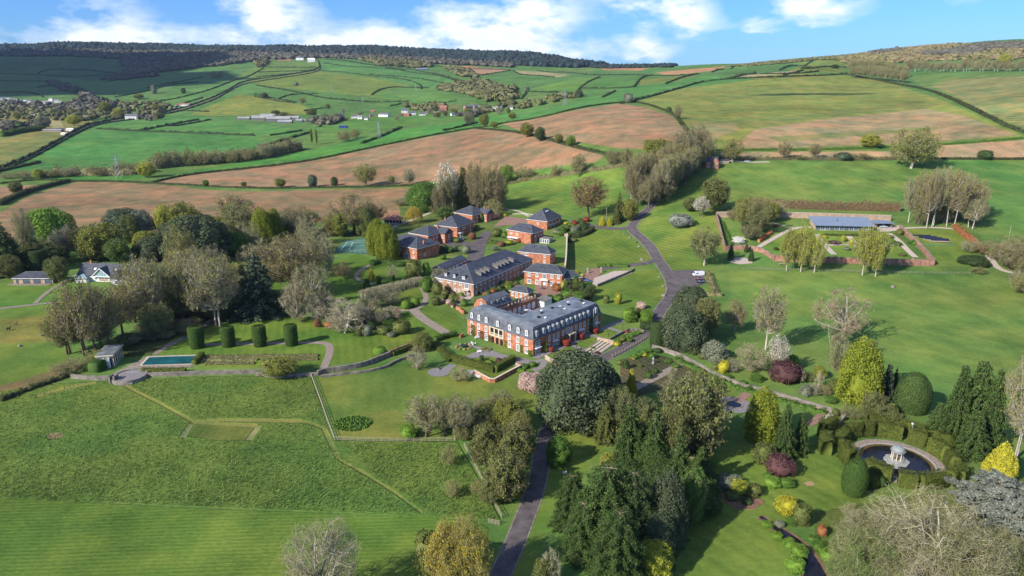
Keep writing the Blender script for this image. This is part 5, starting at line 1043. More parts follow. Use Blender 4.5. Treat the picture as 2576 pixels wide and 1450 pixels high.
bed([(885,830,22,26,'brownleaf'),(905,820,30,30,'dark'),(930,812,30,34,'brownleaf'),(952,800,22,24,'yellow'),(975,805,24,26,'brownleaf'),(1000,800,22,20,'copper'),(975,825,24,36,'green'),(1010,845,38,46,'brownleaf'),(965,845,24,40,'mid'),(925,848,30,26,'sage'),(985,850,14,24,'sage'),(940,832,26,30,'dark'),(925,790,18,16,'gold'),(800,825,22,20,'copper'),(835,828,20,40,'rust'),(905,848,20,20,'brownleaf')],'the big shrubbery on the sloping lawn')
bed([(1400,735,22,24,'rust'),(1420,735,30,20,'yellow'),(1432,742,34,16,'green'),(1448,738,44,16,'green'),(1462,742,34,22,'dark'),(1480,740,30,24,'green'),(1383,760,18,22,'green'),(1440,760,26,24,'brownleaf'),(1460,758,24,30,'green'),(1478,752,22,22,'dark'),(1405,765,24,26,'green')],'the border behind the manor')
bed([(1555,768,31,20,'yellow'),(1525,765,22,16,'mid'),(1583,814,40,38,'lime'),(1625,815,34,36,'lime'),(1625,832,22,34,'dark'),(1605,800,24,22,'brownleaf'),(1613,780,20,26,'pink'),(1632,800,20,20,'brownleaf'),(1552,872,12,18,'gold'),(1565,862,14,20,'brownleaf'),(1585,862,12,18,'green'),(1448,908,9,14,'gold')],'the planting between the manor and the drive')
T([('column',x,y,y-h,w,'red',None,l,{'name':'clipped_shrub'})for x,y,h,w,l in[(1497,841,15,19,'clipped crimson shrub farthest along the brick front'),(1461,856,17,17,'clipped crimson shrub by the middle porch'),(1424,873,19,23,'largest clipped crimson shrub of the row'),(1387,888,15,13,'smallest clipped crimson shrub nearest the manor corner')]],'shrub')
bed([(1370,888,28,20,'olive'),(1334,898,8,10,'green'),(1485,888,8,12,'brownleaf'),(1492,882,10,14,'brownleaf'),(1502,893,8,18,'purple'),(1576,839,8,12,'red')],'the beds beside the brick front')
bed([(1212,910,16,14,'dark'),(1235,918,12,14,'green'),(1255,915,14,18,'purple'),(1270,912,12,14,'sage'),(1305,925,14,20,'pink'),(1320,930,14,20,'green'),(1340,925,14,22,'green'),(1310,938,10,22,'lime'),(1335,942,8,20,'lime'),(1390,932,12,14,'green'),(1183,946,14,20,'white'),(1205,952,12,24,'white'),(1237,962,14,20,'lime')],'the beds in front of the manor terrace')
bed([(1115,755,16,20,'mid'),(1140,750,18,16,'purple'),(1152,762,18,22,'brownleaf'),(1133,770,18,20,'pink'),(1168,773,20,20,'green'),(1160,750,14,16,'lime'),(1130,735,24,22,'brownleaf'),(1200,742,12,18,'dark'),(1240,738,12,22,'lime'),(1258,734,16,18,'dark'),(1280,732,24,22,'olive'),(1300,725,18,20,'mid'),(1265,722,16,20,'brownleaf'),(1220,745,10,14,'rust')],'the gardens below the stone fronted block')
bed([(1155,628,12,20,'green'),(1172,640,24,24,'sage'),(1130,632,12,26,'mid'),(1105,640,12,20,'dark'),(1150,612,14,20,'mid'),(1210,560,24,12,'mid'),(1200,580,14,18,'brownleaf'),(1250,598,22,28,'mid'),(1270,600,16,20,'green'),(1240,592,8,10,'lime'),(1280,618,14,22,'yellow'),(1260,622,14,18,'copper'),(1305,612,12,18,'rust'),(1245,632,12,18,'sage'),(1270,546,9,10,'gold'),(1050,636,14,16,'dark'),(1115,655,14,16,'green')],'the gardens of the brick mews houses')
bed([(1400,590,14,22,'sage'),(1425,582,16,26,'mid'),(1445,576,22,14,'red'),(1424,566,8,12,'gold'),(1460,572,22,26,'mid'),(1432,598,10,14,'rust'),(1450,595,14,22,'green'),(1470,585,20,30,'dark'),(1440,610,12,26,'brownleaf'),(1475,560,14,18,'red'),(1450,690,10,14,'gold'),(1465,696,8,10,'gold'),(1440,692,12,16,'green'),(1530,672,10,20,'lime'),(1600,612,5,8,'sage')],'the hedged gardens by the drive junction')
bed([(1700,928,14,22,'green'),(1640,905,16,22,'green'),(1620,898,10,16,'gold'),(1655,890,14,20,'dark'),(1575,930,24,18,'dark'),(1590,905,8,14,'rust'),(1632,955,22,18,'yew'),(1650,943,16,14,'yew'),(1560,920,14,18,'brownleaf'),(1750,925,10,26,'green'),(1610,925,10,16,'mid'),(1680,915,10,18,'green'),(1765,905,14,22,'mid')],'the kitchen garden')
bed([(1830,955,14,26,'green'),(1870,968,10,20,'green'),(1910,985,8,12,'gold'),(1950,1000,10,20,'green'),(2000,1012,12,18,'rust'),(2035,1030,10,20,'green'),(1888,985,16,22,'yew'),(1930,1005,14,20,'yew'),(2100,1050,22,18,'mid'),(2085,1068,26,22,'white'),(2070,1085,10,16,'gold')],'the long border below the garden wall')
bed([(1836,1240,40,66,'sage'),(1850,1225,22,34,'mid'),(1828,1222,26,34,'lime'),(1858,1250,40,50,'yellow'),(1895,1255,36,44,'brownleaf'),(1878,1272,18,26,'dark'),(1842,1262,24,34,'mid'),(1910,1140,10,12,'white'),(1935,1155,12,18,'lime'),(1930,1210,22,20,'green')],'the island bed on the lower lawn')
bed([(1978,1300,46,60,'gold'),(2015,1330,60,46,'mid'),(2067,1352,30,24,'rust'),(1990,1325,22,26,'green'),(1930,1330,18,30,'lime'),(1955,1362,22,30,'lime'),(1985,1385,28,36,'lime'),(2010,1410,36,40,'lime'),(2000,1450,46,50,'lime'),(2060,1390,26,40,'green'),(2085,1420,36,50,'lime'),(2045,1365,16,30,'green'),(2110,1460,46,60,'green'),(1960,1330,20,24,'sage')],'the planting along the stream')
bed([(1925,575,10,20,'rust'),(1950,572,8,16,'rust'),(2074,600,8,14,'gold'),(2120,610,18,12,'yellow'),(2142,618,18,12,'gold'),(2100,615,8,30,'purple'),(2130,630,8,18,'sage'),(2152,632,8,18,'green'),(2255,618,10,26,'green'),(2240,600,8,18,'mid'),(2300,618,14,30,'green'),(2262,592,16,18,'brownleaf'),(1910,570,10,18,'dark'),(1952,630,8,12,'dark'),(2190,606,8,16,'lime'),(2270,645,8,20,'mid')],'the beds of the walled garden')
fill([(150,900),(230,850),(340,840),(400,790),(430,700),(560,690),(640,800),(500,800),(400,850),(330,870),(230,890)],14,['tall','bare','bushy','bud'],(80,150),(80,130),'leafless tree in the dense wood between cottage and pool','trees of the lower left wood',11,leafs=('mid','olive'))
fill([(200,900),(340,850),(520,780),(660,790),(640,800),(480,830),(380,880),(270,900)],12,['bushy'],(30,50),(50,90),'low leafless bush in the undergrowth of the lower left wood','undergrowth of the lower left wood',12,leafs=('mid','olive'))
fill([(560,640),(740,600),(840,640),(850,760),(700,790),(620,700)],9,['bare','bushy','gnarl','tall'],(60,100),(60,110),'leafless tree in the wood above the yew columns','trees of the upper wood',13,leafs=('mid',),twigs=('grey','brown','pale'))
fill([(190,640),(330,640),(560,640),(800,600),(940,600),(940,570),(560,590),(220,600)],18,['leafy','bushy','bud','dome'],(45,80),(50,90),'budding tree in the belt along the ploughed field','trees of the belt along the ploughed field',14,leafs=('mid','olive','olive','holm'))
fill([(0,700),(60,640),(180,650),(300,655),(200,660),(30,700)],8,['leafy','bushy','dome'],(40,70),(45,80),'tree crowding behind the bungalow','trees behind the bungalow',15,leafs=('mid','dark','holm'))
fill([(820,830),(900,790),(1000,770),(1010,800),(960,840),(850,845)],8,['bushy','gnarl'],(30,60),(50,80),'tangled bare shrub in the sloping shrubbery','tangled shrubs of the sloping shrubbery',16,leafs=('mid',),twigs=('pale','grey'))
fill([(1100,545),(1130,520),(1260,520),(1250,545),(1160,530)],10,['tall','bushy','bare'],(60,110),(40,60),'leafless tree in the clump behind the top mews house','clump behind the top mews house',17,leafs=('mid',))
fill([(1590,530),(1640,470),(1740,395),(1790,400),(1700,480),(1660,520)],22,['bare','tall','bushy'],(60,95),(50,70),'leafless tree crowding the avenue','trees crowding the avenue',18,leafs=('mid',),twigs=('brown','brown','grey'))
fill([(1830,600),(1850,530),(1960,520),(1960,560),(1890,600)],3,['bud','leafy','bushy'],(30,55),(40,50),'budding tree clustered at the left end of the walled garden','trees at the left end of the walled garden',19,leafs=('mid','olive','brownleaf'))
fill([(2290,575),(2300,540),(2470,540),(2470,580),(2400,570)],12,['tall','bushy'],(50,110),(40,60),'leafless tree packed in the copse behind the vegetable garden','packed trees of the copse',20,leafs=('mid',))
fill([(1560,1240),(1700,1170),(1760,1170),(1750,1300),(1730,1340),(1690,1460),(1560,1460)],15,['bigfir','dome'],(80,130),(100,150),'dark conifer filling the foreground plantation','conifers of the foreground plantation',21,leafs=('fir','dark','fir'))
fill([(1500,1060),(1620,1000),(1800,1010),(1820,1130),(1700,1180),(1540,1180)],9,['fir','leafy','bud'],(70,130),(60,100),'tree in the mixed thicket right of the enormous oak','mixed thicket right of the enormous oak',22,leafs=('fir','brownleaf','mid'))
fill([(1020,1100),(1180,1040),(1260,1030),(1290,1090),(1180,1110)],9,['bare','bushy','bud'],(40,85),(60,90),'leafless shrubby tree in the thicket on the lower lawn','thicket on the lower lawn',23,leafs=('mid',),twigs=('grey','olive'))
fill([(1190,1180),(1230,1090),(1330,1080),(1330,1150),(1290,1290),(1230,1270)],5,['leafy','bud'],(55,85),(60,90),'bronze budding tree in the group left of the drive','group of bronze trees left of the drive',24,leafs=('brownleaf','olive'))
fill([(2120,1500),(2150,1400),(2300,1400),(2450,1400),(2576,1430),(2576,1520)],6,['giant'],(70,110),(110,170),'budding tree in the foreground wood at the lower right','foreground wood at the lower right',25,leafs=('mid','olive','sage'),twigs=('pale','grey','olive'))
fill([(2080,1075),(2160,1055),(2330,1080),(2340,1110),(2200,1090)],4,['bud','bushy'],(25,45),(40,55),'small feathery shrub beyond the fountain hedges','shrubs beyond the fountain hedges',26,leafs=('mid',),twigs=('olive',))
fill([(2500,640),(2576,640),(2590,760),(2560,740),(2510,680)],6,['bushy','bare'],(40,70),(50,80),'leafless bush massed at the right edge','bushes massed at the right edge',27,leafs=('mid',))
fill([(1870,955),(1940,915),(2090,955),(2120,1020),(2000,1000)],8,['bushy','shrub'],(20,40),(30,50),'mixed shrub above the long stone wall','shrubs above the long stone wall',28,leafs=('mid','green','sage','olive'),twigs=('grey','olive'))
fill([(1740,900),(1800,870),(1830,900),(1860,950),(1800,930)],6,['shrub','bushy'],(20,36),(30,46),'shrub at the upper corner of the kitchen garden','shrubs at the kitchen garden corner',29,leafs=('mid','green','sage'))
fill([(1380,760),(1400,730),(1490,730),(1500,760),(1440,775)],8,['shrub','leafy'],(22,40),(22,34),'leafy shrub packed behind the manor roof','shrubs packed behind the manor',30,leafs=('green','mid','dark'))
fill([(1195,750),(1230,735),(1310,715),(1315,735),(1260,745),(1210,760)],9,['shrub'],(12,24),(16,24),'garden shrub between stable block and coach house','shrubs between stable block and coach house',31,leafs=('green','mid','dark','rust'))
fill([(1095,770),(1110,730),(1150,745),(1180,770),(1150,785)],8,['shrub','bushy'],(14,26),(18,26),'shrub on the bank below the stone fronted block','shrubs on the bank below the stone fronted block',32,leafs=('green','mid','brownleaf','pink'),twigs=('red',))
fill([(1165,640),(1105,640),(1110,625),(1160,622)],4,['shrub'],(12,20),(18,26),'shrub on the green before the mews houses','shrubs before the mews houses',33,leafs=('green','mid','sage'))
fill([(1400,590),(1420,570),(1480,565),(1490,580),(1430,605)],8,['shrub'],(12,20),(18,28),'shrub in the round bed by the drive junction','shrubs of the round bed by the drive junction',34,leafs=('green','mid','sage','dark'))
# ================================================================ buildings
M_BRICK=brickmat('red_brick',(.43,.155,.075),(.33,.115,.06),(.42,.30,.22),3.5,.4)
M_BRICKO=brickmat('old_brick',(.34,.165,.11),(.25,.12,.085),(.36,.28,.22),3.5,.4)
M_BRICKP=brickmat('pale_brick',(.42,.30,.21),(.34,.23,.16),(.42,.36,.3),3.5)
M_STONE=brickmat('sandstone_rubble',(.40,.24,.16),(.27,.15,.105),(.42,.33,.25),1.6,.35)
M_GSTONE=brickmat('grey_rubble',(.23,.20,.165),(.15,.13,.11),(.26,.23,.19),1.8,.4)
M_SLATE=mat('slate_roof',(.056,.062,.076),rough=.55,spec=.35,scale=.5,var=.45,bump=.02,bscale=5,stretch=(1,1,3))
M_LEAD=mat('lead_roof',(.15,.17,.185),rough=.5,spec=.45,scale=.3,var=.5,detail=8,bump=.02,bscale=1.5)
M_MANS=mat('mansard_slate',(.088,.097,.11),rough=.5,spec=.4,scale=.6,var=.5,bump=.02,bscale=4)
M_CLAY=mat('clay_tiles',(.30,.14,.10),scale=1.5,var=.3,bump=.03,bscale=4)
M_WHITE=mat('white_paint',(.78,.77,.74),rough=.5,spec=.3,var=.05)
M_REND=mat('white_render',(.72,.70,.66),scale=.6,var=.08)
M_CREAM=mat('cream_stone',(.55,.47,.34),scale=1,var=.15)
M_GLASS=mat('window_glass',(.10,.135,.17),rough=.08,spec=.9,var=.3,scale=.35)
M_GGREEN=mat('conservatory_glass',(.20,.34,.36),rough=.08,spec=.9,var=.2,scale=.5)
M_DARK=mat('dark_opening',(.02,.018,.016));M_BLACK=mat('black_iron',(.02,.02,.022),rough=.4,spec=.5)
M_GROOF=mat('zinc_roof',(.18,.225,.28),rough=.4,spec=.5,scale=.4,var=.12);M_WOOD=mat('weathered_wood',(.30,.25,.19),scale=3,var=.35);M_TAN=mat('pale_felt',(.17,.16,.14),var=.2)
M_GALV=mat('galvanised_steel',(.42,.44,.45),rough=.5,spec=.5,metal=.3);M_DOOR=mat('garage_door_white',(.70,.71,.72),rough=.4,spec=.4,var=.06,scale=2)
def pt(p):
    if len(p)==2:return at(*p)
    x,y,h=p;q=atz(x,y,h)
    for _ in range(12):q=atz(x,y,float(gz(q[0],q[1]))+h)
    return(q[0],q[1],float(gz(q[0],q[1])))
class Bld:
    """local frame: x along the front (left to right), y into the building, z up"""
    def __init__(s,name,label,A,B,C=None,depth=8,cat='house',length=None,group=None,z=None,keepC=True):
        a,b=pt(A),pt(B);ax=np.array(a[:2]);bx=np.array(b[:2]);d=bx-ax
        if C is not None:
            c=np.array(pt(C)[:2]);e=c-bx;depth=float(np.linalg.norm(e));ang1=math.atan2(d[1],d[0]);ang2=math.atan2(e[1],e[0])-PI/2
            L1,L2=np.linalg.norm(d),np.linalg.norm(e);w=L1/(L1+L2);dd=(ang2-ang1+PI)%(2*PI)-PI;ang=ang1+dd*(1-w)
            s.L=float(L1)
        else:ang=math.atan2(d[1],d[0]);s.L=float(np.linalg.norm(d))
        if length:s.L=length
        s.D=depth;s.ang=ang;o=bx-s.L*np.array([math.cos(ang),math.sin(ang)])
        cs=[o,bx,bx+depth*np.array([-math.sin(ang),math.cos(ang)]),o+depth*np.array([-math.sin(ang),math.cos(ang)])]
        s.z=z if z is not None else float(np.mean([gz(*q)for q in cs[:2]]));s.root=empty(name,(o[0],o[1],s.z),ang,label,cat,group);s.cache={}
    def put(s,ob,x,y,z,rz=0):ob.location=(x,y,z);ob.rotation_euler=(0,0,rz);return ob
    def walls(s,h,m=None,x0=0,y0=0,x1=None,y1=None,gable=None,rh=0,name='wall'):
        x1=s.L if x1 is None else x1;y1=s.D if y1 is None else y1;b=MB();b.box(x0,y0,-1.5,x1,y1,h)
        if gable=='x':ym=(y0+y1)/2;b.add([(x0,y0,h),(x0,y1,h),(x0,ym,h+rh),(x1,y0,h),(x1,y1,h),(x1,ym,h+rh)],[(0,2,1),(3,4,5),(0,3,5,2),(1,2,5,4)])
        if gable=='y':xm=(x0+x1)/2;b.add([(x0,y0,h),(x1,y0,h),(xm,y0,h+rh),(x0,y1,h),(x1,y1,h),(xm,y1,h+rh)],[(0,1,2),(3,5,4),(0,2,5,3),(1,4,5,2)])
        return b.build(name,m or M_BRICK,s.root)
    def roof(s,h,rh,kind='hip',ridge=None,ov=.4,m=None,x0=0,y0=0,x1=None,y1=None,trim=True):
        x1=s.L if x1 is None else x1;y1=s.D if y1 is None else y1;X0,Y0,X1,Y1=x0-ov,y0-ov,x1+ov,y1+ov
        ridge=ridge or('x' if(x1-x0)>=(y1-y0)else 'y');w=(Y1-Y0)if ridge=='x' else(X1-X0);ins=w/2*.9 if kind=='hip' else 0
        e=.0;b=MB();t=.16
        if ridge=='x':
            ym=(Y0+Y1)/2;ra,rb=(X0+ins,ym),(X1-ins,ym)
            if ra[0]>rb[0]:ra=rb=((X0+X1)/2,ym)
        else:
            xm=(X0+X1)/2;ra,rb=(xm,Y0+ins),(xm,Y1-ins)
            if ra[1]>rb[1]:ra=rb=(xm,(Y0+Y1)/2)
        z0=h-.02;V=[(X0,Y0,z0),(X1,Y0,z0),(X1,Y1,z0),(X0,Y1,z0),(X0,Y0,z0+t),(X1,Y0,z0+t),(X1,Y1,z0+t),(X0,Y1,z0+t),(*ra,h+rh+t),(*rb,h+rh+t)]
        if kind=='gable':V[8]=((X0,ra[1],h+rh+t)if ridge=='x' else(ra[0],Y0,h+rh+t));V[9]=((X1,rb[1],h+rh+t)if ridge=='x' else(rb[0],Y1,h+rh+t))
        sides=[(0,1,5,4),(1,2,6,5),(2,3,7,6),(3,0,4,7)]
        if ridge=='x':tops=[(4,5,9,8),(5,6,9),(6,7,8,9),(7,4,8)]
        else:tops=[(4,5,8),(5,6,9,8),(6,7,9),(7,4,8,9)]
        if kind=='gable':
            b.add(V,[(0,3,2,1)]+sides+tops)
        else:b.add(V,[(0,3,2,1)]+sides+tops)
        r=b.build('roof',m or M_SLATE,s.root)
        if trim:
            g=MB();q=.07;zt=z0-.16
            for bx in((X0-q,Y0-q,X1+q,Y0),(X0-q,Y1,X1+q,Y1+q),(X0-q,Y0,X0,Y1),(X1,Y0,X1+q,Y1)):g.box(bx[0],bx[1],zt,bx[2],bx[3],zt+.22)
            g.build('gutter',M_WHITE,s.root)
            rd=MB();rd.tube(V[8],V[9],.13,n=5)
            for c_,k in((4,8),(7,8 if ridge=='x' else 9),(5,9 if ridge=='x' else 8),(6,9)):rd.tube(V[c_],V[k],.09,n=4)
            if kind=='hip':o=rd.build('ridge_tiles',M_TAN,r)
        return r
    def win(s,face,t,z,w=1.1,h=1.5,bars=(2,2),arch=False,frame=None,glass=None,name='window',fw=.13,off=0.0,parent=None):
        key=(w,h,bars,arch,id(frame),id(glass),fw)
        if key not in WC:
            b=MB();y0,y1=-.09,.03
            def outline(w_,h_,r):
                if not arch:return[(-w_/2,r),(w_/2,r),(w_/2,h_),(-w_/2,h_)]
                rr=w_/2;return[(-rr,r),(rr,r)]+[(rr*math.cos(a),h_-w/2+rr*math.sin(a))for a in np.linspace(0,PI,9)]
            if arch:
                o=outline(w,h,0);i=[(x*(1-2*fw/w),max(fw,z_)if z_<h-w/2 else h-w/2+(z_-h+w/2)*(1-2*fw/w))for x,z_ in o];n=len(o)
                V=[(x,y0,z_)for x,z_ in o]+[(x,y0,z_)for x,z_ in i]+[(x,y1,z_)for x,z_ in o]+[(x,y1,z_)for x,z_ in i];Fc=[]
                for k in range(n):
                    j=(k+1)%n;Fc+=[(k,j,n+j,n+k),(2*n+k,3*n+k,3*n+j,2*n+j),(k,2*n+k,2*n+j,j),(n+k,n+j,3*n+j,3*n+k)]
                b.add(V,Fc)
            else:
                b.box(-w/2,y0,0,w/2,y1,fw).box(-w/2,y0,h-fw,w/2,y1,h).box(-w/2,y0,fw,-w/2+fw,y1,h-fw).box(w/2-fw,y0,fw,w/2,y1,h-fw)
                b.box(-w/2-.08,y0-.06,-.1,w/2+.08,y1,-.002)
            for k in range(1,bars[0]):x=-w/2+w*k/bars[0];b.box(x-.035,y0+.02,fw,x+.035,y1-.02,h-fw)
            for k in range(1,bars[1]):zz=h*k/bars[1];b.box(-w/2+fw,y0+.03,zz-.035,w/2-fw,y1-.03,zz+.035)
            p=MB();p.xz(outline(w-fw,h-fw*.6,fw*.5),-.045,-.012)
            WC[key]=(b.me('window',frame or M_WHITE),p.me('pane',glass or M_GLASS))
        fm,pm=WC[key];o=link(name,fm,parent or s.root);g=link('pane',pm,o)
        if parent is None:s.put(o,*s.face(face,t,z,off))
        return o
    def face(s,f,t,z,off=0.0):
        return{'F':(t,-.004-off,z,0),'R':(s.L+.004+off,t,z,PI/2),'B':(t,s.D+.004+off,z,PI),'L':(-.004-off,t,z,-PI/2)}[f]
    def door(s,face,t,w=1.0,h=2.1,m=None,name='door',off=0.0,arch=False,z=0.0):
        b=MB()
        if arch:b.xz([(-w/2,0),(w/2,0)]+[(w/2*math.cos(a),h-w/2+w/2*math.sin(a))for a in np.linspace(0,PI,9)],-.07,.02)
        else:b.box(-w/2,-.07,0,w/2,.02,h)
        o=b.build(name,m or M_WHITE,s.root);return s.put(o,*s.face(face,t,z,off))
    def chimney(s,x,y,z0,z1,w=.8,d=.8,m=None):
        b=MB();b.box(x-w/2,y-d/2,z0,x+w/2,y+d/2,z1).box(x-w/2-.08,y-d/2-.08,z1,x+w/2+.08,y+d/2+.08,z1+.18);c=b.build('chimney',m or M_BRICK,s.root)
        p=MB()
        for dx in(-w*.22,w*.22):p.tube((x+dx,y,z1+.18),(x+dx,y,z1+.7),.13,.11,8)
        p.build('chimney_pot',M_CLAY,c);return c
WC={}
# ---------------------------------------------------------------- the manor
mn=Bld('manor_house','large three storey red brick manor with slate mansard roof and arched dormers',(1166,844),(1341,897),(1521,829),cat='manor house')
L,D=mn.L,mn.D;W1=8.8;W2=14.0;HW=5.9;RH=3.9;IN=1.25
b=MB();b.prism([(0,0),(L,0),(L,D),(L-W2,D),(L-W2,W1),(0,W1)],-1.5,HW);b.build('wall',M_BRICK,mn.root)
def ring(o,z):return[(-o,-o,z),(L+o,-o,z),(L+o,D+o,z),(L-W2-o,D+o,z),(L-W2-o,W1+o,z),(-o,W1+o,z)]
rb=MB();V=ring(.30,HW+.003)+ring(.30,HW+.22)+ring(.06,HW+.30)+ring(-IN*.72,HW+RH*.86)+ring(-IN,HW+RH);Fq=[]
for k in range(4):
    for i in range(6):j=(i+1)%6;Fq.append((k*6+i,k*6+j,(k+1)*6+j,(k+1)*6+i))
rb.add(V,Fq+[(0,5,4,3,2,1)]);mrf=rb.build('mansard_roof',M_MANS,mn.root)
tp=MB();q=IN+.0;zt=HW+RH
V=[(q,q,zt),(L-q,q,zt),(L-q,D-q,zt),(L-W2+q,D-q,zt),(L-W2+q,W1-q,zt),(q,W1-q,zt)]
V+=[(q,q,zt+.12),(L-q,q,zt+.12),(L-q,D-q,zt+.12),(L-W2+q,D-q,zt+.12),(L-W2+q,W1-q,zt+.12),(q,W1-q,zt+.12)]
xm=L-W2/2;ym=W1/2;zr=zt+.65
V+=[(q+3,ym,zr),(xm,ym,zr),(xm,D-q-4,zr)]
tp.add(V,[(0,1,7,6),(1,2,8,7),(2,3,9,8),(3,4,10,9),(4,5,11,10),(5,0,6,11),(6,7,13,12),(7,8,14,13),(8,9,14),(9,10,13,14),(10,11,12,13),(11,6,12)])
tp.build('flat_roof',M_LEAD,mn.root)
g=MB();e=.33
for bx in((-e,-e-.08,L+e,-e),(L+e,-e-.08,L+e+.08,D+e),(-e-.08,-e,-e,W1+e)):g.box(bx[0],bx[1],HW+.02,bx[2],bx[3],HW+.2)
g.build('gutter',M_LEAD,mn.root)
for(x,y)in((xm+1.5,9),(xm-.5,13),(xm-1.5,20),(xm+.5,27),(xm+1,34)):v=MB();v.box(x-.4,y-.4,zt+.2,x+.4,y+.4,zt+1.05);v.build('roof_vent',M_DARK,mn.root)
for(x,y)in((xm+3,11),(xm-3,16),(xm+2,23),(xm-2,30),(xm+3,33),(xm-1,24)):v=MB();v.box(x-.35,y-.5,zt+.1,x+.35,y+.5,zt+.62);v.build('rooflight',M_REND,mn.root)
def mdormer(face,t):
    b=MB();w=1.25;hh=2.1
    b.xz([(-w/2-.12,0),(w/2+.12,0)]+[((w/2+.12)*math.cos(a),hh-w/2+(w/2+.12)*math.sin(a))for a in np.linspace(0,PI,9)],0,1.6)
    o=b.build('dormer',M_LEAD,mn.root);mn.put(o,*mn.face(face,t,HW+.75,-.12));mn.win('F',0,0,w,hh,(2,3),True,parent=o,fw=.2).location=(0,-.03,.02)
fr=[.075,.19,.305,.48,.66,.785,.905]
for f in fr:mdormer('F',f*L)
def ld(x):f=(x-1285)/1085;return f*232/(258-26*f)
for x in(1352,1465,1545,1618,1685,1762,1838,1900,1975,2043,2107,2178,2300):mdormer('R',ld(x)*D)
for f in(.075,.19,.305,.66,.785,.905):
    mn.win('F',f*L,3.35,1.25,2.0,(2,3),fw=.17);mn.win('F',f*L,.35,1.25,2.1,(2,3),fw=.17)if f not in(.305,.785,.075)else mn.win('F',f*L,.05,1.5,2.5,(3,3),fw=.17,name='french_window')
for x in(1545,1618,1685,1762,1900,1975,2043,2107,2178):mn.win('R',ld(x)*D,3.25,1.15,2.0,(2,3),fw=.15)
for x in(1545,1690,1762,1975,2107,2178):mn.win('R',ld(x)*D,.6,1.1,1.5,(2,2),fw=.15)
mn.win('R',ld(1355)*D,3.0,2.4,2.2,(3,2),fw=.18);mn.win('R',ld(1355)*D,.3,2.4,1.9,(3,2),fw=.18);mn.win('R',ld(1840)*D,3.1,2.0,2.4,(3,3),fw=.18);mn.win('R',ld(2295)*D,3.1,1.9,2.2,(3,2),fw=.18);mn.win('R',ld(2295)*D,.2,1.9,2.0,(3,2),fw=.18)
for x in(1355,1632,2050,2295):
    c=MB();c.box(-1.5,-.8,0,1.5,.02,.22);mn.put(c.build('canopy',M_WHITE,mn.root),*mn.face('R',ld(x)*D,2.62))
for x in(1632,2050):mn.win('R',ld(x)*D,.02,1.9,2.45,(3,2),fw=.2,name='porch_door')
pb=MB();pb.box(-1.9,-1.8,3.1,1.9,.0,3.5)
for sx in(-1.55,1.55):pb.box(sx-.22,-1.7,0,sx+.22,-1.26,3.1)
mn.put(pb.build('porch',M_CREAM,mn.root),*mn.face('R',ld(1865)*D,0));mn.door('R',ld(1865)*D,1.2,2.4,M_DARK)
# loggia: pale stone upper storey over three brick arches
lx0,lx1=.375*L,.575*L;lg=MB();lw=lx1-lx0
for k in range(4):x=lx0+lw*k/3;lg.box(x-.24,-.42,3.1,x+.24,-.012,5.75)
lg.box(lx0-.24,-.42,5.75,lx1+.24,-.012,6.1).box(lx0-.24,-.46,2.75,lx1+.24,-.012,3.1).box(lx0,-.40,3.85,lx1,-.28,3.98)
for k in range(21):x=lx0+lw*(k+.5)/21;lg.box(x-.06,-.38,3.1,x+.06,-.30,3.85)
lgo=lg.build('loggia',M_CREAM,mn.root)
for k in range(3):
    x=lx0+lw*(k+.5)/3;o=MB();o.box(x-lw/6+.3,-.035,3.1,x+lw/6-.3,-.008,5.7);o.build('opening',M_DARK,lgo);mn.door('F',x,1.35,2.35,M_DARK,'arch',arch=True)
pl=MB();xx=ld(2235)*D;pl.box(L+.36,xx-.1,-.5,L+.55,xx+.1,HW+RH*.8);pl.build('drainpipe',M_GALV,mn.root)
# climbing plants on the walls
for f,h_,w_,lf in((.10,4.2,2.2,'brownleaf'),(.24,3.0,2.5,'copper'),(.36,2.4,1.4,'mid'),(.60,2.6,1.5,'olive'),(.84,3.0,1.2,'green'),(.97,2.0,2.2,'green')):
    rg=np.random.default_rng(int(f*100));k=int(260*w_*h_/6);P=np.column_stack([f*L+rg.normal(size=k)*w_*.3,-.1-rg.random(k)*.25,rg.random(k)**1.2*h_]);lv,lf_=leaves(P,np.tile([0,-1.0,0],(k,1)),np.full(k,.3),rg,.6)
    link('climber',meshdata('climber',lv,lf_,LEAF[lf]),mn.root)
rg=np.random.default_rng(9);k=900;P=np.column_stack([L+.1+rg.random(k)*.3,ld(2215)*D+rg.normal(size=k)*.8,rg.random(k)*6.2]);lv,lf_=leaves(P,np.tile([1.0,0,0],(k,1)),np.full(k,.34),rg,.6);link('climber',meshdata('climber',lv,lf_,LEAF['brownleaf']),mn.root)
# ---------------------------------------------------------------- coach house with gambrel roof
c=Bld('coach_house','brick coach house with dark gambrel roof and three dormers behind the manor',(1190,767,5.5),(1229,778,5.5),(1289,761,5.5),cat='coach house')
L,D=c.L,c.D;c.walls(5.5)
prof=[(-.3,5.5),(1.5,8.2),(L/2,9.2),(L-1.5,8.2),(L+.3,5.5)]
e=MB();e.xz([(0,5.5),(1.65,8.0),(L/2,8.95),(L-1.65,8.0),(L,5.5)],.002,D-.002);e.build('gable',M_BRICK,c.root)
r=MB()
for(xa,za),(xb,zb)in zip(prof[:-1],prof[1:]):r.add([(xa,-.02,za),(xb,-.02,zb),(xb,D+.3,zb),(xa,D+.3,za),(xa,-.02,za+.18),(xb,-.02,zb+.18),(xb,D+.3,zb+.18),(xa,D+.3,za+.18)],[(0,3,2,1),(4,5,6,7),(0,1,5,4),(1,2,6,5),(2,3,7,6),(3,0,4,7)])
r.build('roof',M_MANS,c.root);c.win('F',L*.5,5.6,1.2,1.6,(2,2))
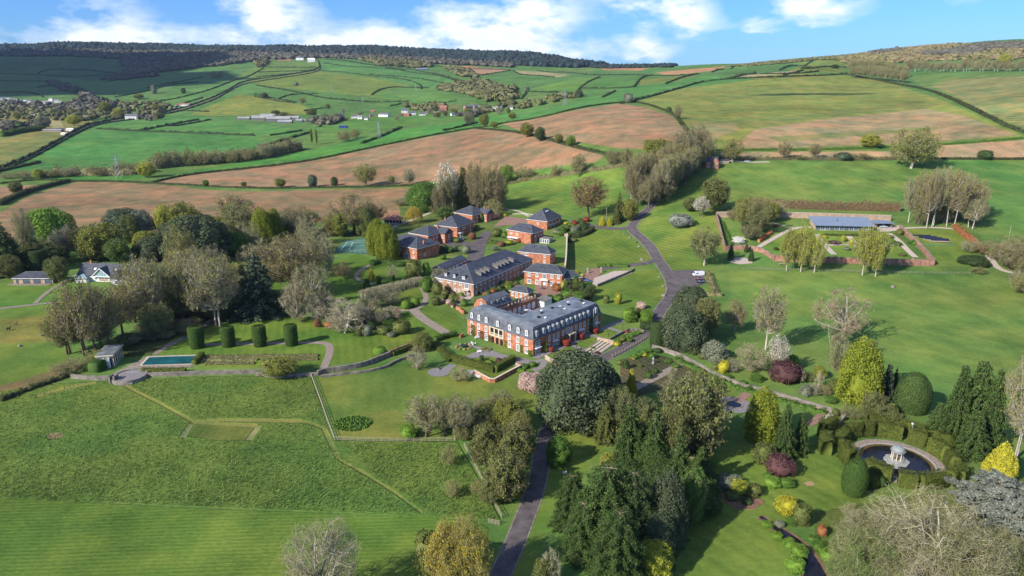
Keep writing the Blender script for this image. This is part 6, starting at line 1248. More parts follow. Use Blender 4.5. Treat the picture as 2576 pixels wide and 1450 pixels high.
for t in(.16,.40,.66):
    b=MB();b.box(-.85,-.1,0,.85,2.2,1.75).box(-1.0,-.3,1.75,1.0,2.4,1.92);o=b.build('dormer',M_TAN,c.root);c.put(o,*c.face('R',t*D+1,6.1,-.7));c.win('F',0,0,1.3,1.5,(2,1),parent=o).location=(0,-.11,.1)
for t in(.35,.52,.70,.86):c.win('R',t*D,3.0,1.2,1.8,(2,2))
c.win('R',.3*D,.3,2.2,2.2,(3,1))
# ---------------------------------------------------------------- arcade of garages with balustraded terrace
a=Bld('garage_arcade','long brick arcade with white arched garage doors and balustraded top',(1275,799),(1350,773),depth=5,cat='garages')
a.walls(3.7,M_BRICK);L=a.L
t=MB();t.box(-.1,-.1,3.7,L+.1,5.1,3.85);t.build('terrace',M_BPAVE,a.root)
for k in range(6):a.door('F',L*(k+.62)/6.35,2.0,2.8,M_DOOR,'garage_door',arch=True)
bl=MB();bl.box(0,-.05,4.5,L,.15,4.62)
for k in range(int(L/.5)):bl.box(k*.5+.1,0,3.85,k*.5+.22,.12,4.5)
bl.build('balustrade',M_BRICKO,a.root)
for k in range(9):
    x=L*(k+.5)/9;u=MB();u.lathe([(.16,4.62),(.22,4.7),(.12,4.85),(.26,5.1),(.3,5.3)],8,(x,.05));u.build('urn',M_CREAM,a.root)
for i,(A,B,lab)in enumerate((((1351,768),(1366,773),'left white garage block with flat grey roof'),((1369,776),(1388,768),'right white garage with low pale roof'))):
    s=Bld('garage',lab,A,B,depth=5,cat='garage');s.walls(2.7,M_REND);f=MB();f.box(-.15,-.15,2.7,s.L+.15,5.15,2.9);f.build('roof',M_LEAD if i==0 else M_TAN,s.root);s.door('F',s.L/2,s.L*.7,2.1,M_DOOR,'garage_door')
s=Bld('cottage','small brick cottage with slate hipped roof in the courtyard',(1283,748),(1328,755),(1343,748),cat='cottage');s.walls(2.9);s.roof(2.9,2.0)
for f,n in((.13,0),(.36,1),(.6,0),(.86,1)):s.win('F',f*s.L,.2 if n else.8,.9,2.1 if n else 1.5,(2,2))
s.chimney(s.L*.62,s.D*.55,3.5,5.6,.5,.5)
# ---------------------------------------------------------------- long stable block with stone front
s=Bld('stable_block','long block with slate roof, row of dormers and sandstone end wall',(1113,724),(1191.5,747),(1322,678),cat='mews building')
L,D=s.L,s.D;s.walls(5.7,M_STONE);s.roof(5.7,5.4,'hip','y',.45)
for f in(.14,.34,.5):s.win('F',f*L,4.2,1.1,1.1,(2,1))
for f in(.06,.66):s.win('F',f*L,4.2,1.3,1.1,(3,1))
for f in(.5,.62):s.win('F',f*L,1.0,1.0,1.3,(2,2))
s.win('F',.82*L,3.1,2.2,2.5,(4,1),name='french_window');s.win('F',.82*L,.05,1.8,2.4,(2,1),name='door')
p=MB();p.box(.82*L-1.6,-1.6,2.55,.82*L+1.6,-.012,2.8)
for dx in(-1.4,1.4):p.tube((.82*L+dx,-1.4,0),(.82*L+dx,-1.4,2.55),.16,n=8)
p.build('porch',M_CREAM,s.root)
for f in(.22,.45,.70):
    b=MB();b.box(-.6,0,0,.6,1.7,1.25).box(-.7,-.1,1.25,.7,1.9,1.38);o=b.build('dormer',M_SLATE,s.root);s.put(o,f*L,1.2,6.75);s.win('F',0,0,1.15 if f<.6 else 1.5,1.2,(2 if f<.6 else 3,2),parent=o).location=(0,-.02,.03)
for t in(.17,.235,.30,.44,.50,.56,.62,.71):
    b=MB();b.box(-.62,-.05,0,.62,2.6,1.2).add([(-.85,-.35,1.2),(.85,-.35,1.2),(.85,2.8,1.75),(-.85,2.8,1.75),(-.85,-.35,1.32),(.85,-.35,1.32),(.85,2.8,1.87),(-.85,2.8,1.87)],[(0,3,2,1),(4,5,6,7),(0,1,5,4),(1,2,6,5),(2,3,7,6),(3,0,4,7)])
    o=b.build('dormer',M_TAN,s.root);s.put(o,L-1.9,t*D,7.4,PI/2);s.win('F',0,0,1.1,1.1,(2,1),parent=o).location=(0,-.06,.05)
for k in range(14):
    t=(k+.6)/14.3;s.win('R',t*D,3.7,.95,1.3,(2,2));s.win('R',t*D,.3 if k%3==1 else.9,.95,2.1 if k%3==1 else 1.3,(2,2))
x=Bld('stable_wing','red brick wing with slate roof closing the far end of the stable block',(1303,661),(1383.5,668),(1398,660),cat='mews building')
L,D=x.L,max(x.D,8);x.D=D;x.walls(5.7);x.roof(5.7,3.4,'hip','x')
for f,w_ in((.14,1.6),(.27,1.4),(.83,1.0)):x.win('F',f*L,3.9,w_,1.2,(2,1))
x.win('F',.13*L,.3,2.0,2.0,(2,1));x.win('F',.27*L,.05,1.1,2.2,(2,1),name='door');x.win('F',.83*L,1.0,1.0,1.3,(2,2))
for t in(.3,.7):x.win('R',t*D,3.7,1.0,1.3,(2,2));x.win('R',t*D,.9,1.0,1.3,(2,2))
n=Bld('brick_house','symmetrical red brick house with white balcony over its porch',(1319,714),(1413,722),depth=9)
L,D=n.L,n.D;n.walls(5.8);n.roof(5.8,3.0,'hip','x')
for f in(.13,.34,.74,.91):n.win('F',f*L,3.7,1.2,1.6,(2,2),fw=.18)
for f,w_ in((.13,1.9),(.34,1.4),(.73,1.9),(.91,1.2)):n.win('F',f*L,.3,w_,2.0,(3,2),fw=.18)
n.win('F',.54*L,3.1,1.8,2.2,(3,1),name='balcony_door');bl=MB();bl.box(.54*L-1.9,-1.6,2.6,.54*L+1.9,-.012,2.8).box(.54*L-1.9,-1.6,3.6,.54*L+1.9,-1.5,3.7)
for k in range(12):bl.box(.54*L-1.85+k*.33,-1.58,2.8,.54*L-1.77+k*.33,-1.52,3.6)
for dx in(-1.6,1.6):bl.tube((.54*L+dx,-1.4,0),(.54*L+dx,-1.4,2.6),.14,n=8)
bl.build('balcony',M_WHITE,n.root);n.door('F',.54*L,1.2,2.2,M_WHITE)
n2=Bld('slate_annex','low slate roofed annex at the right of the symmetrical brick house',(1416,716),(1462,712),depth=7,cat='annex');n2.walls(2.8);n2.roof(2.8,2.4,'hip','x');n2.win('F',n2.L*.3,.6,1.2,1.5);n2.win('F',n2.L*.7,.6,1.2,1.5)
# ---------------------------------------------------------------- brick mews houses
def wins(h,face,fs,z,w=1.05,hh=1.35,bars=(2,2)):
    T_=h.L if face in 'FB' else h.D
    for f in fs:h.win(face,f*T_,z,w,hh,bars)
h1=Bld('mews_house','lowest brick mews house with hipped slate roof beside the tall cypresses',(982,635),(1049.5,655),(1092,638));h1.walls(6);h1.roof(6,4.3,'hip','x');wins(h1,'F',(.3,.5,.72,.9),3.3);wins(h1,'F',(.3,.9),.6);h1.win('F',h1.L*.68,.2,3.6,2.2,(5,1));wins(h1,'R',(.35,),1.0,1.3,1.6);h1.chimney(h1.L-1.6,h1.D*.42,5.6,8.6)
h2=Bld('mews_house','cross gabled brick mews house, second from the bottom',(1041,584,6),(1077,594,6),(1113,579,6));h2.walls(6);h2.roof(6,3.8,'hip','x');wins(h2,'R',(.12,.28,.44),3.4,.9);wins(h2,'R',(.12,.28,.44),.8,.9);h2.chimney(h2.L*.8,h2.D*.72,6,9.6)
L,D=h2.L,h2.D;h2.walls(6,x0=L-1,y0=D*.58,x1=L+4.2,y1=D*1.0,gable='x',rh=2.5,name='wing_wall');h2.roof(6,2.7,'gable','x',x0=L-3,y0=D*.58,x1=L+4.2,y1=D,trim=False)
w=h2.win('F',0,3.3,1.4,1.4,(3,1));w.location=(L+2.4,D*.58-.02,3.4);w=h2.win('F',0,.3,1.2,1.5,(2,2));w.location=(L+2.4,D*.58-.02,.5);w=h2.win('R',0,3,1.2,1.5,(2,2));w.location=(L+4.22,D*.8,3.4);w=h2.win('R',0,3,2.4,2.0,(4,1));w.location=(L+4.22,D*.8,.3)
h3=Bld('mews_house','big hipped brick mews house in the middle of the row',(1100,590),(1150.5,597),(1184,579));h3.walls(6);h3.roof(6,5.0,'hip','y');wins(h3,'F',(.62,),.8,1.3,1.4);wins(h3,'R',(.1,.34,.46,.8),3.5);wins(h3,'R',(.1,.34,.8),.6,1.2,1.7);h3.chimney(h3.L*.32,h3.D*.2,6,9.8);p=MB();p.box(h3.L-.2,.4,2.4,h3.L+1.8,3.2,2.62).box(h3.L+1.6,.5,0,h3.L+1.75,.7,2.4).box(h3.L+1.6,2.9,0,h3.L+1.75,3.1,2.4);p.build('porch',M_WHITE,h3.root)
h4=Bld('mews_house','top cross gabled brick mews house below the tall leafless trees',(1154,533,6),(1188,541.5,6),(1216,529,6));h4.walls(6);h4.roof(6,3.9,'hip','x');wins(h4,'R',(.12,.3,.48),3.4,.9);wins(h4,'R',(.12,.3,.48),.8,.9);h4.chimney(h4.L*1.0,h4.D*.8,6,9.4)
L,D=h4.L,h4.D;h4.walls(6,x0=L-1,y0=D*.58,x1=L+4.6,y1=D*1.0,gable='x',rh=2.5,name='wing_wall');h4.roof(6,2.7,'gable','x',x0=L-3,y0=D*.58,x1=L+4.6,y1=D,trim=False)
w=h4.win('F',0,3.3,1.4,1.4,(3,1));w.location=(L+2.6,D*.58-.02,3.4);w=h4.win('F',0,.3,1.6,1.9,(3,2));w.location=(L+2.6,D*.58-.02,.3);w=h4.win('R',0,3,1.1,1.7,(2,2));w.location=(L+4.62,D*.8,3.2);w=h4.win('R',0,3,1.6,1.9,(3,1));w.location=(L+4.62,D*.8,.3)
h5=Bld('brick_house','red brick house with large blank lit wall and glazed sunroom',(1280,602),(1339,614),(1362,602));h5.walls(6);h5.roof(6,3.6,'hip','x');wins(h5,'F',(.16,.4),3.7,1.3,1.1,(3,1));wins(h5,'R',(.25,.55,.8),3.4);wins(h5,'R',(.3,.7),.4,1.3,1.9)
L,D=h5.L,h5.D;h5.walls(6,x0=L*.55,y0=-1.5,x1=L,y1=2,name='bay_wall');p=MB();p.box(L*.08,-2.6,2.1,L*.5,-.02,2.3);p.build('canopy',M_WHITE,h5.root)
cs=Bld('sunroom','white framed sunroom beside the blank walled brick house',(1358,611),(1381,613),depth=5,cat='sunroom');f=MB();f.box(-.1,-.1,2.4,cs.L+.1,5.1,2.65);f.build('roof',M_TAN,cs.root)
for k in range(4):cs.win('F',cs.L*(k+.5)/4,0.02,cs.L/4-.02,2.35,(1,1),fw=.15)
for k in range(4):cs.win('R',5*(k+.5)/4,0.02,1.22,2.35,(1,1),fw=.15)
cc=MB();cc.box(.15,.15,-.5,cs.L-.15,4.9,2.38);cc.build('interior',M_DARK,cs.root)
h6=Bld('brick_house','upper brick house with steep pyramid slate roof and three rooflights',(1330,574),(1376,580),(1405,560));h6.walls(5.7);h6.roof(5.7,5.6,'hip','y');wins(h6,'F',(.55,),3.4,1.3,1.3);wins(h6,'R',(.12,.35,.6,.85),3.5,.9);h6.win('R',h6.D*.4,.2,5.5,2.3,(7,1));wins(h6,'R',(.85,),.6)
bd=MB();bd.box(h6.L+.005,1,2.75,h6.L+.12,h6.D-1,3.1);bd.build('band',M_WHITE,h6.root)
for k in range(3):
    v=MB();v.box(-.35,-.55,-.05,.35,.55,.12);o=v.build('rooflight',M_WHITE,h6.root);o.location=(h6.L/2+2.0,h6.D*.42+k*1.1,5.9+5.6*(1-2.0/(h6.L/2+.4))+.22);o.rotation_euler=(0,math.atan2(5.6,h6.L/2+.4),0)
gb=Bld('garage_block','long low garage block with slate roof between mews and stables',(1117,690),(1173,664),depth=6.5,cat='garages');gb.walls(2.5);gb.roof(2.5,1.6,'gable','x',trim=False)
for k in range(6):gb.door('F',gb.L*(k+.5)/6,gb.L/6*.74,2.05,M_DOOR,'garage_door')
pv=Bld('garden_pavilion','open white pavilion with red tiled roof at the ploughed field',(964,566),(1004,567),depth=7.5,cat='pavilion')
L=pv.L;f=MB();f.box(0,0,-.8,L,7.5,.5);f.build('base',M_WOOD,pv.root)
for k in range(6):
    for yy in(0.1,7.3):q=MB();q.box(L*k/5.0-.1,yy-.1,.5,L*k/5.0+.1,yy+.1,3.2);q.build('post',M_REND,pv.root)
q=MB();q.box(0,-.05,1.3,L,.1,1.42)
for k in range(int(L/.35)):q.box(k*.35,-.02,.5,k*.35+.08,.06,1.3)
q.build('railing',M_REND,pv.root);q=MB();q.box(.6,.8,.5,L-.6,6.8,3.15);q.build('room',M_DARK,pv.root);pv.roof(3.2,3.0,'hip','x',.7,M_CLAY,trim=False);q=MB();q.tube((L*.5,3.7,6),(L*.5,3.7,8.4),.12,.06,6);q.build('finial',M_CLAY,pv.root)
# ---------------------------------------------------------------- left: white cottage and bungalow
w_=Bld('white_cottage','white cottage with wide slate roof and glazed triangular gable',(199,707),(332,712),depth=10,cat='cottage');L,D=w_.L,w_.D
w_.walls(2.8,M_REND);w_.roof(2.8,4.6,'gable','x',.5,trim=False);w_.walls(2.8,M_REND,x0=L*.73,y0=-4.2,x1=L*1.0,y1=4,gable='y',rh=3.4,name='wing_wall');w_.roof(2.82,3.5,'gable','y',.35,x0=L*.73,y0=-4.2,x1=L,y1=5,trim=False)
w=w_.win('F',0,0,1.5,1.9,(2,1));w.location=(L*.865,-4.24,3.0);w=w_.win('F',0,0,2.2,2.1,(3,1));w.location=(L*.84,-4.24,.2)
gx=L*.47;tri_=MB();tri_.add([(gx-4,-.9,2.9),(gx+4,-.9,2.9),(gx,-.9,6.3),(gx-4,5,2.9),(gx+4,5,2.9),(gx,5,6.3)],[(0,1,2),(3,5,4),(0,2,5,3),(1,4,5,2),(0,3,4,1)]);tri_.build('glazed_gable',M_GGREEN,w_.root)
q=MB();
for s_ in(-1,1):q.add([(gx+s_*4.6,-1.3,2.6),(gx,-1.3,6.55),(gx,5,6.55),(gx+s_*4.6,5,2.6),(gx+s_*4.6,-1.3,2.85),(gx,-1.3,6.85),(gx,5,6.85),(gx+s_*4.6,5,2.85)],[(0,1,2,3),(4,7,6,5),(0,4,5,1),(0,3,7,4)])
q.build('gable_roof',M_SLATE,w_.root)
q=MB();
for s_ in(-1,1):q.add([(gx+s_*4.6,-1.42,2.6),(gx,-1.42,6.5),(gx,-1.42,6.85),(gx+s_*4.6,-1.42,2.95),(gx+s_*4.6,-1.31,2.6),(gx,-1.31,6.5),(gx,-1.31,6.85),(gx+s_*4.6,-1.31,2.95)],[(0,1,2,3),(4,7,6,5),(0,4,5,1),(3,2,6,7)])
for k in range(-2,3):q.box(gx+k*1.3-.06,-.98,2.9,gx+k*1.3+.06,-.9,6.2-abs(k)*1.1)
q.box(gx-4.5,-1.2,2.6,gx+4.5,-.9,2.88);q.build('bargeboard',M_WHITE,w_.root)
for f_ in(.24,.33):w_.win('F',f_*L,.8,1.3,1.2,(2,1))
w_.win('F',.47*L,.1,4.4,2.1,(3,1),glass=M_BRICKP);w_.win('F',.12*L,.8,1.3,1.2,(2,1))
for x_,in((.28,),(.68,)):v=MB();v.box(-.5,-.6,0,.5,.6,.12);o=v.build('rooflight',M_WHITE,w_.root);o.location=(x_*L,2.4,2.95+4.6*(2.9/5.5));o.rotation_euler=(math.atan2(4.6,5.5),0,0)
w_.chimney(L*.14,D*.5,6.6,8.4,.7,.7);w_.chimney(L*.98,D*.5,6.6,8.0,.7,.7)
cv=Bld('conservatory','white conservatory with glass roof at the left of the cottage',(192,712),(219,711.5),depth=4.5,cat='conservatory');L=cv.L;cv.walls(1.0,M_REND)
for k in range(5):cv.win('F',L*(k+.5)/5,1.02,L/5-.01,1.3,(1,1),fw=.16)
for k in range(4):cv.win('R',4.5*(k+.5)/4,1.02,1.1,1.3,(1,1),fw=.16)
cv.roof(2.33,1.2,'hip','x',.2,M_GGREEN);cc=MB();cc.box(.2,.2,.5,L-.2,4.3,2.3);cc.build('interior',M_GGREEN,cv.root)
bg=Bld('bungalow','long pale brick bungalow with low slate roof at the far left',(35,714),(134,714),depth=8,cat='bungalow');L=bg.L;bg.walls(2.6,M_BRICKP);bg.roof(2.6,1.9,'hip','x')
for f_,ww in((.10,1.0),(.33,3.0),(.60,3.0),(.88,3.0)):bg.win('F',f_*L,.3,ww,1.9,(3 if ww>2 else 1,1),frame=M_BLACK)
q=MB();q.box(-1.5,-2.8,-.6,L*.98,-.02,.12);q.build('patio',M_PATH,bg.root)
# ---------------------------------------------------------------- walled garden house
gh=Bld('garden_house','low glass fronted house with long blue grey pitched roof',(2051,579),(2195,582),depth=11,cat='house');L=gh.L;gh.walls(2.7,M_BRICKP,y0=.25)
b=MB();b.add([(-1.2,-1.6,2.75),(L+.2,-1.6,2.75),(L+.2,11.2,5.4),(-1.2,11.2,5.4),(-1.2,-1.6,3.0),(L+.2,-1.6,3.0),(L+.2,11.2,5.65),(-1.2,11.2,5.65)],[(0,3,2,1),(4,5,6,7),(0,1,5,4),(1,2,6,5),(2,3,7,6),(3,0,4,7)]);b.build('roof',M_GROOF,gh.root)
b=MB();b.add([(0,.3,2.7),(0,11,2.7),(0,11,5.3),(L,.3,2.7),(L,11,2.7),(L,11,5.3)],[(0,1,2),(3,5,4),(0,2,5,3),(1,4,5,2)]);b.build('gable',M_BRICKP,gh.root)
for k in range(12):gh.win('F',L*(k+.5)/12,.02,L/12-.05,2.6,(2,1),fw=.1,frame=M_REND if k%3 else M_WOOD)
q=MB();q.tube((L*.42,5,4.2),(L*.42,5,5.2),.2,n=8);q.build('flue',M_BLACK,gh.root)
cp=Bld('carport','open carport with flat grey roof beside the garden house',(2197,574),(2243,574),depth=7,cat='carport');L=cp.L
b=MB();b.box(-.3,-1,2.6,L+.8,7.6,2.85);b.build('roof',M_GROOF,cp.root);b=MB();b.box(0,6.6,-.3,L,6.8,2.6).box(L-.2,0,-.3,L,6.6,2.6).box(0,.2,-.3,L*.16,6.6,2.6);b.build('wall',M_BRICKP,cp.root)
for k in(.18,.5,.97):b=MB();b.box(L*k,-.1,-.3,L*k+.2,.1,2.6);b.build('post',M_WOOD,cp.root)
ldg=Bld('lodge','small red brick lodge with steep roof at the top of the avenue',(1774,424),(1806,424),depth=7,cat='house');ldg.walls(4.6,gable='x',rh=3.2);ldg.roof(4.6,3.4,'gable','x',.3,trim=False);L=ldg.L;ldg.walls(4.6,x0=L*.55,y0=-1.6,x1=L,y1=2,gable='y',rh=2.6,name='wing_wall');wins(ldg,'F',(.25,),3.0);wins(ldg,'F',(.25,),.5,1.5,1.6)
for z in(.5,3.0):w=ldg.win('F',0,0,1.5,1.5,(2,2));w.location=(L*.78,-1.64,z)
ldg.chimney(L*.4,3.5,7,9.4)
sh=Bld('garden_shed','low grey shed beside the lodge',(1810,412),(1834,412),depth=3,cat='shed');sh.walls(2.2,M_WOOD);sh.roof(2.2,.7,'gable','x',.2,trim=False)
# ---------------------------------------------------------------- village, farms and far houses
def cot(x,y,w,h,wallm,roofm,label,rise=.6,turn=None,group=None,cat='cottage',chim=True):
    p=at(x,y);k=mpp(p);W_,H_=w*k,h*k;ang=(turn if turn is not None else rnd.uniform(-.5,.5));Dp=min(9,max(5,W_*.55))
    r=empty('cottage' if cat=='cottage' else cat.replace(' ','_'),(p[0]-W_/2,p[1],p[2]),ang,label,cat,group);wh=H_*(1-rise*.55);rh=H_-wh
    b=MB();b.box(0,0,-2,W_,Dp,wh);b.add([(0,0,wh),(0,Dp,wh),(0,Dp/2,wh+rh),(W_,0,wh),(W_,Dp,wh),(W_,Dp/2,wh+rh)],[(0,2,1),(3,4,5),(0,3,5,2),(1,2,5,4)]);b.build('wall',wallm,r)
    b=MB()
    for s_ in(0,1):
        ye=-.5 if s_==0 else Dp+.5;z_=wh-rh*.5/(Dp/2);b.add([(-.3,ye,z_),(W_+.3,ye,z_),(W_+.3,Dp/2,wh+rh+.05),(-.3,Dp/2,wh+rh+.05),(-.3,ye,z_+.3),(W_+.3,ye,z_+.3),(W_+.3,Dp/2,wh+rh+.4),(-.3,Dp/2,wh+rh+.4)],[(0,3,2,1),(4,5,6,7),(0,1,5,4),(1,2,6,5),(2,3,7,6),(3,0,4,7)])
    b.build('roof',roofm,r)
    n_=max(1,int(W_/4))
    for i in range(n_):
        for z_ in((.9,3.4)if wh>4.2 else(.9,)):q=MB();q.box(W_*(i+.5)/n_-.55,-.08,z_,W_*(i+.5)/n_+.55,-.01,z_+1.3);q.build('window',M_GLASS,r)
    if chim:q=MB();q.box(W_*.1,Dp/2-.5,wh+rh*.6,W_*.1+.9,Dp/2+.5,wh+rh+1.6);q.build('chimney',M_BRICKO,r)
    return r
M_FSL=mat('far_slate',(.12,.13,.15),var=.2);M_FRF=mat('barn_roof',(.27,.27,.27),var=.2,scale=.1);M_BLUE=mat('blue_sheet',(.03,.06,.22))
V1=[(893,298,17,8,0),(921,302,9,7,0),(905,300,12,8,1),(857,292,13,6,0),(966,294,28,9,0),(935,296,10,8,2),(1018,286,16,12,0),(1036,290,20,9,0),(1062,291,16,6,0),(1020,292,24,6,3),(1112,280,24,13,3),(1096,283,12,7,1),(1143,292,14,8,0),(1163,291,14,8,0),(1183,276,24,10,2),(1200,275,14,11,2),(1222,281,20,8,1),(1250,278,24,9,1),(1262,284,10,6,0),(1284,276,14,8,0),(1336,268,10,6,3),(1072,287,10,5,2)]
desc=['white','grey roofed white','stone','brick']
for i,(x_,y_,a_,b_,m_)in enumerate(V1):cot(x_,y_,a_,b_,[M_REND,M_REND,M_STONE,M_BRICK][m_],[M_FSL,M_FRF,M_FSL,M_CLAY][m_],desc[m_]+' cottage in the valley village below the green hill',group=desc[m_]+' cottages of the valley village')
for i,(x_,y_,a_,b_)in enumerate([(655,304,44,12),(700,306,60,12),(672,298,36,10),(738,302,26,9),(716,312,34,9),(752,308,16,8),(612,302,30,7),(765,307,14,6)]):cot(x_,y_,a_,b_,M_TAN,M_FRF,'wide grey farm shed in the cluster of valley barns',.8,0.05,'barns of the valley farm','barn',False)
cot(863,323,19,6,M_BLUE,M_BLUE,'blue clad shed in the valley meadow',.5,0,None,'barn',False);cot(937,283,11,5,M_BRICK,M_CLAY,'tiny orange roofed shed on the far meadow',.8,0,None,'shed',False)
cot(330,301,30,13,M_REND,M_FSL,'white farmhouse standing alone by the country lane',.6,.1);cot(180,291,16,6,M_REND,M_FSL,'white cottage near the distant yellow tree');cot(214,296,26,4,M_REND,M_FRF,'long white shed near the distant yellow tree',.5,0,None,'barn',False);cot(59,292,10,6,M_REND,M_FRF,'small white shed in the left valley');cot(90,293,30,5,M_TAN,M_FRF,'long pale shed in the left valley',.6,0,None,'barn',False)
cot(130,332,46,6,M_WOOD,M_FRF,'long open fronted shed beside the dark windbreak',.6,0,None,'barn',False);cot(176,330,20,6,M_REND,M_REND,'white shed right of the long open fronted one',.6,0,None,'barn',False);cot(160,340,14,5,M_REND,M_REND,'white caravan like shed in the tan field',.6,0,None,'shed',False)
cot(448,268,14,6,M_REND,M_CLAY,'pinkish farmhouse above the hill lane');cot(466,267,22,6,M_REND,M_CLAY,'long farm building above the hill lane',.6,0,None,'barn',False);cot(432,276,16,5,M_TAN,M_FRF,'small sheds beside the hill lane',.6,0,None,'barn',False)
cot(754,152,19,8,M_REND,M_FSL,'white hilltop house with a flat front',.5,0);cot(783,157,18,10,M_REND,M_REND,'white hilltop house at the top of the lane',.6,.2);cot(1062,176,30,4,M_BLUE,M_FRF,'distant shed on the green hillside',.6,0,None,'barn',False);cot(1235,217,18,6,M_REND,M_FSL,'house half hidden in the wooded valley');cot(1180,172,8,4,M_BRICK,M_CLAY,'tiny far farmhouse beside the red fields')
for i in range(22):
    x_=rnd.uniform(2,150);cot(x_,262-abs(x_-70)*.06+rnd.uniform(-7,7),rnd.uniform(9,15),rnd.uniform(5,7),M_REND,M_FSL if i%2 else M_FRF,'white house in the shaded village at the far left',group='white houses of the shaded far left village',chim=False)
for i in range(12):
    x_=82+i*7.5+rnd.uniform(-2,2);cot(x_,137+rnd.uniform(-3,3),rnd.uniform(6,9),rnd.uniform(3.5,5),M_REND,M_FSL,'pale house on the wooded ridge at the far left',group='houses on the far left ridge',chim=False)
# ================================================================ walls, fences, garden features
def wall(pix,h,th,m,label,cope=None,cat='wall',name='garden_wall',step=2.0,sm=1,world=None,piers=None):
    P=world if world is not None else wline(pix,step,sm);P=np.array(P);d=unit(np.gradient(P,axis=0));nr=np.stack([-d[:,1],d[:,0]],-1);z=gz(P[:,0],P[:,1]);n=len(P)
    o=np.array([P[0,0],P[0,1],z[0]]);root=empty(name,tuple(o),0,label,cat)
    def run(w,z0,z1):
        sec=[(-w/2,z0),(-w/2,z1),(w/2,z1),(w/2,z0)];V=np.concatenate([np.column_stack([P+nr*a,z+b])for a,b in sec])-o;idx=np.arange(4*n).reshape(4,n)
        F_=[(idx[k,i],idx[(k+1)%4,i],idx[(k+1)%4,i+1],idx[k,i+1])for k in range(4)for i in range(n-1)];F_+=[tuple(idx[:,0][::-1]),tuple(idx[:,-1])]
        return V,F_
    v,f=run(th,-.6,h);link('wall',meshdata('wall',v,f,m),root)
    if cope:v,f=run(th+.14,h+.002,h+.12);link('coping',meshdata('coping',v,f,cope),root)
    if piers:
        for i in range(0,n,piers):b=MB();b.box(P[i,0]-o[0]-th*.8,P[i,1]-o[1]-th*.8,z[i]-o[2]-.5,P[i,0]-o[0]+th*.8,P[i,1]-o[1]+th*.8,z[i]-o[2]+h+.35);b.build('pier',m,root)
    return root
wall([(1421,688),(1424,660),(1425,630),(1426,604)],3.8,.6,M_BRICKO,'tall old brick wall running up between the houses and the lawn',M_CREAM)
wall([(1947,657),(1985,659),(2045,661),(2140,664),(2250,667),(2349,669)],3.0,.5,M_BRICKO,'long red brick front wall of the walled garden',M_GSTONE,piers=12)
wall([(1823,632),(1845,629),(1880,629),(1910,634),(1932,645),(1947,657)],2.4,.5,M_BRICKO,'curved brick wall at the corner of the walled garden',M_GSTONE)
wall([(1801,548),(1812,590),(1823,632)],2.8,.5,M_BRICKO,'brick wall running away from the small patio',M_GSTONE)
wall([(1801,548),(1880,546),(1965,548),(2040,550),(2140,553),(2240,556)],3.2,.6,M_BRICKP,'pale brick back wall of the walled garden',M_CREAM)
wall([(2262,580),(2290,604),(2320,633),(2349,669)],3.0,.6,M_BRICKO,'brick wall between walled garden and vegetable garden',M_GSTONE)
wall([(1502,722),(1540,706),(1570,694),(1592,684),(1590,678)],1.2,.5,M_GSTONE,'low stone wall round the gravel forecourt')
wall([(800,945),(822,938),(869,932),(919,922),(950,909),(980,897)],1.7,.7,M_GSTONE,'long curving grey stone retaining wall')
wall([(808,951),(857,944),(919,938),(969,927),(994,912),(1029,899),(1042,895)],.8,.6,M_GSTONE,'low curving stone wall below the flower bed')
wall([(980,897),(1020,880),(1050,872)],2.0,.6,M_BRICKO,'brick part of the garden retaining wall')
wall([(1192,941),(1215,953),(1239,966),(1262,953),(1290,938),(1310,928)],1.3,.5,M_BRICK,'angular red brick retaining wall below the clipped hedge',M_CREAM)
wall([(1372,903),(1385,912),(1405,922),(1412,930)],1.2,.5,M_BRICKP,'pale brick wall beside the enormous evergreen oak',M_CREAM)
wall([(1412,905),(1440,890),(1462,880)],.9,.4,M_GSTONE,'low stone edge of the front lawn near the oak')
wall([(1533,858),(1560,842),(1590,830),(1620,838)],1.0,.4,M_GSTONE,'low stone wall above the drive border')
wall([(1640,878),(1670,885),(1710,900),(1740,915),(1765,930),(1800,950),(1830,962),(1870,978)],1.6,.5,M_GSTONE,'weathered stone wall along the kitchen garden')
wall([(1870,978),(1905,985),(1935,992),(2000,1012),(2060,1030),(2128,1050)],1.5,.5,M_GSTONE,'stone wall continuing below the purple bush')
wall([(2128,1050),(2110,1075),(2075,1110)],1.6,.6,M_GSTONE,'dark stone wall descending to the hedge maze')
wall([(180,952),(240,957),(275,956)],1.4,.6,M_GSTONE,'stone retaining wall left of the round bastion')
wall([(362,948),(440,946),(540,942),(645,940)],1.3,.6,M_GSTONE,'stone retaining wall right of the round bastion')
wall([(645,944),(700,952),(760,948),(800,945)],1.1,.6,M_GSTONE,'stone retaining wall under the spreading tree')
wall([(1157,852),(1166,846)],1.3,.4,M_BRICK,'short brick wall at the left corner of the manor');wall([(1110,756),(1128,768),(1140,775)],.9,.5,M_BRICKP,'low terrace wall below the stone fronted block');wall([(1148,778),(1160,786),(1167,792)],1.4,.4,M_BRICK,'brick garden wall left of the coach house')
wall([(1232,700),(1250,690),(1258,680)],1.0,.3,M_BRICK,'low brick wall beside the mews road')if False else None
wall([(1415,590),(1427,598),(1426,606)],1.3,.4,M_BRICKP,'pale wall round the sunroom patio')
